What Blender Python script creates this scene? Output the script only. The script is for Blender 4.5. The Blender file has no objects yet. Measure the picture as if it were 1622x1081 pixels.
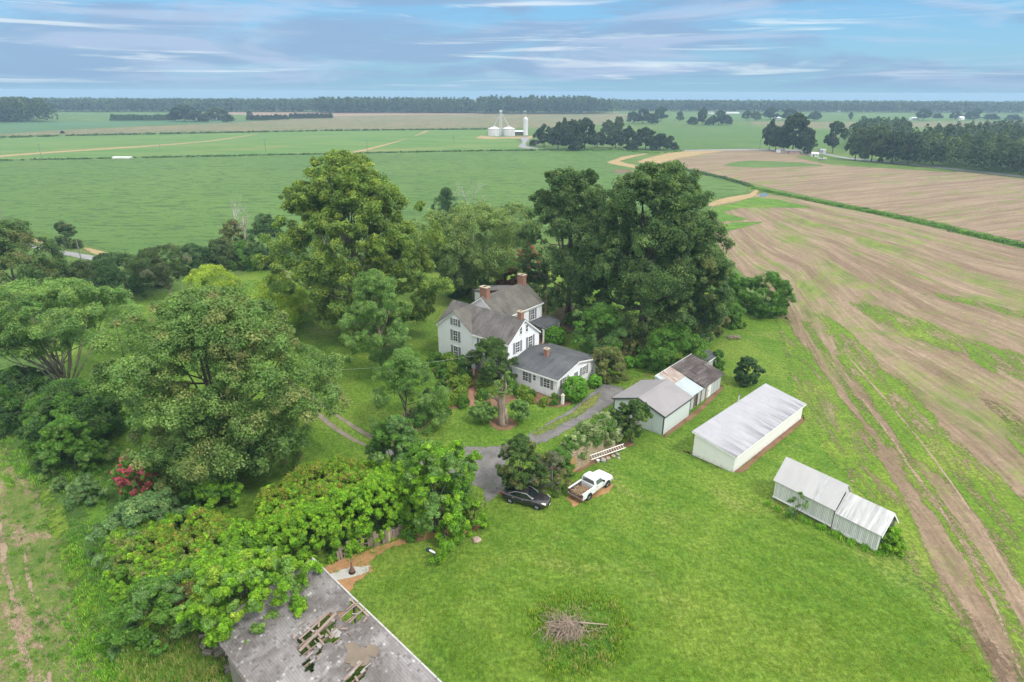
import bpy, bmesh, math, random
import numpy as np
from mathutils import Vector, Matrix
from mathutils.geometry import tessellate_polygon

# ------------------------------------------------------------------ camera, sky, sun
SC = bpy.context.scene
COL = SC.collection
F, HOR, ROLL, H = 1000.0, 146.0, 0.25, 36.5          # focal length and horizon of the 1622 x 1081 photograph, eye height in m
PT = math.atan((540.5 - HOR) / F)
CT, ST = math.cos(PT), math.sin(PT)
RR = math.radians(ROLL)
R3 = Vector((1, 0, 0)); U3 = Vector((0, ST, CT)); D3 = Vector((0, CT, -ST))
cam = bpy.data.cameras.new("camera")
cam_o = bpy.data.objects.new("camera", cam); COL.objects.link(cam_o)
cam.sensor_width = 36.0; cam.lens = 36.0 * F / 1622.0
cam.clip_start = 0.5; cam.clip_end = 20000
rt = R3 * math.cos(RR) + U3 * math.sin(RR); up = U3 * math.cos(RR) - R3 * math.sin(RR); bk = -D3
cam_o.matrix_world = Matrix(((rt.x, up.x, bk.x, 0), (rt.y, up.y, bk.y, 0), (rt.z, up.z, bk.z, H), (0, 0, 0, 1)))
SC.camera = cam_o

SUN = Vector((0.50, -0.42, 0.86)).normalized()
world = bpy.data.worlds.new("World"); SC.world = world; world.use_nodes = True
SKY_STRENGTH = 0.12
SUN_STRENGTH = 1.4
EXPOSURE = 0.87
sun = bpy.data.lights.new("sun", 'SUN'); sun.energy = SUN_STRENGTH; sun.angle = math.radians(10); sun.color = (1.0, 0.95, 0.87)
sun_o = bpy.data.objects.new("sun", sun); COL.objects.link(sun_o)
sun_o.rotation_euler = SUN.to_track_quat('Z', 'Y').to_euler(); sun_o.location = (60, -40, 120)
SC.view_settings.view_transform = 'Standard'; SC.view_settings.look = 'None'
SC.view_settings.exposure = EXPOSURE; SC.view_settings.gamma = 1.0
SC.view_settings.use_curve_mapping = False
SC.cycles.use_denoising = True
SC.cycles.max_bounces = 5; SC.cycles.diffuse_bounces = 4; SC.cycles.glossy_bounces = 2
SC.cycles.transmission_bounces = 3; SC.cycles.transparent_max_bounces = 10; SC.cycles.volume_bounces = 0
SC.cycles.caustics_reflective = False; SC.cycles.caustics_refractive = False

# ------------------------------------------------------------------ node helper
class NT:
    def __init__(s, tree): s.t = tree; s.n = tree.nodes; s.l = tree.links
    def new(s, typ, **kw):
        x = s.n.new(typ)
        for k, v in kw.items(): setattr(x, k, v)
        return x
    def put(s, sock, v):
        if v is None: return
        if isinstance(v, bpy.types.NodeSocket): s.l.new(v, sock)
        elif isinstance(v, (tuple, list)) and sock.type == 'RGBA': sock.default_value = tuple(v)[:3] + (1,)
        else: sock.default_value = v
    def math(s, op, a, b=None, c=None, clamp=False):
        x = s.new('ShaderNodeMath', operation=op, use_clamp=clamp)
        s.put(x.inputs[0], a); s.put(x.inputs[1], b); s.put(x.inputs[2], c)
        return x.outputs[0]
    def obj(s): return s.new('ShaderNodeTexCoord').outputs['Object']
    def uv(s): return s.new('ShaderNodeTexCoord').outputs['UV']
    def geo(s): return s.new('ShaderNodeNewGeometry').outputs['Position']
    def attr(s, name): return s.new('ShaderNodeAttribute', attribute_name=name)
    def map(s, vec, sc=(1, 1, 1), rot=(0, 0, 0), loc=(0, 0, 0)):
        x = s.new('ShaderNodeMapping'); s.put(x.inputs['Vector'], vec)
        x.inputs['Scale'].default_value = sc; x.inputs['Rotation'].default_value = rot; x.inputs['Location'].default_value = loc
        return x.outputs[0]
    def noise(s, vec, scale=1.0, detail=4.0, rough=0.55, dist=0.0):
        x = s.new('ShaderNodeTexNoise'); s.put(x.inputs['Vector'], vec)
        x.inputs['Scale'].default_value = scale; x.inputs['Detail'].default_value = detail
        x.inputs['Roughness'].default_value = rough; x.inputs['Distortion'].default_value = dist
        return x.outputs['Fac']
    def vor(s, vec, scale=1.0, out='Distance'):
        x = s.new('ShaderNodeTexVoronoi'); s.put(x.inputs['Vector'], vec); x.inputs['Scale'].default_value = scale
        return x.outputs[out]
    def ramp(s, fac, stops, interp='LINEAR'):
        x = s.new('ShaderNodeValToRGB'); s.put(x.inputs[0], fac); r = x.color_ramp; r.interpolation = interp
        while len(r.elements) < len(stops): r.elements.new(0.5)
        for e, (p, c) in zip(r.elements, stops):
            e.position = p; e.color = (c, c, c, 1) if not isinstance(c, (tuple, list)) else tuple(c)[:3] + (1,)
        return x.outputs[0]
    def step(s, fac, lo, hi, a=0.0, b=1.0):
        x = s.new('ShaderNodeMapRange', interpolation_type='SMOOTHSTEP'); s.put(x.inputs[0], fac)
        x.inputs[1].default_value = lo; x.inputs[2].default_value = hi; x.inputs[3].default_value = a; x.inputs[4].default_value = b
        return x.outputs[0]
    def mix(s, fac, a, b, mode='MIX'):
        x = s.new('ShaderNodeMix', data_type='RGBA', blend_type=mode)
        s.put(x.inputs[0], fac); s.put(x.inputs[6], a); s.put(x.inputs[7], b)
        return x.outputs[2]
    def bump(s, h, strength=0.5, dist=0.1):
        x = s.new('ShaderNodeBump'); s.put(x.inputs['Height'], h)
        x.inputs['Strength'].default_value = strength; x.inputs['Distance'].default_value = dist
        return x.outputs[0]
    def sep(s, v):
        x = s.new('ShaderNodeSeparateXYZ'); s.put(x.inputs[0], v); return x.outputs
    def comb(s, a, b, c):
        x = s.new('ShaderNodeCombineXYZ'); s.put(x.inputs[0], a); s.put(x.inputs[1], b); s.put(x.inputs[2], c); return x.outputs[0]

def new_mat(name):
    m = bpy.data.materials.new(name); m.use_nodes = True
    n = NT(m.node_tree); b = n.n['Principled BSDF']
    return m, n, b
def setp(n, b, col=None, rough=0.8, spec=0.3, metal=0.0, nrm=None):
    if col is not None: n.put(b.inputs['Base Color'], col)
    n.put(b.inputs['Roughness'], rough); b.inputs['Specular IOR Level'].default_value = spec; b.inputs['Metallic'].default_value = metal
    if nrm is not None: n.put(b.inputs['Normal'], nrm)
def edge_fade(m, n, b, k=0.9, scale=1.2):
    """the sheet's border breaks up into ragged patches: the 'edge' attribute runs from 0 at the outline to 1 inside"""
    e = n.attr('edge').outputs['Fac']
    nz = n.noise(n.geo(), scale, 4, 0.6)
    f = n.math('ADD', e, n.math('MULTIPLY', n.math('SUBTRACT', nz, 0.5), 1.6))
    a = n.step(f, 0.40, 0.40 + 0.25 * k)
    tr = n.new('ShaderNodeBsdfTransparent'); mx = n.new('ShaderNodeMixShader')
    n.put(mx.inputs[0], a); n.l.new(tr.outputs[0], mx.inputs[1]); n.l.new(b.outputs[0], mx.inputs[2])
    n.l.new(mx.outputs[0], n.n['Material Output'].inputs[0])
def band_fade(m, n, b, cover=0.6, rot=0.0):
    e = n.attr('edge').outputs['Fac']; p = n.map(n.geo(), (1, 1, 1), (0, 0, rot))
    st = n.noise(n.map(p, (0.10, 0.55, 1)), 1.0, 6, 0.65, 0.8); fi = n.noise(n.geo(), 2.2, 5, 0.75)
    f = n.math('ADD', n.math('ADD', st, n.math('MULTIPLY', n.math('SUBTRACT', fi, 0.5), 0.55)), n.math('MULTIPLY', n.math('SUBTRACT', e, 1.0), 0.55))
    t = 0.5 - (cover - 0.5) * 0.45
    a = n.step(f, t - 0.06, t + 0.10)
    tr = n.new('ShaderNodeBsdfTransparent'); mx = n.new('ShaderNodeMixShader')
    n.put(mx.inputs[0], a); n.l.new(tr.outputs[0], mx.inputs[1]); n.l.new(b.outputs[0], mx.inputs[2])
    n.l.new(mx.outputs[0], n.n['Material Output'].inputs[0])
def plain(name, col, rough=0.7, spec=0.3, metal=0.0, var=0.12, scale=2.0, bump=0.0):
    m, n, b = new_mat(name)
    f = n.noise(n.obj(), scale, 5)
    c = n.mix(f, tuple(x * (1 - var) for x in col), tuple(min(1, x * (1 + var)) for x in col))
    setp(n, b, c, rough, spec, metal, n.bump(n.noise(n.obj(), scale * 12, 4), bump, 0.02) if bump else None)
    return m

# ------------------------------------------------------------------ world: clear blue under a broken cloud layer
def build_world():
    n = NT(world.node_tree); bg = n.n['Background']
    sky = n.new('ShaderNodeTexSky', sky_type='NISHITA'); sky.sun_disc = False
    sky.sun_elevation = math.asin(SUN.z); sky.sun_rotation = math.atan2(SUN.x, SUN.y)
    sky.altitude = 0; sky.air_density = 1.0; sky.dust_density = 0.6; sky.ozone_density = 2.0
    d = n.new('ShaderNodeTexCoord').outputs['Generated']
    x, y, z = n.sep(d)
    base = n.mix(1.0, sky.outputs[0], (0.50, 0.66, 0.80), 'MULTIPLY')
    deep = n.ramp(n.math('MULTIPLY', z, 5.0), [(0.0, (1.45, 2.45, 3.25)), (0.28, (1.30, 2.60, 3.65)), (0.75, (0.86, 2.30, 3.95)), (1.0, (0.80, 2.15, 3.85))])
    base = n.mix(n.step(z, 0.0, 0.05, 1.0, 0.80), base, deep)
    low = n.step(z, -0.004, 0.022)
    # thin lavender sheets, long and flat
    v1 = n.map(d, (2.0, 2.0, 12.5), (0, 0, 0), (3.1, 0.7, 0.35))
    c1 = n.noise(v1, 1.5, 7, 0.55, 0.7)
    m1 = n.math('MULTIPLY', n.step(c1, 0.42, 0.57), low)
    col = n.mix(n.math('MULTIPLY', m1, 0.80), base, (1.40, 2.08, 3.12))
    # pale bellies and white wisps
    v3 = n.map(d, (1.7, 1.7, 15.0), (0, 0.02, 0), (9.4, 1.0, 2.1))
    c3 = n.noise(v3, 1.8, 7, 0.56, 0.8)
    m3 = n.math('MULTIPLY', n.step(c3, 0.49, 0.64), low)
    col = n.mix(n.math('MULTIPLY', m3, 0.60), col, (2.45, 3.0, 3.95))
    v2 = n.map(d, (1.5, 1.5, 30.0), (0, 0.05, 0), (0.4, 2.0, 1.1))
    c2 = n.noise(v2, 2.3, 7, 0.58, 0.7)
    m2 = n.math('MULTIPLY', n.step(c2, 0.53, 0.70), low)
    col = n.mix(n.math('MULTIPLY', m2, 0.60), col, (4.1, 4.5, 4.7))
    # overhead the layer closes up into bright even grey
    m4 = n.step(z, 0.145, 0.30)
    col = n.mix(n.math('MULTIPLY', m4, 0.92), col, (8.9, 8.9, 8.8))
    n.put(bg.inputs[0], col); bg.inputs[1].default_value = SKY_STRENGTH
build_world()

# ------------------------------------------------------------------ pixel of the photograph -> point of the place
def ray(px, py):
    x = (px - 811) / F; y = (540.5 - py) / F
    x, y = x * math.cos(RR) - y * math.sin(RR), x * math.sin(RR) + y * math.cos(RR)
    return Vector((x, CT + y * ST, -ST + y * CT))
def G(px, py, z=0.0):
    d = ray(px, py); s = (z - H) / d.z
    return Vector((d.x * s, d.y * s, z))
def at_depth(px, py, Y):
    d = ray(px, py); s = Y / d.y
    return Vector((d.x * s, Y, H + d.z * s))
def top_z(pyt, px, Y): return at_depth(px, pyt, Y).z
def span(wpx, Y, z=0.0): return wpx * (Y * CT - (z - H) * ST) / F

# ------------------------------------------------------------------ mesh helpers
def link(name, me, mat=None, parent=None, loc=None, rotz=None):
    o = bpy.data.objects.new(name, me); COL.objects.link(o)
    if mat is not None and me is not None and not me.materials: me.materials.append(mat)
    if parent is not None: o.parent = parent
    if loc is not None: o.location = loc
    if rotz is not None: o.rotation_euler = (0, 0, rotz)
    return o
def tag(o, label=None, cat=None, group=None, kind=None):
    if label: o['label'] = label
    if cat: o['category'] = cat
    if group: o['group'] = group
    if kind: o['kind'] = kind
    return o
def thing(name, label, cat, loc=(0, 0, 0), rotz=0.0, group=None):
    o = bpy.data.objects.new(name, None); COL.objects.link(o)
    o.empty_display_size = 0.3
    o.location = loc; o.rotation_euler = (0, 0, rotz)
    return tag(o, label, cat, group)
def dup(root, loc, rotz=0.0, scale=None, label=None, group=None):
    r = root.copy(); COL.objects.link(r); r.location = loc; r.rotation_euler = (0, 0, rotz)
    if scale is not None: r.scale = scale
    if label: r['label'] = label
    if group: r['group'] = group
    for ch in list(root.children):
        c = ch.copy(); COL.objects.link(c); c.parent = r
        for g in list(ch.children):
            d = g.copy(); COL.objects.link(d); d.parent = c
    return r

class MB:
    def __init__(s): s.v = []; s.f = []
    def add(s, vs, fs):
        k = len(s.v); s.v += [tuple(p) for p in vs]; s.f += [tuple(i + k for i in f) for f in fs]; return s
    def poly(s, pts): return s.add(pts, [tuple(range(len(pts)))])
    def box(s, x0, x1, y0, y1, z0, z1):
        return s.add([(x0,y0,z0),(x1,y0,z0),(x1,y1,z0),(x0,y1,z0),(x0,y0,z1),(x1,y0,z1),(x1,y1,z1),(x0,y1,z1)],
                     [(3,2,1,0),(4,5,6,7),(0,1,5,4),(1,2,6,5),(2,3,7,6),(3,0,4,7)])
    def slab(s, pts, off):
        """a flat polygon given thickness along off"""
        n = len(pts); off = Vector(off)
        vs = [Vector(p) for p in pts] + [Vector(p) + off for p in pts]
        fs = [tuple(range(n)), tuple(range(2*n-1, n-1, -1))] + [(i, i+n, (i+1)%n+n, (i+1)%n) for i in range(n)]
        return s.add(vs, fs)
    def tube(s, pts, rads, n=6, cap=True):
        pts = [Vector(p) for p in pts]; vs = []; fs = []
        for i, p in enumerate(pts):
            t = (pts[min(i+1, len(pts)-1)] - pts[max(i-1, 0)])
            t = t.normalized() if t.length > 1e-9 else Vector((0, 0, 1))
            a = t.cross(Vector((0.31, 0.95, 0.05)));
            if a.length < 1e-3: a = t.cross(Vector((1, 0, 0)))
            a.normalize(); b = t.cross(a)
            r = rads[i] if isinstance(rads, (list, tuple)) else rads
            for k in range(n):
                w = 2 * math.pi * k / n
                vs.append(p + a * (r * math.cos(w)) + b * (r * math.sin(w)))
        for i in range(len(pts) - 1):
            for k in range(n):
                fs.append((i*n+k, i*n+(k+1)%n, (i+1)*n+(k+1)%n, (i+1)*n+k))
        if cap: fs += [tuple(range(n-1, -1, -1)), tuple(range((len(pts)-1)*n, len(pts)*n))]
        return s.add(vs, fs)
    def lathe(s, prof, n=16, c=(0, 0, 0), axis='z'):
        vs = []; fs = []
        for r, h in prof:
            for k in range(n):
                w = 2 * math.pi * k / n; a, b = r * math.cos(w), r * math.sin(w)
                q = (a, b, h) if axis == 'z' else (a, h, b)
                vs.append((q[0]+c[0], q[1]+c[1], q[2]+c[2]))
        for i in range(len(prof)-1):
            for k in range(n): fs.append((i*n+k, i*n+(k+1)%n, (i+1)*n+(k+1)%n, (i+1)*n+k))
        fs += [tuple(range(n-1, -1, -1)), tuple(range((len(prof)-1)*n, len(prof)*n))]
        return s.add(vs, fs)
    def mesh(s, name, mat=None, smooth=False):
        me = bpy.data.meshes.new(name); me.from_pydata(s.v, [], s.f)
        bm = bmesh.new(); bm.from_mesh(me); bmesh.ops.recalc_face_normals(bm, faces=bm.faces); bm.to_mesh(me); bm.free()
        if mat: me.materials.append(mat)
        if smooth:
            for p in me.polygons: p.use_smooth = True
        return me
    def build(s, name, mat, parent=None, smooth=False, loc=None, rotz=None):
        return link(name, s.mesh(name, mat, smooth), None, parent, loc, rotz)

def arr_mesh(name, V, Q, mat, tint=None, smooth=False):
    """big quad meshes straight from numpy arrays"""
    me = bpy.data.meshes.new(name)
    V = np.ascontiguousarray(V, np.float32); Q = np.ascontiguousarray(Q, np.int32)
    me.vertices.add(len(V)); me.vertices.foreach_set('co', V.ravel())
    me.loops.add(Q.size); me.loops.foreach_set('vertex_index', Q.ravel())
    me.polygons.add(len(Q)); me.polygons.foreach_set('loop_start', np.arange(0, Q.size, Q.shape[1], dtype=np.int32))
    if tint is not None:
        a = me.attributes.new('tint', 'FLOAT_COLOR', 'POINT')
        a.data.foreach_set('color', np.c_[tint, np.ones(len(tint))].astype(np.float32).ravel())
    me.update(calc_edges=True)
    if mat: me.materials.append(mat)
    if smooth: me.polygons.foreach_set('use_smooth', np.ones(len(Q), bool))
    return me

# ------------------------------------------------------------------ ground sheets
def resample(pts, step, rng=None, jit=0.0):
    out = []
    n = len(pts)
    for i in range(n):
        p0, p1, p2, p3 = (pts[(i+k-1) % n] for k in range(4))
        L = (p2 - p1).length; m = max(1, int(L / step))
        for k in range(m):
            t = k / m
            q = 0.5 * ((2*p1) + (p2-p0)*t + (2*p0-5*p1+4*p2-p3)*t*t + (3*p1-p0-3*p2+p3)*t**3)
            lin = p1.lerp(p2, t)
            q = q.lerp(lin, 0.4)
            out.append(q)
    if jit and rng is not None:
        nn = len(out); w = np.zeros(nn)
        for f in (3, 7, 13, 29, 53):
            w += np.sin(np.linspace(0, 2*math.pi*f, nn, endpoint=False) + rng.uniform(0, 6.28)) / (f ** 0.4)
        res = []
        for i in range(nn):
            t = out[(i+1) % nn] - out[i-1]; nr = Vector((-t.y, t.x, 0))
            if nr.length > 1e-6: nr.normalize()
            res.append(out[i] + nr * (w[i] * jit * 0.4))
        out = res
    return out
def area2(p): return sum(p[i].x*p[(i+1) % len(p)].y - p[(i+1) % len(p)].x*p[i].y for i in range(len(p)))
def sheet(name, px, z, mat, fade=1.0, step=3.0, jit=0.5, seed=1, world_pts=False, kind='structure'):
    pts = [Vector((p[0], p[1], 0)) if world_pts else G(*p) for p in px]
    if area2(pts) < 0: pts = pts[::-1]
    o = resample(pts, step, np.random.default_rng(seed), jit)
    n = len(o); inner = []
    A_ = np.array([(p.x, p.y) for p in o]); D_ = np.linalg.norm(A_[:, None] - A_[None], axis=2)
    seg = np.linalg.norm(np.roll(A_, -1, 0) - A_, axis=1); cum = np.r_[0, np.cumsum(seg)[:-1]]; tot = seg.sum()
    ad = np.abs(cum[:, None] - cum[None]); ad = np.minimum(ad, tot - ad)
    D_[ad < 1e-6] = 1e9; D_[D_ > 0.75 * ad] = 1e9
    wid = D_.min(1)
    for i in range(n):
        t = o[(i+1) % n] - o[i-1]; nr = Vector((-t.y, t.x, 0))
        if nr.length > 1e-6: nr.normalize()
        inner.append(o[i] + nr * min(fade, 0.30 * float(wid[i])))
    V = [(p.x, p.y, z) for p in o] + [(p.x, p.y, z) for p in inner]
    Fc = [(i, (i+1) % n, (i+1) % n + n, i + n) for i in range(n)]
    for t in tessellate_polygon([[Vector((p.x, p.y, 0)) for p in inner]]):
        Fc.append(tuple(i + n for i in t))
    me = bpy.data.meshes.new(name); me.from_pydata(V, [], Fc)
    a = me.attributes.new('edge', 'FLOAT', 'POINT'); a.data.foreach_set('value', [0.0]*n + [1.0]*n)
    for p in me.polygons:
        if p.normal.z < 0: p.flip()
    ob = link(name, me, mat); tag(ob, kind=kind)
    return ob

def grass_mat(name, c0, c1, c2, c3, big=0.05, swirl=0.0, fade=True, rough=0.9, bump=0.6, streak=None, band=None):
    """c0..c3: dark, mid, light, dry"""
    m, n, b = new_mat(name); p = n.geo()
    f1 = n.noise(p, big, 5, 0.6, 0.6)
    f2 = n.noise(n.map(p, (1, 1, 1), (0, 0, 0.6)), 0.35, 6, 0.65, 1.2)
    f3 = n.noise(p, 2.6, 5, 0.75)
    f4 = n.noise(n.map(p, (1.0, 0.25, 1), (0, 0, 0.7)), 6.0, 3, 0.7)
    a = n.mix(n.step(f2, 0.3, 0.72), c0, c1)
    a = n.mix(n.step(f1, 0.42, 0.70), a, c2)
    dry = n.math('MULTIPLY', n.step(n.noise(n.map(p, (1, 1, 1), (0, 0, 0), (40, 9, 0)), 0.11, 5, 0.62, 0.8), 0.54, 0.74), n.step(f3, 0.35, 0.65))
    a = n.mix(n.math('MULTIPLY', dry, 0.65), a, c3)
    if streak:
        wv = n.new('ShaderNodeTexWave', wave_type='BANDS', bands_direction='Y'); n.put(wv.inputs['Vector'], n.map(p, (1, 1, 1), (0, 0, streak)))
        wv.inputs['Scale'].default_value = 0.16; wv.inputs['Distortion'].default_value = 5.0; wv.inputs['Detail'].default_value = 3; wv.inputs['Detail Scale'].default_value = 0.25
        a = n.mix(n.math('MULTIPLY', n.step(wv.outputs['Fac'], 0.35, 0.65), 0.16), a, c2)
        s = n.noise(n.map(n.map(p, (1, 1, 1), (0, 0, streak)), (0.05, 0.6, 1)), 1.0, 4, 0.6, 1.5)
        a = n.mix(n.math('MULTIPLY', n.step(s, 0.50, 0.70), 0.40), a, c2)
    f5 = n.noise(n.map(p, (0.5, 1.3, 1), (0, 0, 0.5)), 1.1, 7, 0.82, 2.0)
    a = n.mix(0.5, a, n.mix(n.step(f5, 0.35, 0.66), (0.62, 0.68, 0.58), (1.36, 1.28, 1.4)), 'MULTIPLY')
    g = n.math('MULTIPLY', f3, n.math('ADD', f4, 0.5))
    a = n.mix(0.70, a, n.mix(n.step(g, 0.3, 0.72), (0.45, 0.50, 0.42), (1.55, 1.5, 1.4)), 'MULTIPLY')
    setp(n, b, a, rough, 0.15, 0, n.bump(g, bump, 0.15))
    if band: band_fade(m, n, b, *band)
    elif fade: edge_fade(m, n, b)
    return m
M = {}
M['meadow'] = grass_mat('meadow_grass', (0.052, 0.105, 0.022), (0.085, 0.16, 0.03), (0.12, 0.18, 0.045), (0.19, 0.17, 0.08), 0.03, fade=False)
M['lawn'] = grass_mat('mown_lawn', (0.066, 0.145, 0.014), (0.104, 0.192, 0.020), (0.150, 0.222, 0.034), (0.25, 0.225, 0.085), 0.09, streak=0.75)
M['weedy'] = grass_mat('weedy_grass', (0.055, 0.14, 0.018), (0.09, 0.19, 0.022), (0.14, 0.23, 0.03), (0.26, 0.20, 0.10), 0.10)
M['verge'] = grass_mat('verge_grass', (0.06, 0.12, 0.02), (0.09, 0.165, 0.028), (0.13, 0.19, 0.04), (0.22, 0.17, 0.09), 0.08)
M['far_green'] = grass_mat('far_green_field', (0.060, 0.128, 0.03), (0.078, 0.152, 0.035), (0.10, 0.17, 0.042), (0.15, 0.16, 0.07), 0.01)

def soy_mat(name, dark, mid, light, rot, rowf):
    m, n, b = new_mat(name); p = n.map(n.geo(), (1, 1, 1), (0, 0, rot))
    big = n.noise(n.geo(), 0.012, 4, 0.6, 0.5)
    a = n.mix(n.step(big, 0.35, 0.65), mid, light)
    lanes = n.noise(n.map(p, (0.02, rowf, 1)), 1.0, 3, 0.6, 0.6)
    a = n.mix(n.math('MULTIPLY', n.step(lanes, 0.50, 0.62), 0.30), a, light)
    gaps = n.noise(n.map(p, (0.15, rowf * 1.0, 1), (0, 0, 0), (5, 3, 0)), 1.0, 5, 0.62, 0.9)
    a = n.mix(n.math('MULTIPLY', n.step(gaps, 0.50, 0.62), 0.70), a, dark)
    fine = n.noise(n.map(p, (0.9, 2.4, 1)), 1.0, 4, 0.7)
    a = n.mix(0.5, a, n.mix(n.step(fine, 0.3, 0.7), (0.6, 0.62, 0.6), (1.4, 1.38, 1.4)), 'MULTIPLY')
    setp(n, b, a, 0.85, 0.2, 0, n.bump(n.math('ADD', fine, n.math('MULTIPLY', gaps, -2.0)), 0.7, 0.4))
    edge_fade(m, n, b, 0.6, 0.5)
    return m
M['soy'] = soy_mat('soybean_rows', (0.026, 0.064, 0.014), (0.074, 0.150, 0.028), (0.092, 0.172, 0.034), 0.05, 0.40)
M['soy2'] = soy_mat('teal_crop_rows', (0.03, 0.09, 0.035), (0.055, 0.135, 0.05), (0.07, 0.15, 0.06), 0.05, 0.3)
M['corn'] = soy_mat('tasselled_corn', (0.06, 0.09, 0.035), (0.135, 0.140, 0.055), (0.185, 0.155, 0.075), 0.08, 0.08)
M['pinkfield'] = soy_mat('far_bare_field', (0.15, 0.11, 0.07), (0.23, 0.165, 0.105), (0.28, 0.20, 0.14), 0.08, 0.06)
def hay_mat():
    m, n, b = new_mat('hay_field'); p = n.geo()
    q = n.map(p, (1, 1, 1), (0, 0, -0.70))
    f1 = n.noise(n.map(q, (0.004, 0.03, 1)), 1.0, 5, 0.6, 0.5)
    f2 = n.noise(n.map(p, (0.02, 0.06, 1)), 1.0, 5, 0.6, 0.6)
    a = n.mix(n.step(f2, 0.35, 0.65), (0.072, 0.160, 0.032), (0.115, 0.188, 0.044))
    a = n.mix(n.math('MULTIPLY', n.step(f1, 0.56, 0.70), 0.75), a, (0.23, 0.185, 0.075))
    # single straight wheel track across the field
    setp(n, b, a, 0.9, 0.15, 0, n.bump(n.noise(p, 1.0, 3), 0.4, 0.2)); edge_fade(m, n, b, 0.6, 0.3)
    return m
M['hay'] = hay_mat()
def stubble_mat(name, rot, uv=False, green=0.5, brown=1.0, fade=True):
    m, n, b = new_mat(name)
    if uv: q = n.uv(); sx, sy = 1.0, 1.0
    else: q = n.map(n.geo(), (1, 1, 1), (0, 0, rot))
    long_ = n.noise(n.map(q, (0.016, 0.24, 1)), 1.0, 8, 0.68, 0.7)
    long2 = n.noise(n.map(q, (0.030, 0.50, 1), (0, 0, 0), (7, 3, 0)), 1.0, 5, 0.6, 0.5)
    rows = n.noise(n.map(q, (0.08, 2.2, 1)), 1.0, 4, 0.75, 0.2)
    fine = n.noise(n.geo(), 3.0, 4, 0.8)
    a = n.mix(n.step(long_, 0.38, 0.62), (0.172 * brown, 0.124 * brown, 0.084 * brown), (0.245 * brown, 0.186 * brown, 0.130 * brown))
    a = n.mix(n.math('MULTIPLY', n.step(long2, 0.52, 0.68), 0.55), a, (0.31 * brown, 0.240 * brown, 0.168 * brown))
    gm = n.noise(n.map(q, (0.022, 0.12, 1), (0, 0, 0), (21, 4, 0)), 1.0, 6, 0.66, 1.0)
    gm2 = n.noise(n.geo(), 0.10, 6, 0.7, 1.0)
    gmask = n.step(n.math('ADD', n.math('ADD', n.math('MULTIPLY', gm, 0.6), n.math('MULTIPLY', gm2, 0.4)), n.math('MULTIPLY', n.math('SUBTRACT', fine, 0.5), 0.45)), 0.66 - 0.22 * green, 0.78 - 0.22 * green)
    clod = n.noise(n.geo(), 0.9, 5, 0.8, 0.5)
    a = n.mix(0.5, a, n.mix(n.step(clod, 0.3, 0.7), (0.68, 0.66, 0.64), (1.3, 1.3, 1.3)), 'MULTIPLY')
    gcol = n.mix(n.step(n.noise(q, 0.2, 4), 0.35, 0.65), (0.085, 0.155, 0.022), (0.150, 0.215, 0.032))
    a = n.mix(n.math('MULTIPLY', gmask, 0.82), a, gcol)
    g = n.math('MULTIPLY', n.math('ADD', rows, 0.25), n.math('ADD', fine, 0.3))
    a = n.mix(0.65, a, n.mix(n.step(g, 0.28, 0.85), (0.48, 0.47, 0.46), (1.5, 1.5, 1.5)), 'MULTIPLY')
    setp(n, b, a, 0.95, 0.1, 0, n.bump(g, 0.7, 0.15))
    if fade: edge_fade(m, n, b, 0.8, 0.8)
    return m
M['stubble'] = stubble_mat('stubble_soil', -0.46, green=0.62, brown=1.0)
M['stubble_near'] = stubble_mat('stubble_with_weeds', 0, uv=True, green=0.80)
def strip_mat():
    m, n, b = new_mat('weedy_stubble_strip'); p = n.geo(); q = n.map(p, (1, 1, 1), (0, 0, 0.795))
    f = n.noise(n.map(q, (0.16, 0.42, 1)), 1.0, 8, 0.72, 0.6); fi = n.noise(p, 1.6, 6, 0.8); fn = n.noise(p, 6.0, 4, 0.8); r = n.noise(n.map(q, (0.2, 1.6, 1)), 1.0, 3, 0.6)
    soil = n.mix(n.step(fi, 0.35, 0.65), (0.22, 0.150, 0.100), (0.38, 0.285, 0.20)); soil = n.mix(n.math('MULTIPLY', n.step(r, 0.52, 0.66), 0.5), soil, (0.44, 0.34, 0.24))
    green = n.mix(n.step(n.noise(p, 0.5, 5, 0.7), 0.35, 0.65), (0.070, 0.150, 0.020), (0.135, 0.200, 0.035))
    g = n.math('ADD', f, n.math('MULTIPLY', n.math('SUBTRACT', fi, 0.5), 0.9))
    a = n.mix(n.math('MULTIPLY', n.step(g, 0.36, 0.52), 0.9), soil, green)
    a = n.mix(0.6, a, n.mix(n.step(fn, 0.32, 0.68), (0.55, 0.55, 0.55), (1.45, 1.45, 1.45)), 'MULTIPLY')
    setp(n, b, a, 0.95, 0.1, 0, n.bump(n.math('ADD', fn, fi), 0.8, 0.15)); edge_fade(m, n, b, 1.2, 0.7); return m
M['stubble_left'] = strip_mat()
def soil_mat(name, c0, c1, c2, scale=1.0, bump=0.6, fade=True, band=None):
    m, n, b = new_mat(name); p = n.geo()
    f = n.noise(p, 0.5 * scale, 6, 0.65, 0.6); g = n.noise(p, 6 * scale, 5, 0.8)
    a = n.mix(n.step(f, 0.3, 0.7), c0, c1); a = n.mix(n.step(g, 0.52, 0.75), a, c2)
    setp(n, b, a, 0.95, 0.1, 0, n.bump(g, bump, 0.08))
    if band: band_fade(m, n, b, *band)
    elif fade: edge_fade(m, n, b, 0.8, 1.6)
    return m
M['gravel'] = soil_mat('grey_gravel', (0.125, 0.12, 0.118), (0.205, 0.195, 0.19), (0.33, 0.315, 0.30), 1.3, 0.9)
M['track'] = soil_mat('brown_gravel_track', (0.17, 0.145, 0.115), (0.25, 0.215, 0.17), (0.33, 0.29, 0.24), 1.3, 0.8)
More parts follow.
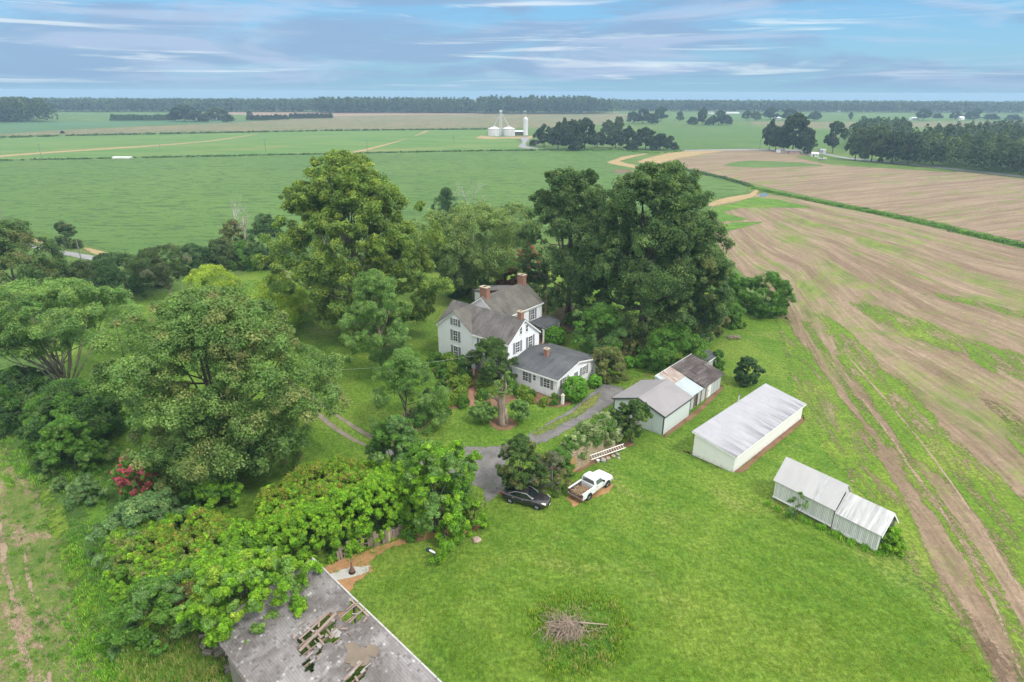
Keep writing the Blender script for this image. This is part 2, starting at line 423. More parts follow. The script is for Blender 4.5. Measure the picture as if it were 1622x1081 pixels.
M['gravel_grass'] = grass_mat('grass_in_gravel', (0.10, 0.15, 0.035), (0.16, 0.19, 0.04), (0.20, 0.21, 0.06), (0.28, 0.23, 0.13), 0.2)
M['asphalt'] = soil_mat('worn_asphalt', (0.22, 0.22, 0.225), (0.28, 0.28, 0.28), (0.32, 0.32, 0.32), 0.4)
M['mulch'] = soil_mat('red_brown_mulch', (0.15, 0.085, 0.050), (0.245, 0.150, 0.092), (0.33, 0.22, 0.145), 1.2)
M['thin_dirt'] = soil_mat('thin_bare_dirt', (0.22, 0.15, 0.085), (0.32, 0.22, 0.13), (0.38, 0.28, 0.18), 1.0, band=(0.5, 0.6))
M['dirt'] = soil_mat('orange_dirt', (0.26, 0.14, 0.065), (0.40, 0.23, 0.11), (0.46, 0.31, 0.18), 1.0)
M['sand'] = soil_mat('pale_straw_soil', (0.26, 0.20, 0.10), (0.36, 0.27, 0.14), (0.42, 0.33, 0.18), 0.5)
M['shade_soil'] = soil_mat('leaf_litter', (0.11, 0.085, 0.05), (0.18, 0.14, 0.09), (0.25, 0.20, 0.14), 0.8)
M['concrete'] = soil_mat('old_concrete', (0.36, 0.35, 0.32), (0.46, 0.45, 0.42), (0.52, 0.51, 0.48), 0.8, 0.3)
def brick_path_mat():
    m, n, b = new_mat('brick_path')
    br = n.new('ShaderNodeTexBrick'); n.put(br.inputs['Vector'], n.map(n.geo(), (1, 1, 1), (0, 0, 0.3)))
    br.inputs['Scale'].default_value = 3.5
    br.inputs['Color1'].default_value = (0.30, 0.13, 0.085, 1); br.inputs['Color2'].default_value = (0.22, 0.10, 0.07, 1); br.inputs['Mortar'].default_value = (0.25, 0.2, 0.15, 1)
    setp(n, b, n.mix(n.noise(n.geo(), 2, 5), br.outputs[0], (0.32, 0.18, 0.12)), 0.9, 0.15); edge_fade(m, n, b, 0.5, 3.0)
    return m
M['brickpath'] = brick_path_mat()
m, n, b = new_mat('water_surface'); setp(n, b, (0.10, 0.12, 0.13), 0.06, 0.6, 0, n.bump(n.noise(n.geo(), 2.0, 3), 0.08, 0.05)); M['water'] = m

# one sheet to the horizon
me = bpy.data.meshes.new('ground'); me.from_pydata([(-3400, -60, 0), (3400, -60, 0), (3400, 3100, 0), (-3400, 3100, 0)], [], [(0, 1, 2, 3)])
tag(link('ground', me, M['meadow']), kind='structure')

S = sheet
S('corn_field', [(-80, 222), (0, 217), (100, 214), (300, 210), (540, 206), (770, 203.5), (850, 203), (985, 196), (995, 184), (985, 180.5), (760, 181), (530, 184), (400, 192.5), (150, 204), (-80, 214)], 0.03, M['corn'], 6, 40, 1.5, 3)
S('far_field', [(-80, 216), (0, 213), (150, 203.5), (300, 197), (420, 192), (300, 190), (150, 192), (-80, 195)], 0.04, M['soy2'], 6, 40, 1.5, 4)
S('far_field', [(105, 189), (180, 186), (300, 184), (480, 181), (480, 178.5), (300, 178.5), (105, 180)], 0.05, M['far_green'], 6, 60, 1, 5)
S('bare_field', [(500, 185), (700, 182), (900, 180.5), (980, 180), (980, 178.8), (760, 179), (500, 177.5), (330, 178), (360, 181.5)], 0.06, M['pinkfield'], 6, 60, 1, 6)
S('hay_field', [(-80, 258), (0, 254), (300, 247), (560, 242), (760, 238), (842, 237), (826, 228), (815, 219), (770, 212), (771, 206), (540, 208), (300, 212.5), (100, 216.5), (0, 219.5), (-80, 223)], 0.05, M['hay'], 3, 20, 1.0, 7)
S('far_field', [(985, 237), (1085, 237), (1210, 234), (1300, 238), (1350, 233), (1345, 206), (1250, 198), (1130, 200), (1040, 205), (1060, 220), (1000, 226)], 0.03, M['far_green'], 4, 30, 1.0, 8)
S('corn_field', [(1195, 199), (1345, 206), (1400, 203), (1622, 200), (1622, 192), (1400, 194), (1195, 193)], 0.05, M['corn'], 4, 40, 1.0, 9)
S('far_field', [(1100, 192), (1400, 191), (1700, 191), (1700, 183), (1400, 182), (1100, 181)], 0.04, M['far_green'], 4, 60, 1.0, 10)
S('soybean_field', [(-80, 330), (-80, 262), (0, 256), (300, 249.5), (560, 244), (760, 240), (985, 238.5), (1040, 241), (1010, 247), (985, 256), (1020, 263), (1060, 272), (1130, 284), (1188, 297), (1180, 308), (1120, 316), (1000, 335), (850, 372), (700, 385), (560, 395), (430, 405), (300, 408), (215, 414), (150, 394), (90, 378), (40, 366), (-80, 352)], 0.06, M['soy'], 2.0, 6, 0.8, 11)
S('bare_field', [(1022, 254), (1040, 246), (1075, 240.5), (1200, 238), (1300, 247), (1400, 258), (1622, 283), (1760, 298), (1760, 405), (1622, 386), (1480, 353), (1330, 323), (1190, 292), (1100, 270), (1050, 262)], 0.05, M['stubble'], 3.0, 8, 1.0, 12)
S('sandy_headland', [(1005, 257), (1035, 247), (1080, 240), (1150, 239), (1110, 246), (1060, 256), (1045, 262)], 0.08, M['sand'], 3.0, 5, 1.0, 13)
S('sandy_headland', [(958, 258), (985, 248), (1030, 243), (1010, 249), (985, 256), (1030, 266), (1010, 268), (975, 262)], 0.08, M['sand'], 2.5, 5, 1.0, 14)
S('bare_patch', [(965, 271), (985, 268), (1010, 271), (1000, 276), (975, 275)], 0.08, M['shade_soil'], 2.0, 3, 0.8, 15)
S('grassy_patch', [(1140, 262), (1180, 255), (1260, 257), (1310, 263), (1240, 266), (1180, 266)], 0.07, M['far_green'], 3.0, 5, 1.0, 16)
S('grassy_patch', [(1255, 249), (1310, 246), (1400, 258), (1500, 268), (1520, 274), (1400, 267), (1320, 262)], 0.075, M['verge'], 2.5, 6, 0.8, 17)
# field track fringe where the soybeans end, and the grassy bank by the ditch
S('straw_strip', [(1120, 322), (1150, 313), (1185, 307), (1198, 297), (1205, 300), (1196, 313), (1160, 321), (1124, 328)], 0.09, M['sand'], 1.2, 2, 0.5, 18)
# near stubble field as a ruled grid between the lawn edge and the ditch: its streaks follow the headland
def near_field():
    A = [(1700, 1330), (1565, 1150), (1500, 1030), (1435, 900), (1370, 800), (1300, 715), (1262, 645), (1240, 585), (1228, 530), (1222, 498), (1215, 465), (1170, 430), (1135, 385), (1122, 345), (1128, 326)]
    B = [(2600, 760), (2350, 620), (2150, 530), (1980, 480), (1860, 445), (1740, 414), (1622, 393), (1550, 377), (1480, 360), (1420, 347), (1370, 336), (1320, 327), (1270, 316), (1225, 309), (1195, 305)]
    nA, nT = 120, 60
    def curve(P):
        W = [G(*p) for p in P]; out = []
        for i in range(nA + 1):
            s = i / nA * (len(W) - 1); k = min(int(s), len(W) - 2); t = s - k
            p0, p1, p2, p3 = W[max(k-1, 0)], W[k], W[k+1], W[min(k+2, len(W)-1)]
            out.append(0.5 * ((2*p1) + (p2-p0)*t + (2*p0-5*p1+4*p2-p3)*t*t + (3*p1-p0-3*p2+p3)*t**3))
        return out
    a, c = curve(A), curve(B)
    V = []; UV = []; E = []; L = 0.0
    for i in range(nA + 1):
        if i: L += ((a[i] + c[i]) / 2 - (a[i-1] + c[i-1]) / 2).length
        for j in range(nT + 1):
            t = (j / nT) ** 1.4
            p = a[i].lerp(c[i], t); V.append((p.x, p.y, 0.030)); UV.append((L, t * 62.0))
            E.append(min(1.0, min(j / 2.0, (nT - j) / 1.0, (nA - i) / 2.0)))
    Fc = [(i*(nT+1)+j, i*(nT+1)+j+1, (i+1)*(nT+1)+j+1, (i+1)*(nT+1)+j) for i in range(nA) for j in range(nT)]
    me = bpy.data.meshes.new('stubble_field'); me.from_pydata(V, [], Fc)
    uv = me.uv_layers.new(name='UVMap')
    for lp in me.loops: uv.data[lp.index].uv = UV[lp.vertex_index]
    at = me.attributes.new('edge', 'FLOAT', 'POINT'); at.data.foreach_set('value', E)
    for p in me.polygons:
        if p.normal.z < 0: p.flip()
    tag(link('stubble_field', me, M['stubble_near']), kind='structure')
near_field()
dA = (G(1290, 530) - G(1560, 900)); RB = -math.atan2(dA.y, dA.x)
M['lime'] = grass_mat('lime_weeds', (0.085, 0.165, 0.016), (0.125, 0.208, 0.022), (0.175, 0.238, 0.036), (0.28, 0.23, 0.12), 0.10, band=(0.66, RB))
M['lime_thin'] = grass_mat('thin_lime_weeds', (0.085, 0.160, 0.016), (0.120, 0.200, 0.022), (0.165, 0.230, 0.036), (0.28, 0.23, 0.12), 0.10, band=(0.60, RB))
M['rut'] = soil_mat('bare_wheel_rut', (0.24, 0.175, 0.120), (0.31, 0.235, 0.168), (0.37, 0.29, 0.215), 1.0, band=(0.62, RB))
M['brown_soil'] = soil_mat('dark_brown_clods', (0.12, 0.082, 0.055), (0.18, 0.128, 0.088), (0.25, 0.185, 0.13), 0.8, band=(0.45, RB))
S('weedy_margin', [(1205, 505), (1215, 590), (1232, 645), (1265, 715), (1340, 810), (1405, 920), (1465, 1030), (1520, 1140), (1640, 1140), (1600, 1040), (1556, 955), (1506, 866), (1462, 786), (1416, 712), (1366, 648), (1320, 588), (1282, 540), (1258, 500)], 0.0325, M['lime'], 2.0, 2, 0.8, 61)
S('weedy_band', [(1285, 490), (1340, 512), (1410, 570), (1490, 630), (1575, 705), (1650, 790), (1740, 920), (1730, 1040), (1600, 935), (1528, 840), (1462, 772), (1400, 710), (1350, 648), (1304, 575)], 0.0325, M['lime'], 4.5, 3, 1.2, 62)
S('weedy_band', [(1330, 470), (1420, 488), (1530, 520), (1700, 575), (1700, 640), (1540, 590), (1430, 548), (1350, 508)], 0.0326, M['lime_thin'], 5, 4, 0.8, 63)
S('weedy_band', [(1440, 455), (1540, 470), (1700, 510), (1700, 528), (1540, 490), (1450, 468)], 0.0326, M['lime_thin'], 4, 4, 0.8, 73)
S('weedy_band', [(1560, 640), (1660, 690), (1700, 800), (1640, 760), (1580, 700)], 0.0327, M['lime_thin'], 3, 4, 0.8, 64)
S('weedy_band', [(1262, 505), (1300, 580), (1370, 680), (1440, 780), (1510, 890), (1570, 1010), (1620, 1140), (1680, 1140), (1640, 1000), (1560, 860), (1490, 770), (1420, 690), (1340, 590), (1290, 510)], 0.0328, M['lime_thin'], 1.5, 2, 0.5, 74)
S('wheel_rut', [(1288, 528), (1312, 560), (1352, 620), (1402, 690), (1452, 765), (1512, 855), (1562, 955), (1602, 1060), (1630, 1130), (1655, 1130), (1622, 1050), (1580, 950), (1528, 850), (1464, 760), (1412, 686), (1362, 618), (1318, 556), (1294, 524)], 0.0332, M['rut'], 0.8, 2, 0.2, 66)
S('wheel_rut', [(1312, 532), (1332, 555), (1378, 612), (1430, 672), (1490, 752), (1548, 838), (1600, 930), (1640, 1010), (1650, 1000), (1612, 920), (1560, 832), (1500, 746), (1438, 668), (1386, 608), (1338, 552), (1318, 528)], 0.0334, M['rut'], 0.8, 2, 0.2, 67)
S('bare_soil', [(1480, 905), (1540, 960), (1600, 1000), (1680, 1100), (1640, 1160), (1580, 1110), (1530, 1020)], 0.0329, M['brown_soil'], 2, 2, 0.5, 68)
S('bare_soil', [(1540, 620), (1600, 640), (1680, 700), (1680, 740), (1600, 690), (1550, 650)], 0.0329, M['brown_soil'], 2, 3, 0.5, 69)
S('stubble_strip', [(-120, 700), (-20, 670), (15, 690), (50, 735), (95, 790), (130, 840), (150, 900), (175, 970), (210, 1060), (240, 1150), (-120, 1150)], 0.03, M['stubble_left'], 2.5, 1.5, 0.8, 19)
S('wheel_rut', [(-25, 760), (-5, 790), (12, 850), (25, 920), (45, 1000), (62, 1100), (40, 1100), (18, 990), (4, 920), (-10, 850), (-30, 790)], 0.0335, M['rut'], 0.8, 1.0, 0.3, 20)
S('wheel_rut', [(40, 850), (52, 920), (72, 1000), (92, 1100), (78, 1100), (58, 1000), (40, 920), (30, 850)], 0.0335, M['rut'], 0.7, 1.0, 0.3, 70)
S('weedy_margin', [(60, 740), (110, 800), (150, 880), (190, 1000), (220, 1120), (140, 1120), (110, 1000), (85, 900), (50, 800)], 0.0336, M['lime_thin'], 1.5, 1.5, 0.5, 71)
S('lawn', [(1600, 1150), (1530, 1020), (1465, 905), (1395, 800), (1322, 715), (1282, 645), (1262, 590), (1247, 530), (1236, 500), (1150, 470), (1050, 440), (930, 430), (800, 420), (700, 430), (560, 425), (440, 416), (360, 440), (240, 468), (130, 500), (60, 560), (110, 640), (150, 720), (185, 790), (250, 860), (420, 900), (470, 1000), (560, 1150)], 0.035, M['lawn'], 2.0, 2.0, 0.6, 21)
S('bank_grass', [(1120, 332), (1160, 321), (1200, 312), (1260, 322), (1290, 331), (1230, 330), (1180, 330), (1150, 338), (1190, 348), (1140, 352)], 0.06, M['weedy'], 1.6, 2.0, 0.6, 22)
S('bank_grass', [(1118, 365), (1160, 352), (1210, 352), (1180, 362), (1140, 370)], 0.061, M['weedy'], 1.6, 2.0, 0.6, 23)
# lanes and drives
S('lane', [(-60, 366), (0, 374), (60, 389), (130, 402), (200, 414), (260, 426), (255, 431), (185, 420), (120, 409), (55, 395), (0, 380), (-60, 371)], 0.07, M['asphalt'], 0.6, 3, 0.1, 24)
S('sandy_headland', [(-20, 360), (30, 370), (75, 385), (88, 388), (80, 392), (40, 380), (-20, 368)], 0.075, M['sand'], 1.2, 3, 0.5, 25)
S('sandy_headland', [(130, 392), (160, 397), (200, 410), (240, 420), (232, 424), (185, 415), (140, 401)], 0.075, M['sand'], 1.0, 2, 0.4, 26)
S('road', [(1083, 238.0), (1200, 236.2), (1290, 240.5), (1345, 250), (1420, 257.5), (1520, 268), (1640, 281), (1760, 294), (1760, 297), (1640, 284), (1520, 270.8), (1420, 260), (1345, 253), (1290, 243.4), (1200, 238.6), (1083, 239.6)], 0.09, M['asphalt'], 1.0, 8, 0.1, 27)
S('road', [(818, 233), (826, 226), (822, 219), (833, 217), (841, 220), (834, 227), (838, 232), (870, 238), (868, 240), (836, 236.5)], 0.1, M['asphalt'], 2.0, 4, 0.1, 28)
S('gravel_pad', [(752, 219), (762, 215), (790, 217.5), (830, 216), (845, 216), (840, 221), (800, 220), (775, 221)], 0.09, M['sand'], 2.0, 4, 0.3, 29)
S('straw_track', [(545, 243.5), (600, 231), (650, 218), (672, 207.8), (682, 207.8), (668, 213), (612, 231), (567, 243)], 0.08, M['sand'], 2.5, 6, 0.4, 30)
S('straw_track', [(-20, 247.5), (100, 239), (230, 231), (330, 223), (410, 212), (416, 212), (340, 224), (235, 233), (100, 242), (-20, 251)], 0.08, M['sand'], 3.5, 10, 0.5, 31)
S('driveway', [(984, 612), (955, 607), (930, 624), (905, 645), (870, 668), (835, 687), (806, 702), (770, 706), (730, 706), (690, 716), (640, 716), (600, 700), (585, 700), (640, 740), (700, 760), (760, 775), (768, 800), (800, 782), (812, 760), (806, 735), (835, 712), (870, 702), (905, 682), (940, 662), (975, 640), (1000, 622)], 0.05, M['gravel'], 0.7, 1.0, 0.3, 32)
S('grass_strip', [(955, 622), (930, 632), (900, 655), (865, 672), (842, 688), (848, 694), (880, 682), (915, 662), (945, 643)], 0.058, M['gravel_grass'], 1.0, 0.8, 0.4, 33)
S('wheel_track', [(606, 697), (580, 683), (548, 664), (520, 645), (500, 630), (470, 610), (440, 592), (430, 594), (462, 614), (495, 637), (515, 651), (545, 671), (575, 691), (597, 702)], 0.05, M['track'], 0.35, 1.0, 0.1, 34)
S('wheel_track', [(586, 706), (560, 692), (530, 672), (505, 652), (480, 632), (450, 612), (430, 602), (425, 606), (445, 618), (475, 640), (500, 660), (525, 681), (555, 700), (575, 708)], 0.05, M['track'], 0.35, 1.0, 0.1, 35)
S('brick_path', [(741, 600), (753, 600), (751, 625), (753, 645), (738, 645), (742, 622)], 0.06, M['brickpath'], 0.15, 0.6, 0.05, 36)
S('mulch_bed', [(672, 682), (690, 664), (715, 652), (738, 646), (756, 645), (760, 600), (735, 592), (700, 580), (680, 585), (690, 600), (715, 612), (690, 630), (660, 650), (630, 660), (625, 690), (650, 695)], 0.052, M['mulch'], 0.6, 0.8, 0.2, 37)
S('mulch_bed', [(760, 640), (800, 615), (830, 605), (880, 634), (900, 628), (942, 597), (965, 597), (975, 606), (950, 612), (925, 628), (905, 644), (880, 648), (850, 642), (820, 634), (790, 650)], 0.0525, M['mulch'], 0.6, 0.8, 0.2, 38)
S('mulch_ring', [(772, 668), (780, 662), (800, 658), (816, 665), (822, 676), (810, 683), (790, 684), (776, 678)], 0.056, M['mulch'], 0.5, 0.5, 0.1, 39)
S('mulch_bed', [(845, 775), (870, 752), (905, 757), (950, 735), (990, 712), (1008, 706), (1002, 697), (960, 706), (900, 730), (850, 745)], 0.054, M['mulch'], 0.6, 0.6, 0.2, 40)
S('dirt_patch', [(893, 790), (905, 782), (935, 776), (962, 762), (978, 768), (966, 782), (935, 796), (910, 806)], 0.055, M['dirt'], 0.6, 0.5, 0.2, 41)
S('dirt_patch', [(500, 905), (530, 886), (570, 872), (610, 862), (640, 850), (690, 838), (730, 836), (760, 828), (760, 842), (700, 855), (650, 862), (612, 872), (592, 890), (598, 905), (570, 925), (555, 950), (540, 990), (500, 960)], 0.055, M['dirt'], 0.6, 0.6, 0.25, 42)
S('concrete_pad', [(520, 912), (545, 900), (590, 895), (586, 906), (560, 918), (530, 922)], 0.06, M['concrete'], 0.3, 0.5, 0.05, 43)
S('foundation_strip', [(1053, 696), (1062, 690), (1106, 658), (1145, 620), (1143, 610), (1100, 650), (1049, 690)], 0.051, M['mulch'], 0.5, 0.6, 0.15, 44)
S('foundation_strip', [(1082, 713), (1096, 722), (1161, 750), (1182, 748), (1196, 735), (1276, 668), (1270, 660), (1190, 725), (1160, 744), (1098, 717)], 0.051, M['mulch'], 0.5, 0.6, 0.15, 45)
S('foundation_strip', [(978, 660), (968, 668), (985, 675), (1000, 668)], 0.051, M['sand'], 0.5, 0.6, 0.1, 46)
S('dry_patch', [(998, 600), (1015, 592), (1032, 592), (1025, 602), (1008, 610)], 0.055, M['thin_dirt'], 1.5, 0.6, 0.3, 47)
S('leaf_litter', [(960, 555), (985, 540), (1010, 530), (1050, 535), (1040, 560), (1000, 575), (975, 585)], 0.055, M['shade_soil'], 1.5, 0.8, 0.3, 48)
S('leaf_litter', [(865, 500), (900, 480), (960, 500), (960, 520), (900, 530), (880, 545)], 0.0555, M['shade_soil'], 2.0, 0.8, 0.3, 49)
S('pond_water', [(1203, 311), (1208, 307), (1213, 306), (1216, 309), (1211, 312)], 0.1, M['water'], 0.2, 1.0, 0.05, 50)
S('rough_grass', [(838, 1000), (850, 965), (880, 950), (930, 942), (975, 960), (995, 990), (985, 1030), (940, 1062), (890, 1075), (850, 1050)], 0.05, M['weedy'], 1.0, 0.8, 0.3, 51)
S('rough_grass', [(150, 700), (110, 700), (30, 650), (0, 640), (60, 690), (110, 780), (150, 850), (170, 930), (210, 1020), (240, 1140), (420, 1140), (380, 1050), (330, 1000), (200, 960), (180, 860), (175, 780)], 0.045, M['weedy'], 1.2, 1.0, 0.4, 52)

# ------------------------------------------------------------------ building materials
def siding_mat(name, col, pitch=0.16, vertical=False, dirt=0.15, dirtcol=(0.45, 0.43, 0.38)):
    m, n, b = new_mat(name); o = n.obj(); x, y, z = n.sep(o)
    c = z if not vertical else n.math('ADD', x, y)
    fr = n.math('FRACT', n.math('DIVIDE', c, pitch))
    line = n.step(fr, 0.0, 0.12, 1.0, 0.0)
    f = n.noise(n.map(o, (1, 1, 0.35)), 1.2, 6, 0.7, 0.4)
    a = n.mix(n.math('MULTIPLY', n.step(f, 0.5, 0.8), dirt * 2), col, dirtcol)
    sp = n.math('MULTIPLY', n.step(z, 0.05, 0.7, 1.0, 0.0), n.step(n.noise(o, 2.5, 5, 0.7), 0.40, 0.65))
    a = n.mix(n.math('MULTIPLY', sp, 0.45), a, (0.33, 0.29, 0.22))
    a = n.mix(n.math('MULTIPLY', line, 0.30), a, (0.30, 0.31, 0.33))
    setp(n, b, a, 0.6, 0.3, 0, n.bump(fr, 0.35, 0.02)); return m
def shingle_mat(name, c0, c1, streak, row=0.16, axis='x', rough=0.95):
    """courses along the ridge (axis), stains running down the slope"""
    m, n, b = new_mat(name); o = n.obj()
    x, y, z = n.sep(o)
    along, down = (x, y) if axis == 'x' else (y, x)
    v = n.comb(along, down, 0.0)
    st = n.noise(n.map(v, (1.5, 0.22, 1)), 1.0, 6, 0.7, 0.3)
    big = n.noise(v, 0.45, 5, 0.6)
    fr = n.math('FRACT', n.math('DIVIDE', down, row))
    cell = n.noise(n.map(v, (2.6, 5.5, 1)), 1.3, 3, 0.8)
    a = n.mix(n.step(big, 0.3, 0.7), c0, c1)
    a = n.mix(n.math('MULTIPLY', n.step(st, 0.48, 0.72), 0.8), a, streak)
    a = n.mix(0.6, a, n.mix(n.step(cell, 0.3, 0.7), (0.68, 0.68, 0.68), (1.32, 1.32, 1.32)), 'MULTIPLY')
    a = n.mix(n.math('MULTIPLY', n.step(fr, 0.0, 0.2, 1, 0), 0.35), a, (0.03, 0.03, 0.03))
    setp(n, b, a, rough, 0.2, 0, n.bump(n.math('ADD', fr, cell), 0.5, 0.02)); return m
def metal_mat(name, c0, c1, stain, axis='x', pitch=0.6, rough=0.5, stain_amt=0.6, stain_lo=0.5, ribs=0.15, low=None):
    """ribbed sheet: ribs run across 'axis'"""
    m, n, b = new_mat(name); o = n.obj(); x, y, z = n.sep(o)
    along, down = (x, y) if axis == 'x' else (y, x)
    v = n.comb(along, down, 0.0)
    fr = n.math('ABSOLUTE', n.math('SUBTRACT', n.math('FRACT', n.math('DIVIDE', along, pitch)), 0.5))
    rib = n.step(fr, 0.40, 0.5)
    st = n.noise(n.map(v, (2.2, 0.22, 1)), 1.0, 6, 0.75, 0.4); big = n.noise(v, 0.5, 6, 0.7, 0.6)
    a = n.mix(n.step(big, 0.35, 0.65), c0, c1)
    a = n.mix(n.math('MULTIPLY', n.math('MULTIPLY', n.step(st, stain_lo, stain_lo + 0.2), n.step(big, 0.40, 0.62)), stain_amt), a, stain)
    if low: a = n.mix(n.math('MULTIPLY', n.math('MULTIPLY', n.step(down, low[0], low[1]), n.step(n.noise(n.map(v, (1.6, 0.15, 1), (0, 0, 0), (5, 2, 0)), 1.0, 6, 0.7), 0.42, 0.62)), 0.75), a, stain)
    a = n.mix(n.math('MULTIPLY', rib, ribs), a, tuple(q * 0.55 for q in c0))
    setp(n, b, a, rough, 0.3, 0.0, n.bump(rib, 0.2, 0.02)); return m
def board_mat(name, c0, c1, gap, pitch=0.15, axis='x'):
    m, n, b = new_mat(name); o = n.obj(); x, y, z = n.sep(o)
    along = {'x': x, 'y': y, 'z': z}[axis]
    fr = n.math('FRACT', n.math('DIVIDE', along, pitch)); cell = n.math('FLOOR', n.math('DIVIDE', along, pitch))
    wn = n.new('ShaderNodeTexWhiteNoise', noise_dimensions='1D'); n.put(wn.inputs['W'], cell)
    gr = n.noise(n.map(o, (6, 6, 0.8) if axis != 'z' else (0.8, 0.8, 6)), 1.5, 5, 0.7)
    a = n.mix(wn.outputs[0], c0, c1); a = n.mix(n.math('MULTIPLY', n.step(gr, 0.45, 0.75), 0.5), a, tuple(q * 0.6 for q in c0))
    ln = n.step(n.math('ABSOLUTE', n.math('SUBTRACT', fr, 0.5)), 0.36, 0.47)
    a = n.mix(n.math('MULTIPLY', ln, 0.85), a, gap)
    setp(n, b, a, 0.85, 0.2, 0, n.bump(n.math('SUBTRACT', 1.0, ln), 0.4, 0.02)); return m
def brick_mat(name, c1, c2, mortar, scale=4.0, axis='x', rot=0):
    m, n, b = new_mat(name); o = n.obj(); x, y, z = n.sep(o)
    v = n.comb(n.math('ADD', x, y), z, 0.0)
    br = n.new('ShaderNodeTexBrick'); n.put(br.inputs['Vector'], v); br.inputs['Scale'].default_value = scale
    br.inputs['Color1'].default_value = c1 + (1,); br.inputs['Color2'].default_value = c2 + (1,); br.inputs['Mortar'].default_value = mortar + (1,)
    br.inputs['Mortar Size'].default_value = 0.03
    f = n.noise(o, 1.5, 5, 0.7)
    a = n.mix(0.5, br.outputs[0], n.mix(f, (0.5, 0.48, 0.46), (1.45, 1.45, 1.45)), 'MULTIPLY')
    setp(n, b, a, 0.9, 0.15, 0, n.bump(br.outputs[1], -0.4, 0.02)); return m
M['white_siding'] = siding_mat('white_clapboard', (0.87, 0.88, 0.91), 0.17, dirt=0.05)
M['white_trim'] = plain('white_trim', (0.82, 0.82, 0.81), 0.5, var=0.05)
M['shutter'] = siding_mat('grey_louvred_shutter', (0.22, 0.24, 0.27), 0.10, dirt=0.05)
m, n, b = new_mat('window_glass'); setp(n, b, n.mix(n.noise(n.obj(), 1.5, 3), (0.03, 0.04, 0.045), (0.12, 0.13, 0.13)), 0.08, 0.6); M['pane'] = m
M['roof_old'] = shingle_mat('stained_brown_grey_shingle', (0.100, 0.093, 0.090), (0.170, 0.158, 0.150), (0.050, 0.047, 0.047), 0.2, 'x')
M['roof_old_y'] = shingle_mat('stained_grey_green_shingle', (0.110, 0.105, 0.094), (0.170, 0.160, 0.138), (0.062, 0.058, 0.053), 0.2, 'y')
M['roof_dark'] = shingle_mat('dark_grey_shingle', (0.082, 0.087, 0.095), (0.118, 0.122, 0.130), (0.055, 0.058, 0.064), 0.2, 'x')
M['brick'] = brick_mat('orange_red_brick', (0.34, 0.145, 0.095), (0.27, 0.11, 0.075), (0.34, 0.26, 0.2), 6.0)
M['chimney_cap'] = plain('chimney_cap', (0.45, 0.38, 0.28), 0.9)
M['garage_wall'] = siding_mat('pale_grey_metal_siding', (0.60, 0.66, 0.66), 0.30, True, 0.05)
M['garage_roof'] = metal_mat('mauve_grey_metal_roof', (0.245, 0.232, 0.24), (0.275, 0.262, 0.27), (0.21, 0.20, 0.205), 'y', 0.3, 0.55, 0.4)
M['dark_trim'] = plain('dark_grey_trim', (0.075, 0.08, 0.085), 0.5, var=0.05)
M['garage_door'] = siding_mat('white_sectional_door', (0.68, 0.70, 0.70), 0.5, False, 0.05)
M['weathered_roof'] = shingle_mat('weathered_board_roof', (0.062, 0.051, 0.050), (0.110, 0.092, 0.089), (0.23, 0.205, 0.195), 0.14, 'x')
M['rusty_roof'] = metal_mat('rusty_tin_roof', (0.25, 0.185, 0.15), (0.46, 0.42, 0.39), (0.13, 0.062, 0.038), 'y', 0.55, 0.7, 0.9, 0.42)
M['pale_roof'] = metal_mat('pale_blue_grey_tin', (0.33, 0.385, 0.40), (0.40, 0.455, 0.47), (0.25, 0.28, 0.28), 'y', 0.4, 0.5, 0.5)
M['shed_wall'] = board_mat('grey_white_boards', (0.42, 0.45, 0.44), (0.60, 0.63, 0.62), (0.16, 0.16, 0.15), 0.28, 'y')
M['white_wall'] = siding_mat('white_painted_wall', (0.80, 0.79, 0.76), 3.0, False, 0.10, (0.60, 0.57, 0.50))
M['long_roof'] = metal_mat('white_tin_roof', (0.32, 0.32, 0.345), (0.375, 0.375, 0.40), (0.13, 0.13, 0.145), 'y', 0.28, 0.65, 0.35, 0.46, 0.18, (1.6, 4.9))
M['crib_wall'] = board_mat('white_slat_boards', (0.60, 0.61, 0.58), (0.76, 0.77, 0.74), (0.16, 0.16, 0.15), 0.14, 'x')
M['crib_roof'] = metal_mat('white_galvanised_roof', (0.45, 0.44, 0.445), (0.51, 0.50, 0.50), (0.36, 0.35, 0.36), 'x', 0.3, 0.55, 0.35, 0.5, 0.06)
M['crib_roof_old'] = metal_mat('tarnished_galvanised_roof', (0.40, 0.40, 0.41), (0.72, 0.71, 0.70), (0.26, 0.26, 0.27), 'x', 0.6, 0.55, 0.8, 0.40)
M['dark_inside'] = plain('dark_wood_and_inside_shade', (0.09, 0.075, 0.06), 0.9)  # dark wood of the piers; elsewhere it paints the shade inside openings
M['old_wood'] = board_mat('silver_grey_wood', (0.20, 0.165, 0.14), (0.34, 0.30, 0.27), (0.07, 0.06, 0.05), 0.22, 'z')
M['plank'] = plain('weathered_plank', (0.26, 0.20, 0.165), 0.9, var=0.4, scale=1.3, bump=0.3)
M['rust'] = plain('rusty_iron', (0.17, 0.10, 0.075), 0.85, var=0.3)
M['galv'] = plain('galvanised_steel', (0.60, 0.61, 0.62), 0.45, 0.5, 0.3, 0.08)
M['pole'] = plain('grey_pole_wood', (0.22, 0.20, 0.18), 0.9, var=0.25)

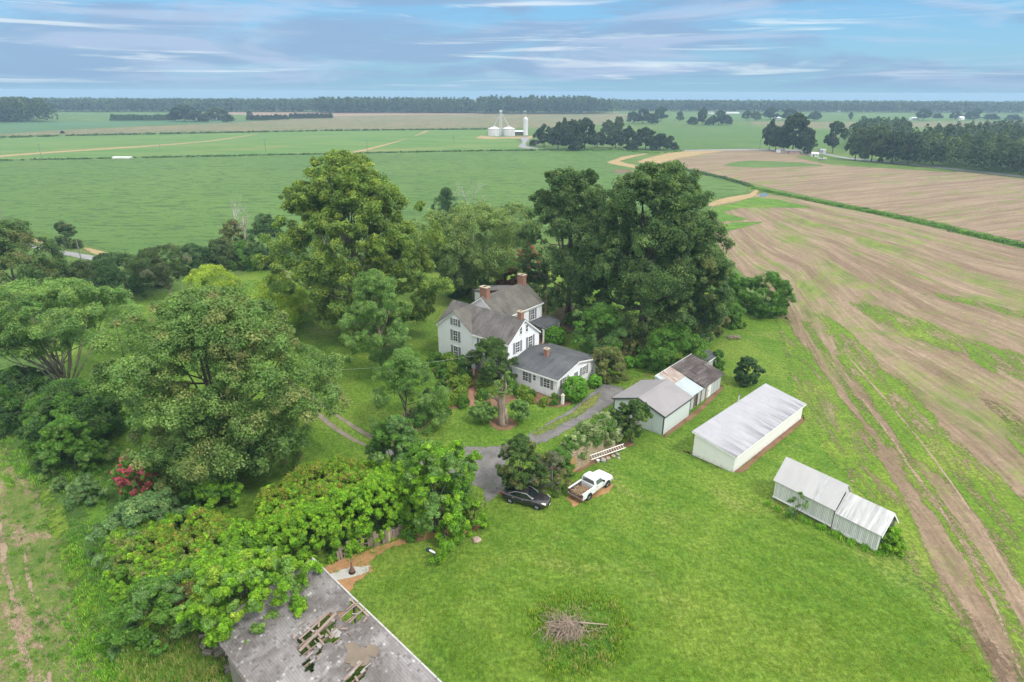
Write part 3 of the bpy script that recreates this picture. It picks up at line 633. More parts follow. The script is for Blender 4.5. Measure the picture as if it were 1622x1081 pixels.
# ------------------------------------------------------------------ windows
WIN = {}
def window(parent, face, a, z, off, w=0.85, h=1.5, shutters=2, sw=0.42, z2=None):
    """window on a wall of the parent: face 'v-' looks along -y at y = off, 'u+' along +x at x = off; a = place along the wall, z = centre height"""
    key = (w, h)
    if key not in WIN:
        t = 0.09; fr = MB()
        fr.box(-w/2-t, -w/2, -0.05, 0.02, -h/2-t, h/2+t); fr.box(w/2, w/2+t, -0.05, 0.02, -h/2-t, h/2+t)
        fr.box(-w/2, w/2, -0.05, 0.02, h/2, h/2+t); fr.box(-w/2-0.03, w/2+0.03, -0.09, 0.02, -h/2-t, -h/2)
        fr.box(-w/2, w/2, -0.040, 0.02, -0.035, 0.035)
        if w > 0.6:
            fr.box(-0.018, 0.018, -0.034, 0.018, 0.035, h/2); fr.box(-0.018, 0.018, -0.034, 0.018, -h/2, -0.035)
            fr.box(-w/2, -0.018, -0.034, 0.018, h/4, h/4+0.03); fr.box(0.018, w/2, -0.034, 0.018, h/4, h/4+0.03)
            fr.box(-w/2, -0.018, -0.034, 0.018, -h/4, -h/4+0.03); fr.box(0.018, w/2, -0.034, 0.018, -h/4, -h/4+0.03)
        pn = MB().box(-w/2, w/2, -0.012, 0.016, -h/2, h/2)
        sh = MB().box(-sw/2, sw/2, -0.045, 0.0, -h/2-0.05, h/2+0.05)
        WIN[key] = (fr.mesh('window', M['white_trim']), pn.mesh('pane', M['pane']), sh.mesh('shutter', M['shutter']))
    fm, pm, sm = WIN[key]
    rz = 0.0 if face == 'v-' else math.pi / 2
    def loc(d): return (a + d, off - 0.003, z) if face == 'v-' else (off + 0.003, a + d, z)
    wd = link('window', fm, None, parent, loc(0), rz)
    link('pane', pm, None, wd)
    if shutters == 2:
        for s in (-1, 1): link('shutter', sm, None, parent, loc(s * (w/2 + 0.12 + sw/2)), rz)
    elif shutters == 1: link('shutter', sm, None, parent, loc(w/2 + 0.12 + sw/2), rz)
    return wd

# ------------------------------------------------------------------ the farmhouse
HO, HTH = (-10.617, 85.313), -0.680
def farmhouse():
    t = thing('farmhouse', 'white clapboard farmhouse of three joined blocks with brick chimneys and shuttered windows', 'house', (HO[0], HO[1], 0), HTH)
    he, hr, LA, DA, WG = 5.56, 8.15, 12.95, 6.77, 6.61; hm = DA / 2
    # middle block with its cross gable
    w = MB()
    w.poly([(0,0,0),(LA,0,0),(LA,0,he),(WG,0,he),(WG/2,0,hr),(0,0,he)])
    w.poly([(LA,0,0),(LA,DA,0),(LA,DA,he),(LA,hm,hr),(LA,0,he)])
    w.poly([(0,DA,0),(0,0,0),(0,0,he),(0,hm,hr),(0,DA,he)])
    w.poly([(LA,DA,0),(0,DA,0),(0,DA,he),(LA,DA,he)])
    w.build('wall', M['white_siding'], t)
    o = 0.22; k = (hr - he) / hm; kg = (hr - he) / (WG/2); e = 0.10
    def zz(v): return he + k * v + e
    def zg(u): return he + kg * u + e
    r = MB(); th = (0, 0, -0.09); u0 = WG/2
    r.slab([(WG + o, -o, zz(-o)), (LA+o, -o, zz(-o)), (LA+o, hm, zz(hm)), (u0, hm, zz(hm))], th)
    r.slab([(-o, -o, zz(-o)), (u0, hm, zz(hm)), (-o, hm, zz(hm))], th)
    r.slab([(-o, hm, zz(hm)+0.002), (LA+o, hm, zz(hm)+0.002), (LA+o, DA+o, zz(-o)), (-o, DA+o, zz(-o))], th)
    rf = r.build('roof', M['roof_old'], t)
    r = MB()
    r.slab([(WG+o, -o, zg(-o)), (u0, -o-0.12, zg(u0)), (u0, hm, zz(hm)+0.003), (WG, 0, zg(0))], th)
    r.slab([(-o, -o, zg(-o)), (u0, hm, zz(hm)+0.003), (u0, -o-0.12, zg(u0))], th)
    r.build('roof', M['roof_old_y'], t)
    tr = MB()   # rake boards and corner boards
    tr.slab([(-o, -o-0.03, zg(-o)-0.10), (u0, -o-0.03, zg(u0)-0.10), (u0, -o-0.03, zg(u0)-0.30), (-o, -o-0.03, zg(-o)-0.30)], (0, 0.03, 0))
    tr.slab([(WG+o, -o-0.03, zg(-o)-0.10), (u0, -o-0.03, zg(u0)-0.10), (u0, -o-0.03, zg(u0)-0.30), (WG+o, -o-0.03, zg(-o)-0.30)], (0, 0.03, 0))
    for s, v0 in ((1, -o), (-1, DA+o)):
        tr.slab([(LA+o, v0, zz(-o)-0.10), (LA+o, hm, zz(hm)-0.10), (LA+o, hm, zz(hm)-0.30), (LA+o, v0, zz(-o)-0.30)], (0.03, 0, 0))
    tr.box(WG+0.2, LA+o, -o-0.04, -o, he-0.24, he-0.02)
    for x, y in ((0, 0), (LA, 0), (LA, DA)): tr.box(x-0.09, x+0.025, y-0.025, y+0.09, 0.02, he-0.12)
    tr.box(WG-0.05, WG+0.05, -0.06, -0.01, 0.05, he)      # downpipe at the valley
    tr.build('trim', M['white_trim'], t)
    ft = MB().box(-0.05, LA+0.05, -0.05, DA+0.05, 0, 0.35).build('foundation', M['brick'], t)
    for a, z, h in ((3.45, 6.48, 0.95), (3.4, 4.43, 1.55), (3.4, 2.05, 1.55)): window(t, 'v-', a, z, 0, 0.8, h)
    for a in (8.43, 11.1): window(t, 'v-', a, 4.45, 0, 0.8, 1.55)
    window(t, 'v-', 11.1, 2.0, 0, 0.8, 1.55)
    for a in (2.72, 4.03): window(t, 'u+', a, 6.72, LA, 0.42, 0.95, 0)
    for a in (2.05, 4.85): window(t, 'u+', a, 4.55, LA, 0.8, 1.5)
    # front door under a small hood on one post
    d = MB().box(7.15, 8.05, -0.05, 0.0, 0.35, 2.4).build('door', M['shutter'], t)
    MB().lathe([(0.035, -0.10), (0.035, -0.05)], 8, (7.95, 0, 1.35), 'y').build('handle', M['galv'], d)
    p = MB()
    p.slab([(6.5, 0.0, 3.25), (8.6, 0.0, 3.25), (8.45, -1.75, 2.75), (6.65, -1.75, 2.75)], (0, 0, -0.10))
    pr = p.build('porch_roof', M['roof_dark'], t)
    q = MB()
    for x in (6.9, 8.2): q.box(x-0.07, x+0.07, -1.62, -1.48, 0.0, 2.66)
    q.box(6.72, 8.38, -1.66, -1.44, 2.50, 2.66); q.build('porch_post', M['white_trim'], t)
    MB().box(6.6, 8.5, -1.7, -0.06, 0.0, 0.30).build('step', M['brick'], t)

    # rear block: ridge across the first
    a0, n0, WB, be, br_, LB = -1.216, DA + 0.02, 7.155, 5.75, 8.30, 10.2
    w = MB(); a1, n1, am = a0 + WB, n0 + LB, a0 + WB/2
    w.poly([(a0,n0,0),(a1,n0,0),(a1,n0,be),(am,n0,br_),(a0,n0,be)]); w.poly([(a1,n0,0),(a1,n1,0),(a1,n1,be),(a1,n0,be)])
    w.poly([(a1,n1,0),(a0,n1,0),(a0,n1,be),(am,n1,br_),(a1,n1,be)]); w.poly([(a0,n1,0),(a0,n0,0),(a0,n0,be),(a0,n1,be)])
    w.build('wall', M['white_siding'], t)
    kb = (br_ - be) / (WB/2)
    r = MB()
    r.slab([(am, n0-0.25, br_+e), (a1+o, n0-0.25, be-kb*o+e), (a1+o, n1+0.25, be-kb*o+e), (am, n1+0.25, br_+e)], th)
    r.slab([(am, n0-0.25, br_+e+0.002), (a0-o, n0-0.25, be-kb*o+e), (a0-o, n1+0.25, be-kb*o+e), (am, n1+0.25, br_+e+0.002)], th)
    r.build('roof', M['roof_old_y'], t)
    tr = MB()
    for s, ue in ((1, a1+o), (-1, a0-o)):
        tr.slab([(ue, n0-0.28, be-kb*o), (am, n0-0.28, br_), (am, n0-0.28, br_-0.26), (ue, n0-0.28, be-kb*o-0.26)], (0, 0.03, 0))
    tr.box(a1+o, a1+o+0.04, n0-0.2, n1+0.2, be-kb*o-0.16, be-kb*o+0.06)
    for y in (n0, n1): tr.box(a1-0.07, a1+0.025, y-0.09, y+0.025, 0.02, be-0.1)
    tr.build('trim', M['white_trim'], t)
    for a in (9.4, 14.6): window(t, 'u+', a, 4.3, a1, 0.85, 1.6)
    for a in (9.4, 14.6): window(t, 'u+', a, 1.8, a1, 0.85, 1.6)
    # low rear wing behind the ridge
    w = MB()
    w.slab([(a0-3.5, n1-4.4, 6.6), (a0-3.5, n1-0.6, 6.6), (am-0.6, n1-0.6, 7.85), (am-0.6, n1-4.4, 7.85)], (0, 0, -0.1)).build('roof', M['roof_old'], t)
    MB().box(a0-3.3, a0-0.02, n1-4.2, n1-0.8, 0, 6.45).build('wall', M['white_siding'], t)
    # side porch of the rear block
    p = MB(); p.slab([(a1+0.02, 13.6, 3.35), (a1+0.02, 18.2, 3.35), (8.9, 18.2, 2.95), (8.9, 13.6, 2.95)], (0, 0, -0.12)); p.build('porch_roof', M['roof_dark'], t)
    q = MB()
    for y in (13.9, 15.9, 17.9): q.box(8.55, 8.75, y-0.1, y+0.1, 0.0, 2.86)
    q.box(8.5, 8.8, 13.65, 18.15, 2.64, 2.84); q.build('porch_post', M['white_trim'], t)
    MB().box(a1+0.02, 8.85, 13.7, 18.1, 0.0, 0.35).build('step', M['brick'], t)

    # one-storey front wing
    LC, c0, WC, ce, cr = 20.84, 0.22, 9.14, 2.785, 3.80; c1 = c0 + WC; cm = c0 + WC/2; kc = (cr - ce) / (WC/2); x0 = LA + 0.003
    w = MB()
    w.poly([(x0,c0,0),(LC,c0,0),(LC,c0,ce),(x0,c0,ce)]); w.poly([(LC,c0,0),(LC,c1,0),(LC,c1,ce),(LC,cm,cr),(LC,c0,ce)])
    w.poly([(LC,c1,0),(x0,c1,0),(x0,c1,ce),(LC,c1,ce)]); w.poly([(x0,c0,0),(x0,c1,0),(x0,c1,ce),(x0,cm,cr),(x0,c0,ce)])
    w.build('wall', M['white_siding'], t)
    r = MB()
    r.slab([(x0+0.03, c0-0.35, ce-kc*0.35+e), (LC+0.3, c0-0.35, ce-kc*0.35+e), (LC+0.3, cm, cr+e), (x0+0.03, cm, cr+e)], (0, 0, -0.11))
    r.slab([(x0+0.03, c1+0.35, ce-kc*0.35+e), (LC+0.3, c1+0.35, ce-kc*0.35+e), (LC+0.3, cm, cr+e+0.002), (x0+0.03, cm, cr+e+0.002)], (0, 0, -0.11))
    r.build('roof', M['roof_dark'], t)
    tr = MB()
    for y in (c0-0.35, c1+0.35):
        tr.slab([(LC+0.3, y, ce-kc*0.35), (LC+0.3, cm, cr), (LC+0.3, cm, cr-0.20), (LC+0.3, y, ce-kc*0.35-0.20)], (0.03, 0, 0))
    tr.box(x0+0.05, LC+0.33, c0-0.39, c0-0.35, ce-kc*0.35-0.14, ce-kc*0.35+0.08)
    for y in (c0, c1): tr.box(LC-0.08, LC+0.025, y-0.025 if y == c0 else y-0.08, y+0.08 if y == c0 else y+0.025, 0.02, ce-0.1)
    tr.box(LC-0.22, LC-0.14, c0-0.07, c0-0.01, 0.05, ce)
    tr.build('trim', M['white_trim'], t)
    window(t, 'v-', 15.77, 1.75, c0, 0.85, 1.3, 1); window(t, 'v-', 17.26, 1.95, c0, 0.42, 0.7, 0); window(t, 'v-', 19.25, 1.8, c0, 0.95, 1.3)
    window(t, 'u+', 1.85, 1.85, LC, 0.85, 1.15); window(t, 'u+', 6.45, 1.85, LC, 0.85, 1.15)
    d = MB().box(LC, LC+0.05, 4.1, 4.95, 0.15, 2.25).build('door', M['shutter'], t)
    MB().lathe([(0.04, 0.0), (0.04, 0.06)], 8, (LC+0.1, 4.85, 1.2), 'y').build('handle', M['galv'], d)
    # chimneys
    def chim(x, y, z0, z1, wx, wy):
        c = MB().box(x-wx/2, x+wx/2, y-wy/2, y+wy/2, z0, z1-0.14).build('chimney', M['brick'], t)
        MB().box(x-wx/2-0.08, x+wx/2+0.08, y-wy/2-0.08, y+wy/2+0.08, z1-0.14, z1).build('cap', M['chimney_cap'], c)
        MB().box(x-wx/4, x+wx/4, y-wy/4, y+wy/4, z1, z1+0.03).build('flue', M['dark_inside'], c)  # solid block, the dark of the flue hole put into its colour
    chim(am, n0+0.75, 7.3, 9.75, 1.3, 0.85); chim(am, n1-0.6, 7.3, 9.75, 1.15, 0.8); chim(12.35, hm+0.05, 7.6, 9.2, 0.65, 0.65)
    chim(16.5, 3.85, 3.2, 4.75, 0.55, 0.55)
    return t
farmhouse()

# ------------------------------------------------------------------ garage, sheds
GO, GTH = (17.247, 63.245), 2.413
def garage():
    t = thing('garage', 'pale grey metal garage with mauve grey gabled roof and dark trim', 'garage', (GO[0], GO[1], 0), GTH)
    W, L, he, hr = 6.684, 6.447, 2.593, 3.727
    w = MB(); m_ = W/2
    w.poly([(0,0,0),(W,0,0),(W,0,he),(m_,0,hr),(0,0,he)]); w.poly([(0,-L,0),(W,-L,0),(W,-L,he),(m_,-L,hr),(0,-L,he)])
    w.poly([(0,0,0),(0,-L,0),(0,-L,he),(0,0,he)]); w.poly([(W,0,0),(W,-L,0),(W,-L,he),(W,0,he)])
    w.build('wall', M['garage_wall'], t)
    k = (hr-he)/m_; o = 0.22; e = 0.07
    r = MB()
    r.slab([(-o, o, he-k*o+e), (m_, o, hr+e), (m_, -L-0.12, hr+e), (-o, -L-0.12, he-k*o+e)], (0, 0, -0.07))
    r.slab([(W+o, o, he-k*o+e), (m_, o, hr+e+0.002), (m_, -L-0.12, hr+e+0.002), (W+o, -L-0.12, he-k*o+e)], (0, 0, -0.07))
    r.build('roof', M['garage_roof'], t)
    MB().slab([(m_-0.22, o+0.01, hr+e-0.22*k+0.01), (m_, o+0.01, hr+e+0.012), (m_, -L-0.13, hr+e+0.012), (m_-0.22, -L-0.13, hr+e-0.22*k+0.01)], (0, 0, 0.02)).slab(
        [(m_+0.22, o+0.01, hr+e-0.22*k+0.01), (m_, o+0.01, hr+e+0.014), (m_, -L-0.13, hr+e+0.014), (m_+0.22, -L-0.13, hr+e-0.22*k+0.01)], (0, 0, 0.02)).build('ridge_cap', M['garage_roof'], t)
    tr = MB()
    for x in (-o, W+o): tr.slab([(x, o+0.002, he-k*o+0.02), (m_, o+0.002, hr+0.02), (m_, o+0.002, hr-0.15), (x, o+0.002, he-k*o-0.15)], (0, 0.04, 0))
    tr.box(-o-0.04, -o, -L-0.1, o, he-k*o-0.12, he-k*o+0.05)
    tr.box(-0.03, 0.09, -0.09, 0.03, 0.0, he-0.05); tr.box(W-0.09, W+0.03, -0.09, 0.03, 0.0, he-0.05); tr.box(-0.03, 0.09, -L-0.03, -L+0.09, 0, he-0.05)
    tr.build('trim', M['dark_trim'], t)
    d = MB().box(1.55, 4.85, 0.0, 0.045, 0.03, 2.15).build('garage_door', M['garage_door'], t)
    MB().box(3.1, 3.3, 0.045, 0.085, 0.5, 0.56).build('handle', M['dark_trim'], d)
    MB().box(1.43, 1.55, 0.0, 0.06, 0.0, 2.27).box(4.85, 4.97, 0.0, 0.06, 0.0, 2.27).box(1.55, 4.85, 0.0, 0.06, 2.15, 2.27).build('door_frame', M['garage_wall'], t)
garage()
def back_shed():
    t = thing('shed', 'long weathered shed behind the garage with patched grey board, rusty tin and pale tin roof', 'shed', (GO[0], GO[1], 0), GTH)
    y0, y1 = -6.60, -16.1; xl, xh = 0.55, 5.05
    def z(x): return 2.15 + (x - xl) * (3.55 - 2.15) / (xh - xl)
    w = MB()
    w.poly([(xl, y0, 0), (xl, y1, 0), (xl, y1, z(xl)), (xl, y0, z(xl))]); w.poly([(xh, y0, 0), (xh, y1, 0), (xh, y1, z(xh)), (xh, y0, z(xh))])
    w.poly([(xl, y1, 0), (xh, y1, 0), (xh, y1, z(xh)), (xl, y1, z(xl))]); w.poly([(xl, y0, 0), (xh, y0, 0), (xh, y0, z(xh)), (xl, y0, z(xl))])
    w.build('wall', M['shed_wall'], t)
    def pan(xa, xb, ya, yb, lift): return [(xa, ya, z(xa)+lift), (xb, ya, z(xb)+lift), (xb, yb, z(xb)+lift), (xa, yb, z(xa)+lift)]
    # sway in the old board roof: five strips, each sagging a little
    r = MB(); ys = np.linspace(-10.55, y1-0.25, 7); sag = [0, -.03, -.06, -.07, -.05, -.02, 0]; xs = np.linspace(xl-0.35, xh+0.05, 6)
    for i in range(6):
        for j in range(5):
            q = []
            for (xx, jj) in ((xs[j], j), (xs[j+1], j+1)):
                pass
            s0, s1 = sag[i], sag[i+1]; f0 = math.sin(math.pi*j/5); f1 = math.sin(math.pi*(j+1)/5)
            r.poly([(xs[j], ys[i], z(xs[j])+0.10+s0*f0), (xs[j+1], ys[i], z(xs[j+1])+0.10+s0*f1), (xs[j+1], ys[i+1], z(xs[j+1])+0.10+s1*f1), (xs[j], ys[i+1], z(xs[j])+0.10+s1*f0)])
    ob = r.build('roof', M['weathered_roof'], t)
    md = ob.modifiers.new('thick', 'SOLIDIFY'); md.thickness = 0.07; md.offset = -1
    MB().slab(pan(2.75, xh+0.05, -10.53, -7.35, 0.085), (0, 0, -0.05)).build('roof', M['rusty_roof'], t)['label'] = 'rusty streaked tin roof section'
    MB().slab(pan(0.25, 2.85, -10.35, -7.3, 0.13), (0, 0, -0.05)).build('roof', M['pale_roof'], t)['label'] = 'pale blue grey tin roof section'
    MB().slab(pan(2.75, xh+0.05, -7.33, -6.62, 0.08), (0, 0, -0.05)).build('roof', M['pale_roof'], t)
    MB().slab([(xh+0.05, y0, z(xh)+0.14), (xh+0.05, y1-0.25, z(xh)+0.14), (xh+0.05, y1-0.25, z(xh)-0.12), (xh+0.05, y0, z(xh)-0.12)], (0.04, 0, 0)).box(xh-0.12, xh+0.05, -7.42, -7.32, z(xh)+0.10, z(xh)+0.16).build('trim', M['white_trim'], t)
    d = MB().box(xl-0.05, xl, -13.2, -12.35, 0.05, 1.95).build('door', M['white_trim'], t); d['label'] = 'plain white plank door'
    MB().box(xl-0.08, xl-0.05, -12.55, -12.45, 0.95, 1.05).build('handle', M['dark_trim'], d)
    for ya, yb in ((-9.35, -8.75), (-11.95, -11.85)): MB().box(xl-0.02, xl-0.003, ya, yb, 0.1, 1.9).build('opening', M['dark_inside'], t)  # dark panels on an unbroken wall, the shade of the interior painted on
    for y in (-8.6, -9.4, -10.4, -11.7): MB().box(xl-0.10, xl, y-0.06, y+0.06, 0, 2.05).build('post', M['plank'], t)
back_shed()
def small_shed():
    t = thing('shed', 'small low shed with dark flat roof and white walls beyond the weathered shed', 'shed', (GO[0], GO[1], 0), GTH)
    x0, x1, y0, y1 = 3.85, 6.2, -18.9, -21.9
    MB().box(x0, x1, y1, y0, 0, 2.15).build('wall', M['white_wall'], t)
    MB().slab([(x0-0.2, y0+0.15, 2.25), (x1+0.2, y0+0.15, 2.5), (x1+0.2, y1-0.2, 2.5), (x0-0.2, y1-0.2, 2.25)], (0, 0, -0.09)).build('roof', M['roof_dark'], t)
    MB().slab([(x0-0.2, y0+0.15, 2.16), (x0-0.2, y1-0.2, 2.16), (x0-0.2, y1-0.2, 2.02), (x0-0.2, y0+0.15, 2.02)], (-0.03, 0, 0)).build('trim', M['white_trim'], t)
    MB().box(x0-0.04, x0, -20.7, -19.9, 0.05, 1.9).build('door', M['shed_wall'], t)
small_shed()
def long_shed():
    x, y, th, W, L, h1, h2, o = 19.564, 59.041, -0.798, 4.723, 16.645, 2.90, 2.05, 0.22
    t = thing('shed', 'long white shed with a sloping white tin roof stained dark along its low edge', 'shed', (x, y, 0), th)
    w = MB()
    w.poly([(0,0,0),(W,0,0),(W,0,h2),(0,0,h1)]); w.poly([(W,0,0),(W,L,0),(W,L,h2),(W,0,h2)]); w.poly([(W,L,0),(0,L,0),(0,L,h1),(W,L,h2)]); w.poly([(0,L,0),(0,0,0),(0,0,h1),(0,L,h1)])
    w.build('wall', M['white_wall'], t)
    k = (h2-h1)/W; e = 0.08
    MB().slab([(-o,-o,h1-k*o+e),(W+o,-o,h2+k*o+e),(W+o,L+o,h2+k*o+e),(-o,L+o,h1-k*o+e)], (0,0,-0.06)).build('roof', M['long_roof'], t)
    tr = MB(); tr.slab([(-o,-o-0.002,h1-k*o+0.01),(W+o,-o-0.002,h2+k*o+0.01),(W+o,-o-0.002,h2+k*o-0.13),(-o,-o-0.002,h1-k*o-0.13)], (0,-0.03,0))
    tr.box(W+o, W+o+0.03, -o, L+o, h2+k*o-0.12, h2+k*o+0.03); tr.build('trim', M['white_trim'], t)
    c = MB().tube([(-0.1, 9.6, 2.6), (-0.1, 9.6, 4.0)], 0.07, 8).build('stovepipe', M['galv'], t)
    MB().lathe([(0.16, 3.98), (0.05, 4.14)], 10, (-0.1, 9.6, 0)).build('cap', M['rust'], c)
    d = MB().box(-0.05, 0.0, 7.0, 8.0, 0.1, 2.0).build('door', M['white_trim'], t)
    MB().box(-0.08, -0.05, 7.1, 7.2, 1.0, 1.06).build('handle', M['dark_trim'], d)
long_shed()
def corn_crib():
    x, y, th = 25.263, 51.235, -0.910
    L1, L2, W = 5.706, 3.95, 2.93; he, hr, he2, hr2 = 2.33, 4.05, 2.30, 3.75; z0 = 0.28
    t = thing('corn_crib', 'white slatted corn crib in two heights raised on piers with tin gable roofs', 'corn crib', (x, y, 0), th)
    w = MB()
    w.poly([(0,0,z0),(L1,0,z0),(L1,0,he),(0,0,he)]); w.poly([(L1,W,z0),(0,W,z0),(0,W,he),(L1,W,he)])
    w.poly([(0,W,z0),(0,0,z0),(0,0,he),(0,W/2,hr),(0,W,he)]); w.poly([(L1,W,z0),(L1,0,z0),(L1,0,he),(L1,W/2,hr),(L1,W,he)])
    w.build('wall', M['crib_wall'], t)
    k = (hr-he)/(W/2); o = 0.22; e = 0.07
    r = MB()
    r.slab([(-0.15,-o,he-k*o+e),(L1+0.12,-o,he-k*o+e),(L1+0.12,W/2,hr+e),(-0.15,W/2,hr+e)], (0,0,-0.05))
    r.slab([(-0.15,W+o,he-k*o+e),(L1+0.12,W+o,he-k*o+e),(L1+0.12,W/2,hr+e+0.002),(-0.15,W/2,hr+e+0.002)], (0,0,-0.05))
    r.build('roof', M['crib_roof'], t)
    r = MB().slab([(3.55,-o-0.006,he-k*o+e+0.012),(4.2,-o-0.006,he-k*o+e+0.012),(4.2,W/2-0.05,hr+e-0.05*k+0.012),(3.55,W/2-0.05,hr+e-0.05*k+0.012)], (0,0,0.008)).build('patch', M['crib_roof_old'], t); r['label'] = 'dull grey strip where the roof sheets lap'
    # lower part: its own slats, an open gable end towards the field
    X = L1 + L2; W2 = W - 0.2; y2 = 0.05
    for yy in (y2, W2): MB().poly([(L1+0.01,yy,0.05),(X,yy,0.05),(X,yy,he2-0.25),(L1+0.01,yy,he2-0.25)]).build('wall', M['crib_wall'], t)
    g = MB()
    g.poly([(X,y2,0.0),(X,y2+0.75,0.0),(X,y2+0.75,2.1),(X,W2,2.1),(X,W2/2,hr2-0.25),(X,y2,he2-0.25)])
    g.build('gable', M['crib_wall'], t)
    MB().poly([(X-1.6,y2+0.1,0.05),(X-1.6,W2-0.1,0.05),(X-1.6,W2-0.1,2.2),(X-1.6,y2+0.1,2.2)]).build('opening', M['dark_inside'], t)  # dark sheet behind the open end, painted as the shade within
    k2 = (hr2-he2)/(W2/2)
    r = MB()
    r.slab([(L1+0.14,-0.2,he2-0.25-k2*0.2+e),(X+0.2,-0.2,he2-0.25-k2*0.2+e),(X+0.2,W2/2,hr2-0.25+e),(L1+0.14,W2/2,hr2-0.25+e)], (0,0,-0.05))
    r.slab([(L1+0.14,W2+0.25,he2-0.25-k2*0.2+e),(X+0.2,W2+0.25,he2-0.25-k2*0.2+e),(X+0.2,W2/2,hr2-0.25+e+0.002),(L1+0.14,W2/2,hr2-0.25+e+0.002)], (0,0,-0.05))
    r.build('roof', M['crib_roof_old'], t)['label'] = 'tarnished lower roof with grey blotches'
    tr = MB(); tr.box(-0.03, L1+0.03, -0.035, -0.003, z0-0.06, z0+0.10); tr.box(L1+0.06, L1+0.16, y2-0.05, y2-0.003, 0.05, he2-0.2); tr.box(X-0.10, X+0.03, y2-0.06, y2-0.003, 0.0, he2-0.3)
    tr.box(L1+0.1, X, y2-0.05, y2-0.01, 0.05, 0.28)
    for s, ye in ((1, -0.2), (-1, W2+0.25)): tr.slab([(X+0.2, ye, he2-0.25-k2*0.2+0.02), (X+0.2, W2/2, hr2-0.25+0.02), (X+0.2, W2/2, hr2-0.42), (X+0.2, ye, he2-0.25-k2*0.2-0.14)], (0.03, 0, 0))
    tr.build('trim', M['white_trim'], t)
    MB().tube([(L1+0.03, -0.04, 0.1), (L1+0.03, -0.04, he-0.1)], 0.035, 6).build('rod', M['rust'], t)
    for i in range(9):
        MB().box(0.1+i*0.68, 0.32+i*0.68, 0.02, 0.3, 0.0, z0).build('pier', M['dark_inside'], t)
corn_crib()

# ------------------------------------------------------------------ ruined barn in the foreground
def barn_mat():
    m, n, b = new_mat('grey_broken_shingle'); o = n.obj(); x, y, z = n.sep(o)
    # local x runs along the eave, y across; courses along x
    fr = n.math('FRACT', n.math('DIVIDE', y, 0.17))
    row = n.math('FLOOR', n.math('DIVIDE', y, 0.17))
    cell = n.comb(n.math('MULTIPLY', n.math('ADD', x, n.math('MULTIPLY', row, 0.37)), 5.5), row, 0.0)
    wn = n.new('ShaderNodeTexWhiteNoise', noise_dimensions='2D'); n.put(wn.inputs['Vector'], n.comb(n.math('FLOOR', n.math('MULTIPLY', n.math('ADD', x, n.math('MULTIPLY', row, 0.37)), 5.5)), row, 0.0))
    big = n.noise(o, 0.35, 5, 0.65, 0.7); md = n.noise(o, 1.4, 5, 0.7, 0.5)
    a = n.mix(n.step(big, 0.35, 0.65), (0.135, 0.122, 0.115), (0.25, 0.235, 0.232))
    a = n.mix(n.step(md, 0.48, 0.78), a, (0.33, 0.315, 0.315))
    a = n.mix(n.math('MULTIPLY', n.step(wn.outputs[0], 0.962, 0.972), n.step(md, 0.42, 0.6)), a, (0.42, 0.40, 0.39))
    a = n.mix(n.math('MULTIPLY', n.step(wn.outputs[0], 0.12, 0.05), 0.55), a, (0.09, 0.08, 0.075))
    bare = n.step(n.math('ADD', n.vor(n.map(o, (1, 1, 0), (0, 0, 0), (1.35, 0, 0)), 0.001), 0), 0, 1, 0, 0)
    a = n.mix(n.math('MULTIPLY', n.step(fr, 0.0, 0.22, 1, 0), 0.45), a, (0.06, 0.055, 0.05))
    setp(n, b, a, 0.95, 0.15, 0, n.bump(n.math('ADD', fr, wn.outputs[0]), 0.6, 0.03)); return m
M['barn_roof'] = barn_mat()
M['bare_deck'] = plain('bare_brown_roof_felt', (0.18, 0.145, 0.11), 0.95, var=0.3, scale=1.5, bump=0.5)
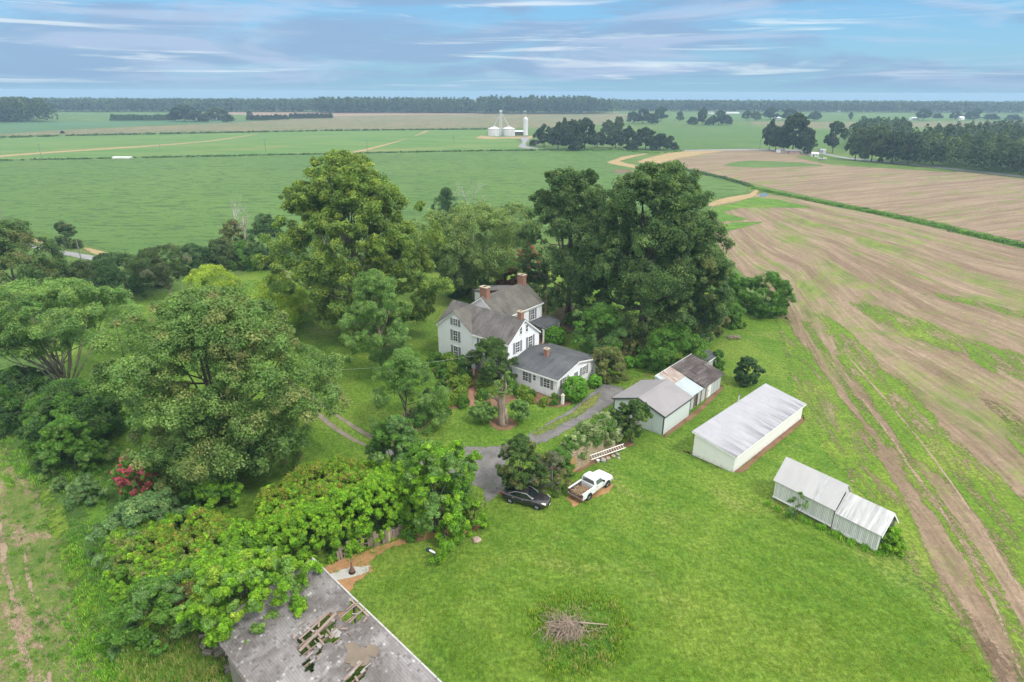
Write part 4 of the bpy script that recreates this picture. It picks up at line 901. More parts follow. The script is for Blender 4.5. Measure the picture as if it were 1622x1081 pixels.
def barn():
    A = Vector((-14.75, 37.75, 0)); d = Vector((0.711, -0.703, 0)); th = math.atan2(d.y, d.x)
    L, W, zr, zl = 20.0, 7.9, 4.2, 3.1      # local x along the high right edge, local -y ... across to the low left edge
    t = thing('ruined_barn', 'ruined barn with a grey shingle roof broken open to its rafters', 'barn', A, th)
    nx = -1.0                                  # local -y is to the lower left? the left edge lies at y = -W
    def z(y): return zr + (zl - zr) * (-y / W)
    def inside(p, holes):
        for h in holes:
            c = 0
            for i in range(len(h)):
                (xa, ya), (xb, yb) = h[i], h[(i+1) % len(h)]
                if (ya > p[1]) != (yb > p[1]) and p[0] < (xb-xa)*(p[1]-ya)/(yb-ya)+xa: c ^= 1
            if c: return True
        return False
    inv = Matrix.Rotation(-th, 3, 'Z')
    def loc(px, py, zz=3.8):
        q = inv @ (G(px, py, zz) - A); return (q.x, q.y)
    holes = [[loc(558, 956), loc(553, 968), loc(533, 972), loc(540, 984), loc(562, 992), loc(586, 977), loc(574, 962)],
             [loc(527, 968), loc(500, 986), loc(470, 1008), loc(472, 1034), loc(484, 1032), loc(500, 1022), loc(524, 1014), loc(532, 994)],
             [loc(478, 1044), loc(490, 1038), loc(500, 1046), loc(494, 1058), loc(481, 1057)], [loc(522, 1012), loc(534, 1004), loc(541, 1012), loc(530, 1020)], [loc(497, 1033), loc(508, 1022), loc(512, 1028), loc(502, 1038)],
             [loc(586, 1046), loc(570, 1052), loc(545, 1072), loc(540, 1084), loc(558, 1090), loc(582, 1066)]]
    rng = np.random.default_rng(4)
    # roof skin as a fine grid with the holes left out and a ragged near-level sag
    st = 0.11; nxg, nyg = int(L/st), int(W/st)
    def sag(x, y): return -0.10 * math.exp(-((x-5.5)**2/9 + (y+3.0)**2/5)) - 0.05*math.sin(x*0.8)*math.sin(y*0.7)
    V = {}; vs = []; fs = []
    def vid(i, j):
        if (i, j) not in V:
            x, y = i*st, -j*st; V[(i, j)] = len(vs); vs.append((x, y, z(y)+sag(x, y)+rng.uniform(-0.012, 0.012)))
        return V[(i, j)]
    for i in range(nxg):
        for j in range(nyg):
            c = ((i+0.5)*st + rng.uniform(-.08, .08), -(j+0.5)*st + rng.uniform(-.08, .08))
            if inside(c, holes): continue
            fs.append((vid(i, j), vid(i+1, j), vid(i+1, j+1), vid(i, j+1)))
    mb = MB().add(vs, fs); ob = mb.build('roof', M['barn_roof'], t)
    md = ob.modifiers.new('thick', 'SOLIDIFY'); md.thickness = 0.07; md.offset = -1 if True else 1
    # bare felt patch round the fourth hole
    # white flashing along the high edge
    e = MB()
    for i in range(26):
        x0 = i*0.77 + rng.uniform(0, .05); x1 = x0+0.74
        e.slab([(x0, 0.02, z(0)+sag(x0, 0)+0.02), (x1, 0.02, z(0)+sag(x1, 0)+0.02), (x1, -0.08, z(-0.08)+sag(x1, 0)+0.02), (x0, -0.08, z(-0.08)+sag(x0, 0)+0.02)], (0, 0, 0.02))
    e.build('flashing', M['old_tin'], t)
    # rafters, purlins
    for i in range(25):
        x = 0.4 + i*0.8
        MB().slab([(x, -0.05, z(-0.05)-0.10), (x, -W+0.05, z(-W)-0.10), (x, -W+0.05, z(-W)-0.28), (x, -0.05, z(-0.05)-0.28)], (0.06, 0, 0)).build('rafter', M['plank'], t)
    MB().box(0.0, L, -0.16, -0.02, zr-0.45, zr-0.29).box(0.0, L, -W/2-0.08, -W/2+0.08, z(-W/2)-0.45, z(-W/2)-0.29).build('beam', M['plank'], t)
    # walls of old boards, the left one fallen down to a few blocks
    MB().box(8.5, L, -0.16, -0.06, 0, zr-0.45).build('wall', M['old_wood'], t)
    for x in (0.05, L-0.05): MB().poly([(x, -0.2, 0), (x, -W+0.1, 0), (x, -W+0.1, zl-0.15), (x, -0.2, zr-0.12)]).build('wall', M['old_wood'], t)
    w = MB().box(3.2, L, -W+0.05, -W+0.30, 0, zl-0.12).build('wall', M['old_block'], t)
    for x in (0.1, 2.8, 5.6): MB().box(x, x+0.18, -0.18, -0.02, 0, zr-0.45).build('post', M['plank'], t)
    # loose boards over the torn places
    def board(p, q, w_=0.14, lift=0.1, mat=None):
        a = loc(*p); b_ = loc(*q)
        if mat is not None and max(a[1], b_[1]) > -0.35: return
        a3 = Vector((a[0], a[1], z(a[1])+lift)); b3 = Vector((b_[0], b_[1], z(b_[1])+lift))
        s = (b3-a3).cross(Vector((0, 0, 1))).normalized()*w_/2
        MB().slab([a3-s, b3-s, b3+s, a3+s], (0, 0, 0.05)).build('board', mat or M['plank'], t)
    board((474, 1030), (533, 978), 0.2, 0.14); board((474, 1012), (522, 976), 0.12, 0.12); board((540, 983), (570, 962), 0.09, 0.02); board((553, 992), (578, 972), 0.09, 0.02)
    board((545, 1078), (574, 1052), 0.18, 0.12); board((556, 956), (585, 983), 0.12, -0.05)
    # torn sheets of light roofing lying beside the holes
    def scrap(px, py, s, rz, mat):
        a = loc(px, py); mb = MB(); n_ = 17
        pts = [(a[0]+s*(0.55+0.6*rng.random())*math.cos(rz+2*math.pi*k/n_), a[1]+s*0.6*(0.55+0.6*rng.random())*math.sin(rz+2*math.pi*k/n_)) for k in range(n_)]
        mb.slab([(x, y, z(y)+sag(x, y)+0.03) for x, y in pts], (0, 0, 0.025)); mb.build('torn_sheet', mat, t)
    scrap(533, 1003, 0.55, 0.3, M['pale_scrap']); scrap(527, 983, 0.25, 1.0, M['pale_scrap']); scrap(505, 1020, 0.3, 2.2, M['pale_scrap']); scrap(566, 1042, 1.2, 0.4, M['bare_deck']); scrap(588, 1036, 0.7, 1.4, M['bare_deck'])
    rq = random.Random(17)
    for (cx, cy), k in (((497, 1003), 16), ((560, 972), 10), ((562, 1066), 8), ((489, 1049), 5), ((530, 1010), 8)):
        for _ in range(k):
            px, py = cx + rq.gauss(0, 13), cy + rq.gauss(0, 9); a_ = rq.choice([-.62, -.62, .9, rq.uniform(-1.5, 1.5)]); L_ = rq.uniform(4, 17)
            board((px, py), (px + L_*math.cos(a_), py + L_*math.sin(a_)), rq.uniform(.05, .13), rq.uniform(.02, .16), rq.choice([M['plank'], M['plank'], M['pale_scrap'], M['bare_deck']]))
    return t
M['old_block'] = brick_mat('old_grey_block', (0.27, 0.25, 0.22), (0.21, 0.195, 0.17), (0.14, 0.12, 0.10), 2.4)
M['old_tin'] = plain('dull_tin_edge', (0.42, 0.41, 0.40), 0.7, var=0.35, scale=1.5)
M['pale_scrap'] = plain('torn_pale_roofing', (0.33, 0.31, 0.295), 0.9, var=0.25, scale=1.6)
barn()
def block_heap():
    rng = random.Random(5)
    blk = None
    for i in range(22):
        px, py = 322 + rng.random()*58, 0
        t_ = (px - 322) / 62; py = 1040 + 30*t_ + rng.uniform(-22, 8) - (10 if i % 3 else 0)
        p = G(px, py, 0.3)
        if blk is None:
            blk = MB().box(-0.2, 0.2, -0.1, 0.1, -0.1, 0.1).build('concrete_block', M['old_block'], None)
            bv = blk.modifiers.new('bev', 'BEVEL'); bv.width = 0.02; o = blk
        else: o = blk.copy(); COL.objects.link(o)
        o.location = (p.x, p.y, 0.1 + 0.2*(i % 3)); o.rotation_euler = (rng.uniform(-.3, .3), rng.uniform(-.3, .3), rng.uniform(0, 3)); s = rng.uniform(0.9, 1.6); o.scale = (s, s, s)
        tag(o, 'tumbled grey block in the heap at the left edge of the ruined barn', 'block', 'blocks fallen beside the ruined barn')
block_heap()

# ------------------------------------------------------------------ vehicles
def paint(name, col, rough=0.25, spec=0.6, metal=0.0, coat=0.6):
    m, n, b = new_mat(name); f = n.noise(n.obj(), 2.5, 4)
    setp(n, b, n.mix(f, tuple(c*0.9 for c in col), tuple(min(1, c*1.1) for c in col)), rough, spec, metal)
    b.inputs['Coat Weight'].default_value = coat; b.inputs['Coat Roughness'].default_value = 0.08
    return m
M['car_paint'] = paint('dark_grey_brown_paint', (0.040, 0.036, 0.038), 0.3, 0.5, 0.4, 0.8)
M['truck_paint'] = paint('white_truck_paint', (0.74, 0.75, 0.76), 0.4, 0.4, 0.0, 0.3)
M['car_glass'] = paint('dark_car_glass', (0.012, 0.016, 0.018), 0.05, 0.7, 0.0, 1.0)
M['pale_glass'] = paint('pale_car_glass', (0.10, 0.13, 0.13), 0.08, 0.6, 0.0, 1.0)
M['tyre'] = plain('tyre_rubber', (0.025, 0.025, 0.026), 0.9)
M['rim'] = plain('alloy_rim', (0.52, 0.53, 0.54), 0.3, 0.5, 0.5, 0.05)
M['lamp_glass'] = paint('headlight_glass', (0.55, 0.52, 0.46), 0.1, 0.6, 0, 1.0)
M['tail_glass'] = paint('tail_lamp_red', (0.25, 0.012, 0.010), 0.15, 0.6, 0, 1.0)
M['black_plastic'] = plain('black_plastic', (0.02, 0.02, 0.022), 0.6)
M['bed_liner'] = plain('worn_dark_bed', (0.07, 0.068, 0.066), 0.8, var=0.4, scale=3)
def wheel(parent, x, y, r=0.33, w=0.22, side=1, rim='rim'):
    tm = MB().lathe([(r*0.62, -w/2), (r*0.93, -w/2), (r, -w/2+0.04), (r, w/2-0.04), (r*0.93, w/2), (r*0.62, w/2)], 24, (0, 0, 0), 'y').mesh('tyre', M['tyre'], True)
    wh = link('wheel', tm, None, parent, (x, y, r))
    mb = MB().lathe([(r*0.60, side*(w/2-0.03)), (r*0.64, side*(w/2+0.006)), (r*0.55, side*(w/2-0.01)), (r*0.18, side*(w/2-0.035)), (r*0.16, side*(w/2+0.0))], 24, (0, 0, 0), 'y')
    for k in range(5):
        a = 2*math.pi*k/5; mb.tube([(0.1*r*math.cos(a), side*(w/2-0.01), 0.1*r*math.sin(a)), (0.58*r*math.cos(a), side*(w/2-0.01), 0.58*r*math.sin(a))], 0.035, 4)
    link('rim', mb.mesh('rim', M[rim]), None, wh)
    return wh
def loft(st, name, mat, parent, smooth=True, sub=1):
    """st: list of (x, half profile [(y, z) from bottom centre out and up to top centre]); mirrored into closed rings"""
    vs = []; fs = []; k = len(st[0][1]); n = 2*k - 2
    for x, pr in st:
        ring = [(x, y, z) for y, z in pr] + [(x, -y, z) for y, z in pr[-2:0:-1]]
        vs += ring
    for i in range(len(st)-1):
        for j in range(n): fs.append((i*n+j, i*n+(j+1) % n, (i+1)*n+(j+1) % n, (i+1)*n+j))
    fs += [tuple(range(n-1, -1, -1)), tuple(range((len(st)-1)*n, len(st)*n))]
    o = MB().add(vs, fs).build(name, mat, parent, smooth)
    if sub:
        md = o.modifiers.new('sub', 'SUBSURF'); md.levels = sub; md.render_levels = sub
    return o
def sedan():
    rw, fw = G(808, 797), G(850, 807.5)
    d = (fw - rw); th = math.atan2(d.y, d.x); wb = d.length; sc = wb / 2.78
    mid = (fw + rw)/2; left = Vector((-math.sin(th), math.cos(th), 0)); c = mid + left*0.78*sc
    t = thing('parked_car', 'dark grey brown sedan parked on the lawn at the end of the gravel drive', 'car', (c.x, c.y, 0.0), th)
    t.scale = (sc, sc, sc)
    B = [(-2.42, .62, .45, .60, .80), (-2.36, .80, .34, .86, .98), (-2.1, .885, .26, .93, 1.05), (-1.7, .91, .22, .95, 1.05), (-1.0, .92, .20, .93, .98), (0, .92, .20, .92, .95), (.8, .92, .20, .91, .96),
         (1.15, .91, .21, .90, .98), (1.6, .895, .23, .85, .94), (2.0, .86, .26, .78, .86), (2.28, .76, .32, .68, .75), (2.43, .58, .40, .58, .62)]
    loft([(x, [(0, zb), (w*.85, zb), (w, zb+.16), (w*1.0, (zb+zs)/2+.05), (w*.97, zs-.02), (w*.84, zt-.02), (0, zt)]) for x, w, zb, zs, zt in B], 'body', M['car_paint'], t)
    GH = [(-1.95, .66, .98, 1.02), (-1.45, .70, .95, 1.22), (-.85, .74, .93, 1.40), (-.3, .75, .92, 1.455), (.25, .745, .92, 1.42), (.75, .72, .92, 1.20), (1.15, .68, .92, .985)]
    loft([(x, [(0, zb), (w, zb), (w*1.02, zb+.04), (w*.80, zt-.05) if zt > 1.15 else (w*.93, zt-.02), (w*.55, zt), (0, zt+.02)]) for x, w, zb, zt in GH], 'roof', M['car_paint'], t)
    def pane(nm, pts, th_=0.02):
        a, b_, c_ = Vector(pts[0]), Vector(pts[1]), Vector(pts[2]); nn = (b_-a).cross(c_-a).normalized()
        if nn.dot(Vector(pts[0]) - Vector((0, 0, 0.9))) < 0: nn = -nn
        MB().slab([Vector(p) + nn*0.004 for p in pts], nn*th_).build(nm, M['car_glass'], t)
    pane('windscreen', [(1.10, .60, 1.0), (1.10, -.60, 1.0), (.36, -.50, 1.405), (.36, .50, 1.405)])
    pane('rear_window', [(-1.88, .56, 1.06), (-1.88, -.56, 1.06), (-1.00, -.48, 1.40), (-1.00, .48, 1.40)])
    for s in (1, -1):
        pane('side_window', [(.86, s*.735, .99), (-.22, s*.77, .99), (-.22, s*.655, 1.385), (.28, s*.645, 1.36)])
        pane('side_window', [(-.30, s*.77, .99), (-1.35, s*.735, 1.02), (-.92, s*.635, 1.345), (-.30, s*.655, 1.385)])
        mb = MB().lathe([(0.02, -0.13), (0.09, -0.10), (0.10, 0.0), (0.08, 0.09), (0.02, 0.10)], 8, (0.80, s*1.0, 1.02), 'y'); mb.build('mirror', M['car_paint'], t, True)
        MB().slab([(2.30, s*.74, .66), (2.02, s*.86, .80), (1.86, s*.875, .86), (1.95, s*.74, .875), (2.24, s*.55, .78)], (0, 0, .012)).build('headlight', M['lamp_glass'], t)
        MB().box(-2.40, -2.20, min(s*.60, s*.86), max(s*.60, s*.86), .80, .93).build('tail_light', M['tail_glass'], t)
        for x in (-1.36, 1.42):
            wheel(t, x, s*.80, .33, .22, s)
            MB().lathe([(0.38, s*0.905-0.01), (0.38, s*0.905+0.012)], 20, (x, 0, .34), 'y').build('wheel_arch', M['black_plastic'], t)
            t.children
        MB().tube([(-1.55, s*.745, 1.075), (-.9, s*.655, 1.40), (-.3, s*.672, 1.425), (.3, s*.662, 1.40), (.95, s*.745, 1.0)], 0.018, 5).build('window_trim', M['rim'], t)
        for x in (-.15, -1.15): MB().box(x, x+.18, min(s*.915, s*.95), max(s*.915, s*.95), .80, .83).build('handle', M['rim'], t)
    MB().box(2.36, 2.46, -.28, .28, .44, .56).build('grille', M['black_plastic'], t)
    MB().box(2.455, 2.475, -.16, .16, .36, .46).build('number_plate', M['white_trim'], t)
sedan()
def pickup():
    rw, fw = G(931, 792.5), G(960, 772)
    d = fw - rw; th = math.atan2(d.y, d.x); sc = d.length/2.75
    c = (fw+rw)/2 + Vector((-math.sin(th), math.cos(th), 0))*0.72*sc
    t = thing('pickup_truck', 'old white single cab pickup truck without a tailgate on a bare orange patch', 'truck', (c.x, c.y, 0), th); t.scale = (sc, sc, sc)
    # hood and cab
    P = M['truck_paint']
    loft([(.85, [(0, .35), (.76, .35), (.82, .45), (.83, .75), (.81, .95), (.70, 1.02), (0, 1.04)]), (1.1, [(0, .35), (.76, .35), (.82, .45), (.83, .75), (.81, .95), (.70, 1.02), (0, 1.04)]),
          (1.9, [(0, .38), (.76, .38), (.82, .45), (.83, .72), (.81, .88), (.70, .96), (0, .985)]), (2.18, [(0, .40), (.74, .40), (.80, .45), (.81, .70), (.79, .84), (.69, .91), (0, .93)]), (2.24, [(0, .42), (.72, .42), (.77, .47), (.77, .68), (.75, .80), (.66, .86), (0, .88)])], 'hood', P, t, True, 0)
    loft([(-.42, [(0, .35), (.78, .35), (.82, .45), (.83, .80), (.80, 1.02), (.66, 1.52), (.55, 1.60), (0, 1.62)]), (-.35, [(0, .35), (.78, .35), (.82, .45), (.84, .80), (.81, 1.02), (.67, 1.54), (.56, 1.63), (0, 1.65)]),
          (.35, [(0, .35), (.78, .35), (.82, .45), (.84, .80), (.81, 1.02), (.66, 1.53), (.55, 1.62), (0, 1.64)]), (.50, [(0, .35), (.78, .35), (.82, .45), (.84, .80), (.81, 1.02), (.65, 1.48), (.54, 1.57), (0, 1.59)]),
          (1.02, [(0, .35), (.78, .35), (.82, .45), (.84, .80), (.81, 1.0), (.72, 1.03), (.6, 1.05), (0, 1.06)])], 'cab', P, t, True, 0)
    b = MB()
    for s in (1, -1):
        y0, y1 = s*.76, s*.835
        b.slab([(-2.25, y0, .42), (-.44, y0, .42), (-.44, y0, .98), (-2.25, y0, .98)], (0, y1-y0, 0))
        b.box(-2.27, -.44, min(s*.70, s*.85), max(s*.70, s*.85), .98, 1.02)
    b.box(-.50, -.44, -.76, .76, .55, 1.0); ob = b.build('bed', P, t)
    MB().box(-2.24, -.51, -.755, .755, .50, .56).build('bed_floor', M['bed_liner'], t)
    for s in (1, -1): MB().box(-2.22, -.52, min(s*.72, s*.755), max(s*.72, s*.755), .56, .975).build('bed_lining', M['bed_liner'], t)
    MB().box(-2.38, -2.26, -.80, .80, .40, .56).build('rear_bumper', M['rust'], t)
    MB().box(2.25, 2.36, -.80, .80, .40, .56).build('front_bumper', M['galv'], t)
    def pane(nm, pts, mat='car_glass'):
        a, b_, c_ = Vector(pts[0]), Vector(pts[1]), Vector(pts[2]); nn = (b_-a).cross(c_-a).normalized()
        if nn.dot((a+c_)/2 - Vector((0.2, 0, 1.0))) < 0: nn = -nn
        MB().slab([Vector(p)+nn*0.006 for p in pts], nn*0.015).build(nm, M[mat], t)
    pane('windscreen', [(1.00, .64, 1.06), (1.00, -.64, 1.06), (.53, -.56, 1.53), (.53, .56, 1.53)])
    pane('rear_window', [(-.425, .66, 1.07), (-.425, -.66, 1.07), (-.423, -.57, 1.47), (-.423, .57, 1.47)], 'pale_glass')
    for s in (1, -1):
        pane('side_window', [(.80, s*.800, 1.06), (-.26, s*.800, 1.06), (-.26, s*.69, 1.46), (.42, s*.68, 1.45)], 'pale_glass')
        MB().box(2.24, 2.262, min(s*.46, s*.72), max(s*.46, s*.72), .62, .80).build('headlight', M['lamp_glass'], t)
        MB().box(-2.275, -2.25, min(s*.72, s*.83), max(s*.72, s*.83), .66, .94).build('tail_light', M['tail_glass'], t)
        MB().box(.62, .74, min(s*.84, s*1.0), max(s*.84, s*1.0), 1.05, 1.2).build('mirror', M['black_plastic'], t)
        MB().box(-.30, -.12, min(s*.84, s*.865), max(s*.84, s*.865), .88, .92).build('handle', M['black_plastic'], t)
        for x in (-1.30, 1.45):
            wheel(t, x, s*.735, .33, .2, s)
            MB().lathe([(0.40, s*0.842-0.006), (0.40, s*0.842+0.008)], 20, (x, 0, .36), 'y').build('wheel_arch', M['black_plastic'], t)
    MB().box(2.242, 2.258, -.44, .44, .60, .80).build('grille', M['black_plastic'], t)
    # load in the bed
    rng = random.Random(2); inv = Matrix.Rotation(th, 3, 'Z')
    mb = MB()
    for i in range(150):
        p = Vector((rng.uniform(-2.15, -.75), rng.uniform(-.62, .62), .60 + rng.random()*0.18*(1 if True else 0)))
        a = rng.uniform(0, 6.28); e = rng.uniform(-.3, .5); L = rng.uniform(.15, .6)
        q = p + Vector((math.cos(a)*math.cos(e), math.sin(a)*math.cos(e), math.sin(e)))*L
        q.x = min(-.55, max(-2.2, q.x)); q.y = min(.68, max(-.68, q.y)); q.z = max(.60, q.z)
        mb.tube([p*sc, q*sc], [0.03*sc, 0.015*sc], 4)
    o = mb.build('brush_load', M['dry_load'], None, loc=(c.x, c.y, 0), rotz=th)
    tag(o, 'dry tan sticks and leaves lying in the open bed of the white pickup', 'debris')
M['dry_load'] = plain('dry_tan_sticks', (0.34, 0.24, 0.14), 0.95, var=0.5, scale=1.2)
pickup()

# ------------------------------------------------------------------ small things about the yard
def curve_pts(a, b, sag=0.0, n=10):
    a, b = Vector(a), Vector(b)
    return [a.lerp(b, i/n) - Vector((0, 0, sag*4*(i/n)*(1-i/n))) for i in range(n+1)]
def brick_wall():
    a, b = G(905.5, 751), G(975, 709); d = b - a; th = math.atan2(d.y, d.x); L = d.length
    t = thing('brick_wall', 'tan brown weathered block wall leaning back under a pale vine beside the pickup', 'wall', a, th)
    mb = MB(); rng = random.Random(8); hgt = 0.15; rows = 13
    for r in range(rows):
        x = 0.75; lean = 0.035*r
        while x < L:
            w = rng.uniform(.40, .62); j = rng.uniform(-.03, .03)
            if r > 9 and rng.random() < 0.12*(r-9) and x > 2: x += w; continue
            mb.box(x, min(x+w-.02, L), lean+j, lean+.34+j, r*hgt, (r+1)*hgt-.015); x += w
    mb.build('masonry', M['wall_block'], t)
    p = MB()
    p.slab([(0, -0.02, 0), (0.72, -0.02, 0), (0.72, 0.30, 1.72), (0, 0.30, 1.72)], (0, 0.5, 0)); p.build('pier', M['ochre_pier'], t)
    MB().slab([(-0.04, 0.27, 1.722), (0.76, 0.27, 1.722), (0.76, 0.82, 1.722), (-0.04, 0.82, 1.722)], (0, 0, 0.08)).build('cap', M['plank'], t)
M['wall_block'] = plain('mossy_tan_block', (0.33, 0.265, 0.175), 0.95, var=0.5, scale=1.6, bump=0.5)
M['ochre_pier'] = brick_mat('ochre_brick', (0.40, 0.24, 0.085), (0.34, 0.20, 0.08), (0.28, 0.2, 0.1), 4.5)
brick_wall()
def ladder():
    a, b = G(936.5, 728.5, 0.45), G(991, 709.5, 0.75); d = b-a; L = d.length; th = math.atan2(d.y, d.x)
    t = thing('ladder', 'pale aluminium ladder lying on rubble along the foot of the block wall', 'ladder', a, th)
    t.rotation_euler = (math.radians(38), -math.atan2(d.z, math.hypot(d.x, d.y)), th)
    for y in (0, 0.46): MB().box(0, L, y-0.03, y+0.03, -0.045, 0.045).build('rail', M['galv_pale'], t)
    for i in range(14):
        x = 0.2+i*(L-0.4)/13; MB().tube([(x, 0.031, 0), (x, 0.429, 0)], 0.025, 6).build('rung', M['galv_pale'], t)
M['galv_pale'] = plain('pale_aluminium', (0.66, 0.66, 0.64), 0.45, 0.5, 0.2, 0.06)
ladder()
def rock(px, py, s, mat, label, cat='stone', name='stone', seed=0, sq=0.6, group=None):
    bm = bmesh.new(); bmesh.ops.create_icosphere(bm, subdivisions=2, radius=1.0); rng = random.Random(seed)
    for v in bm.verts: v.co *= rng.uniform(.78, 1.1); v.co.z *= sq
    me = bpy.data.meshes.new(name); bm.to_mesh(me); bm.free(); p = G(px, py)
    o = link(name, me, mat, None, (p.x, p.y, s*sq*0.75), seed*1.3); o.scale = (s, s, s); tag(o, label, cat, group); return o
M['stone'] = plain('grey_stone', (0.30, 0.28, 0.26), 0.9, var=0.3, bump=0.4); M['pink_stone'] = plain('pinkish_stone', (0.36, 0.27, 0.22), 0.9, var=0.3, bump=0.4)
rock(955, 731, .38, M['stone'], 'pale grey boulder under the middle of the ladder', seed=1)
rock(963, 728, .30, M['pink_stone'], 'dark pinkish stone right of the boulder under the ladder', seed=2)
rock(971, 724, .28, M['pink_stone'], 'low reddish stone under the upper end of the ladder', seed=3)
rock(978, 721, .26, M['stone'], 'small grey stone at the far end of the rubble by the wall', seed=4)
rock(980, 727, .2, M['stone'], 'small pale stone lying in front of the rubble by the ladder', seed=9)
rock(755, 857, .42, M['pink_stone'], 'flat tan rock lying alone on the grass by the thicket', seed=5, sq=.4)
rock(651, 650, .22, M['white_trim'], 'small white garden stone at the edge of the mulch bed', seed=6)
p = G(947, 734); MB().lathe([(.13, 0), (.17, .40), (.18, .42), (.15, .42), (.12, .06)], 14, (p.x, p.y, 0)).build('bucket', M['white_trim'], None, True); tag(bpy.data.objects['bucket'], 'white bucket standing under the lower end of the ladder', 'bucket')
def toy_bike():
    p = G(684, 876)
    t = thing('ride_on_toy', 'small white and blue ride-on toy lying on the lawn near the dirt edge', 'toy', p, -0.62); t.scale = (.72, .72, .72)
    w = plain('white_toy_plastic', (0.75, 0.76, 0.75), 0.5); bl = plain('dark_blue_toy_plastic', (0.03, 0.07, 0.10), 0.5)
    loft([(-.5, [(0, .16), (.12, .16), (.14, .24), (.10, .30), (0, .32)]), (.1, [(0, .14), (.17, .14), (.19, .26), (.14, .34), (0, .36)]), (.62, [(0, .16), (.10, .16), (.12, .24), (.08, .28), (0, .30)])], 'body', w, t)
    MB().tube([(-.45, -.2, .30), (-.62, 0, .48), (-.45, .2, .30)], .03, 6).build('handle', bl, t)
    for x, y, r in ((-.55, .2, .17), (-.55, -.2, .17), (.45, .16, .12), (.45, -.16, .12)):
        MB().lathe([(r*.5, -.05), (r, -.045), (r, .045), (r*.5, .05)], 14, (x, y, r), 'y').build('wheel', bl, t)
    MB().box(-.78, -.5, -.14, .14, .18, .36).build('seat', bl, t)
toy_bike()
def finial():
    p = G(558, 908)
    t = thing('garden_statue', 'dark rusty bird shaped garden ornament on the concrete pad by the barn', 'ornament', p, 0.3)
    MB().lathe([(.06, 0), (.20, .10), (.24, .28), (.17, .48), (.09, .62), (.055, .85), (.05, 1.02), (.07, 1.08), (.02, 1.16)], 12).build('body', M['rust'], t, True)
    MB().lathe([(.28, 0.0), (.28, .06)], 12).build('base', M['plank'], t)
finial()
def plank_fence():
    pts = [G(537, 889), G(556, 876), G(575, 868), G(592, 866), G(612, 861), G(624, 854), G(640, 846)]
    t = thing('board_fence', 'broken fence of uneven grey brown boards along the foot of the green thicket', 'fence', pts[0], 0)
    rng = random.Random(3); o = pts[0]; tot = 26
    yel = plain('yellowed_board', (0.42, 0.38, 0.20), 0.9)
    for i in range(tot):
        s = i/(tot-1)*(len(pts)-1); k = min(int(s), len(pts)-2); p = pts[k].lerp(pts[k+1], s-k) - o; d = (pts[k+1]-pts[k]).normalized()
        if i in (5, 9, 10, 15): continue
        h = rng.uniform(.85, 1.55); w = rng.uniform(.18, .30); ln = rng.uniform(-.10, .10); tl = rng.uniform(-.12, .22)
        n_ = Vector((d.y, -d.x, 0)); a = p - d*w/2; b_ = p + d*w/2; u = Vector((d.x*ln, d.y*ln, 0)) + n_*tl*-0.4 + Vector((0, 0, h))
        MB().slab([a, b_, b_+u, a+u], n_*0.05).build('board', yel if i == 18 else M['plank'], t)
    for z_ in (.35, .85):
        for k in range(len(pts)-1):
            a, b_ = pts[k]-o, pts[k+1]-o
            nn = Vector(((b_-a).y, -(b_-a).x, 0)).normalized()
            MB().slab([a+Vector((0, 0, z_))-nn*.06, b_+Vector((0, 0, z_))-nn*.06, b_+Vector((0, 0, z_+.1))-nn*.06, a+Vector((0, 0, z_+.1))-nn*.06], nn*0.04).build('rail', M['plank'], t)
plank_fence()
def gate_post(px, py, h, label):
    p = G(px, py); t = thing('gate_post', label, 'post', p, HTH)
    MB().box(-.15, .15, -.15, .15, 0, h-.1).build('post', M['white_trim'], t)
    MB().slab([(-.22, -.22, h-.1), (.22, -.22, h-.1), (.22, .22, h-.1), (-.22, .22, h-.1)], (0, 0, .06)).box(-.12, .12, -.12, .12, h-.04, h+.10).build('cap', M['pole_cap'], t)
M['pole_cap'] = plain('cream_post_cap', (0.62, 0.58, 0.46), 0.7)
gate_post(891, 641, 1.35, 'white square post with cream cap at the front corner of the house wing')
gate_post(949.5, 605, 1.25, 'white capped square post at the drive end by the small round bush')
gate_post(955.5, 602, 1.35, 'slim white post right beside another capped post at the drive end')
def mast():
    p = Vector((HO[0], HO[1], 0)) + Matrix.Rotation(HTH, 3, 'Z') @ Vector((6.75, 16.9, 0))
    t = thing('antenna_mast', 'tall thin rusty lattice aerial mast at the far corner of the farmhouse', 'mast', p, 0)
    h = 7.6
    for k in range(3):
        a = 2*math.pi*k/3; MB().tube([(.16*math.cos(a), .16*math.sin(a), 0), (.14*math.cos(a), .14*math.sin(a), h)], .022, 5).build('leg', M['rust'], t)
    mb = MB()
    for i in range(24):
        z_ = .15+i*.3
        for k in range(3):
            a, b_ = 2*math.pi*k/3, 2*math.pi*(k+1)/3; mb.tube([(.16*math.cos(a), .16*math.sin(a), z_), (.16*math.cos(b_), .16*math.sin(b_), z_+.3)], .010, 4)
    mb.build('bracing', M['rust'], t)
    MB().tube([(0, 0, h), (0, 0, h+1.2)], .02, 5).build('tip', M['rust'], t)
mast()
def utility_pole(px, pyb, pyt, label, r=0.13, arm=True, group='utility poles along the fields'):
    p = G(px, pyb); h = top_z(pyt, px, p.y)
    t = thing('utility_pole', label, 'pole', p, 0, group)
    MB().tube([(0, 0, 0), (0, 0, h)], [r, r*.7], 8).build('pole', M['pole'], t)
    if arm:
        MB().box(-.9, .9, -.06, .06, h-.7, h-.55).build('crossarm', M['pole'], t)
        for x in (-.8, 0, .8): MB().lathe([(.05, h-.55), (.06, h-.45), (.03, h-.38)], 8, (x, 0, 0)).build('insulator', M['stone'], t)
utility_pole(131, 421, 379, 'grey wooden pole standing by the lane in front of the dark field', arm=False)
utility_pole(8, 357, 320, 'grey wooden pole at the left edge of the soybean field', arm=False)
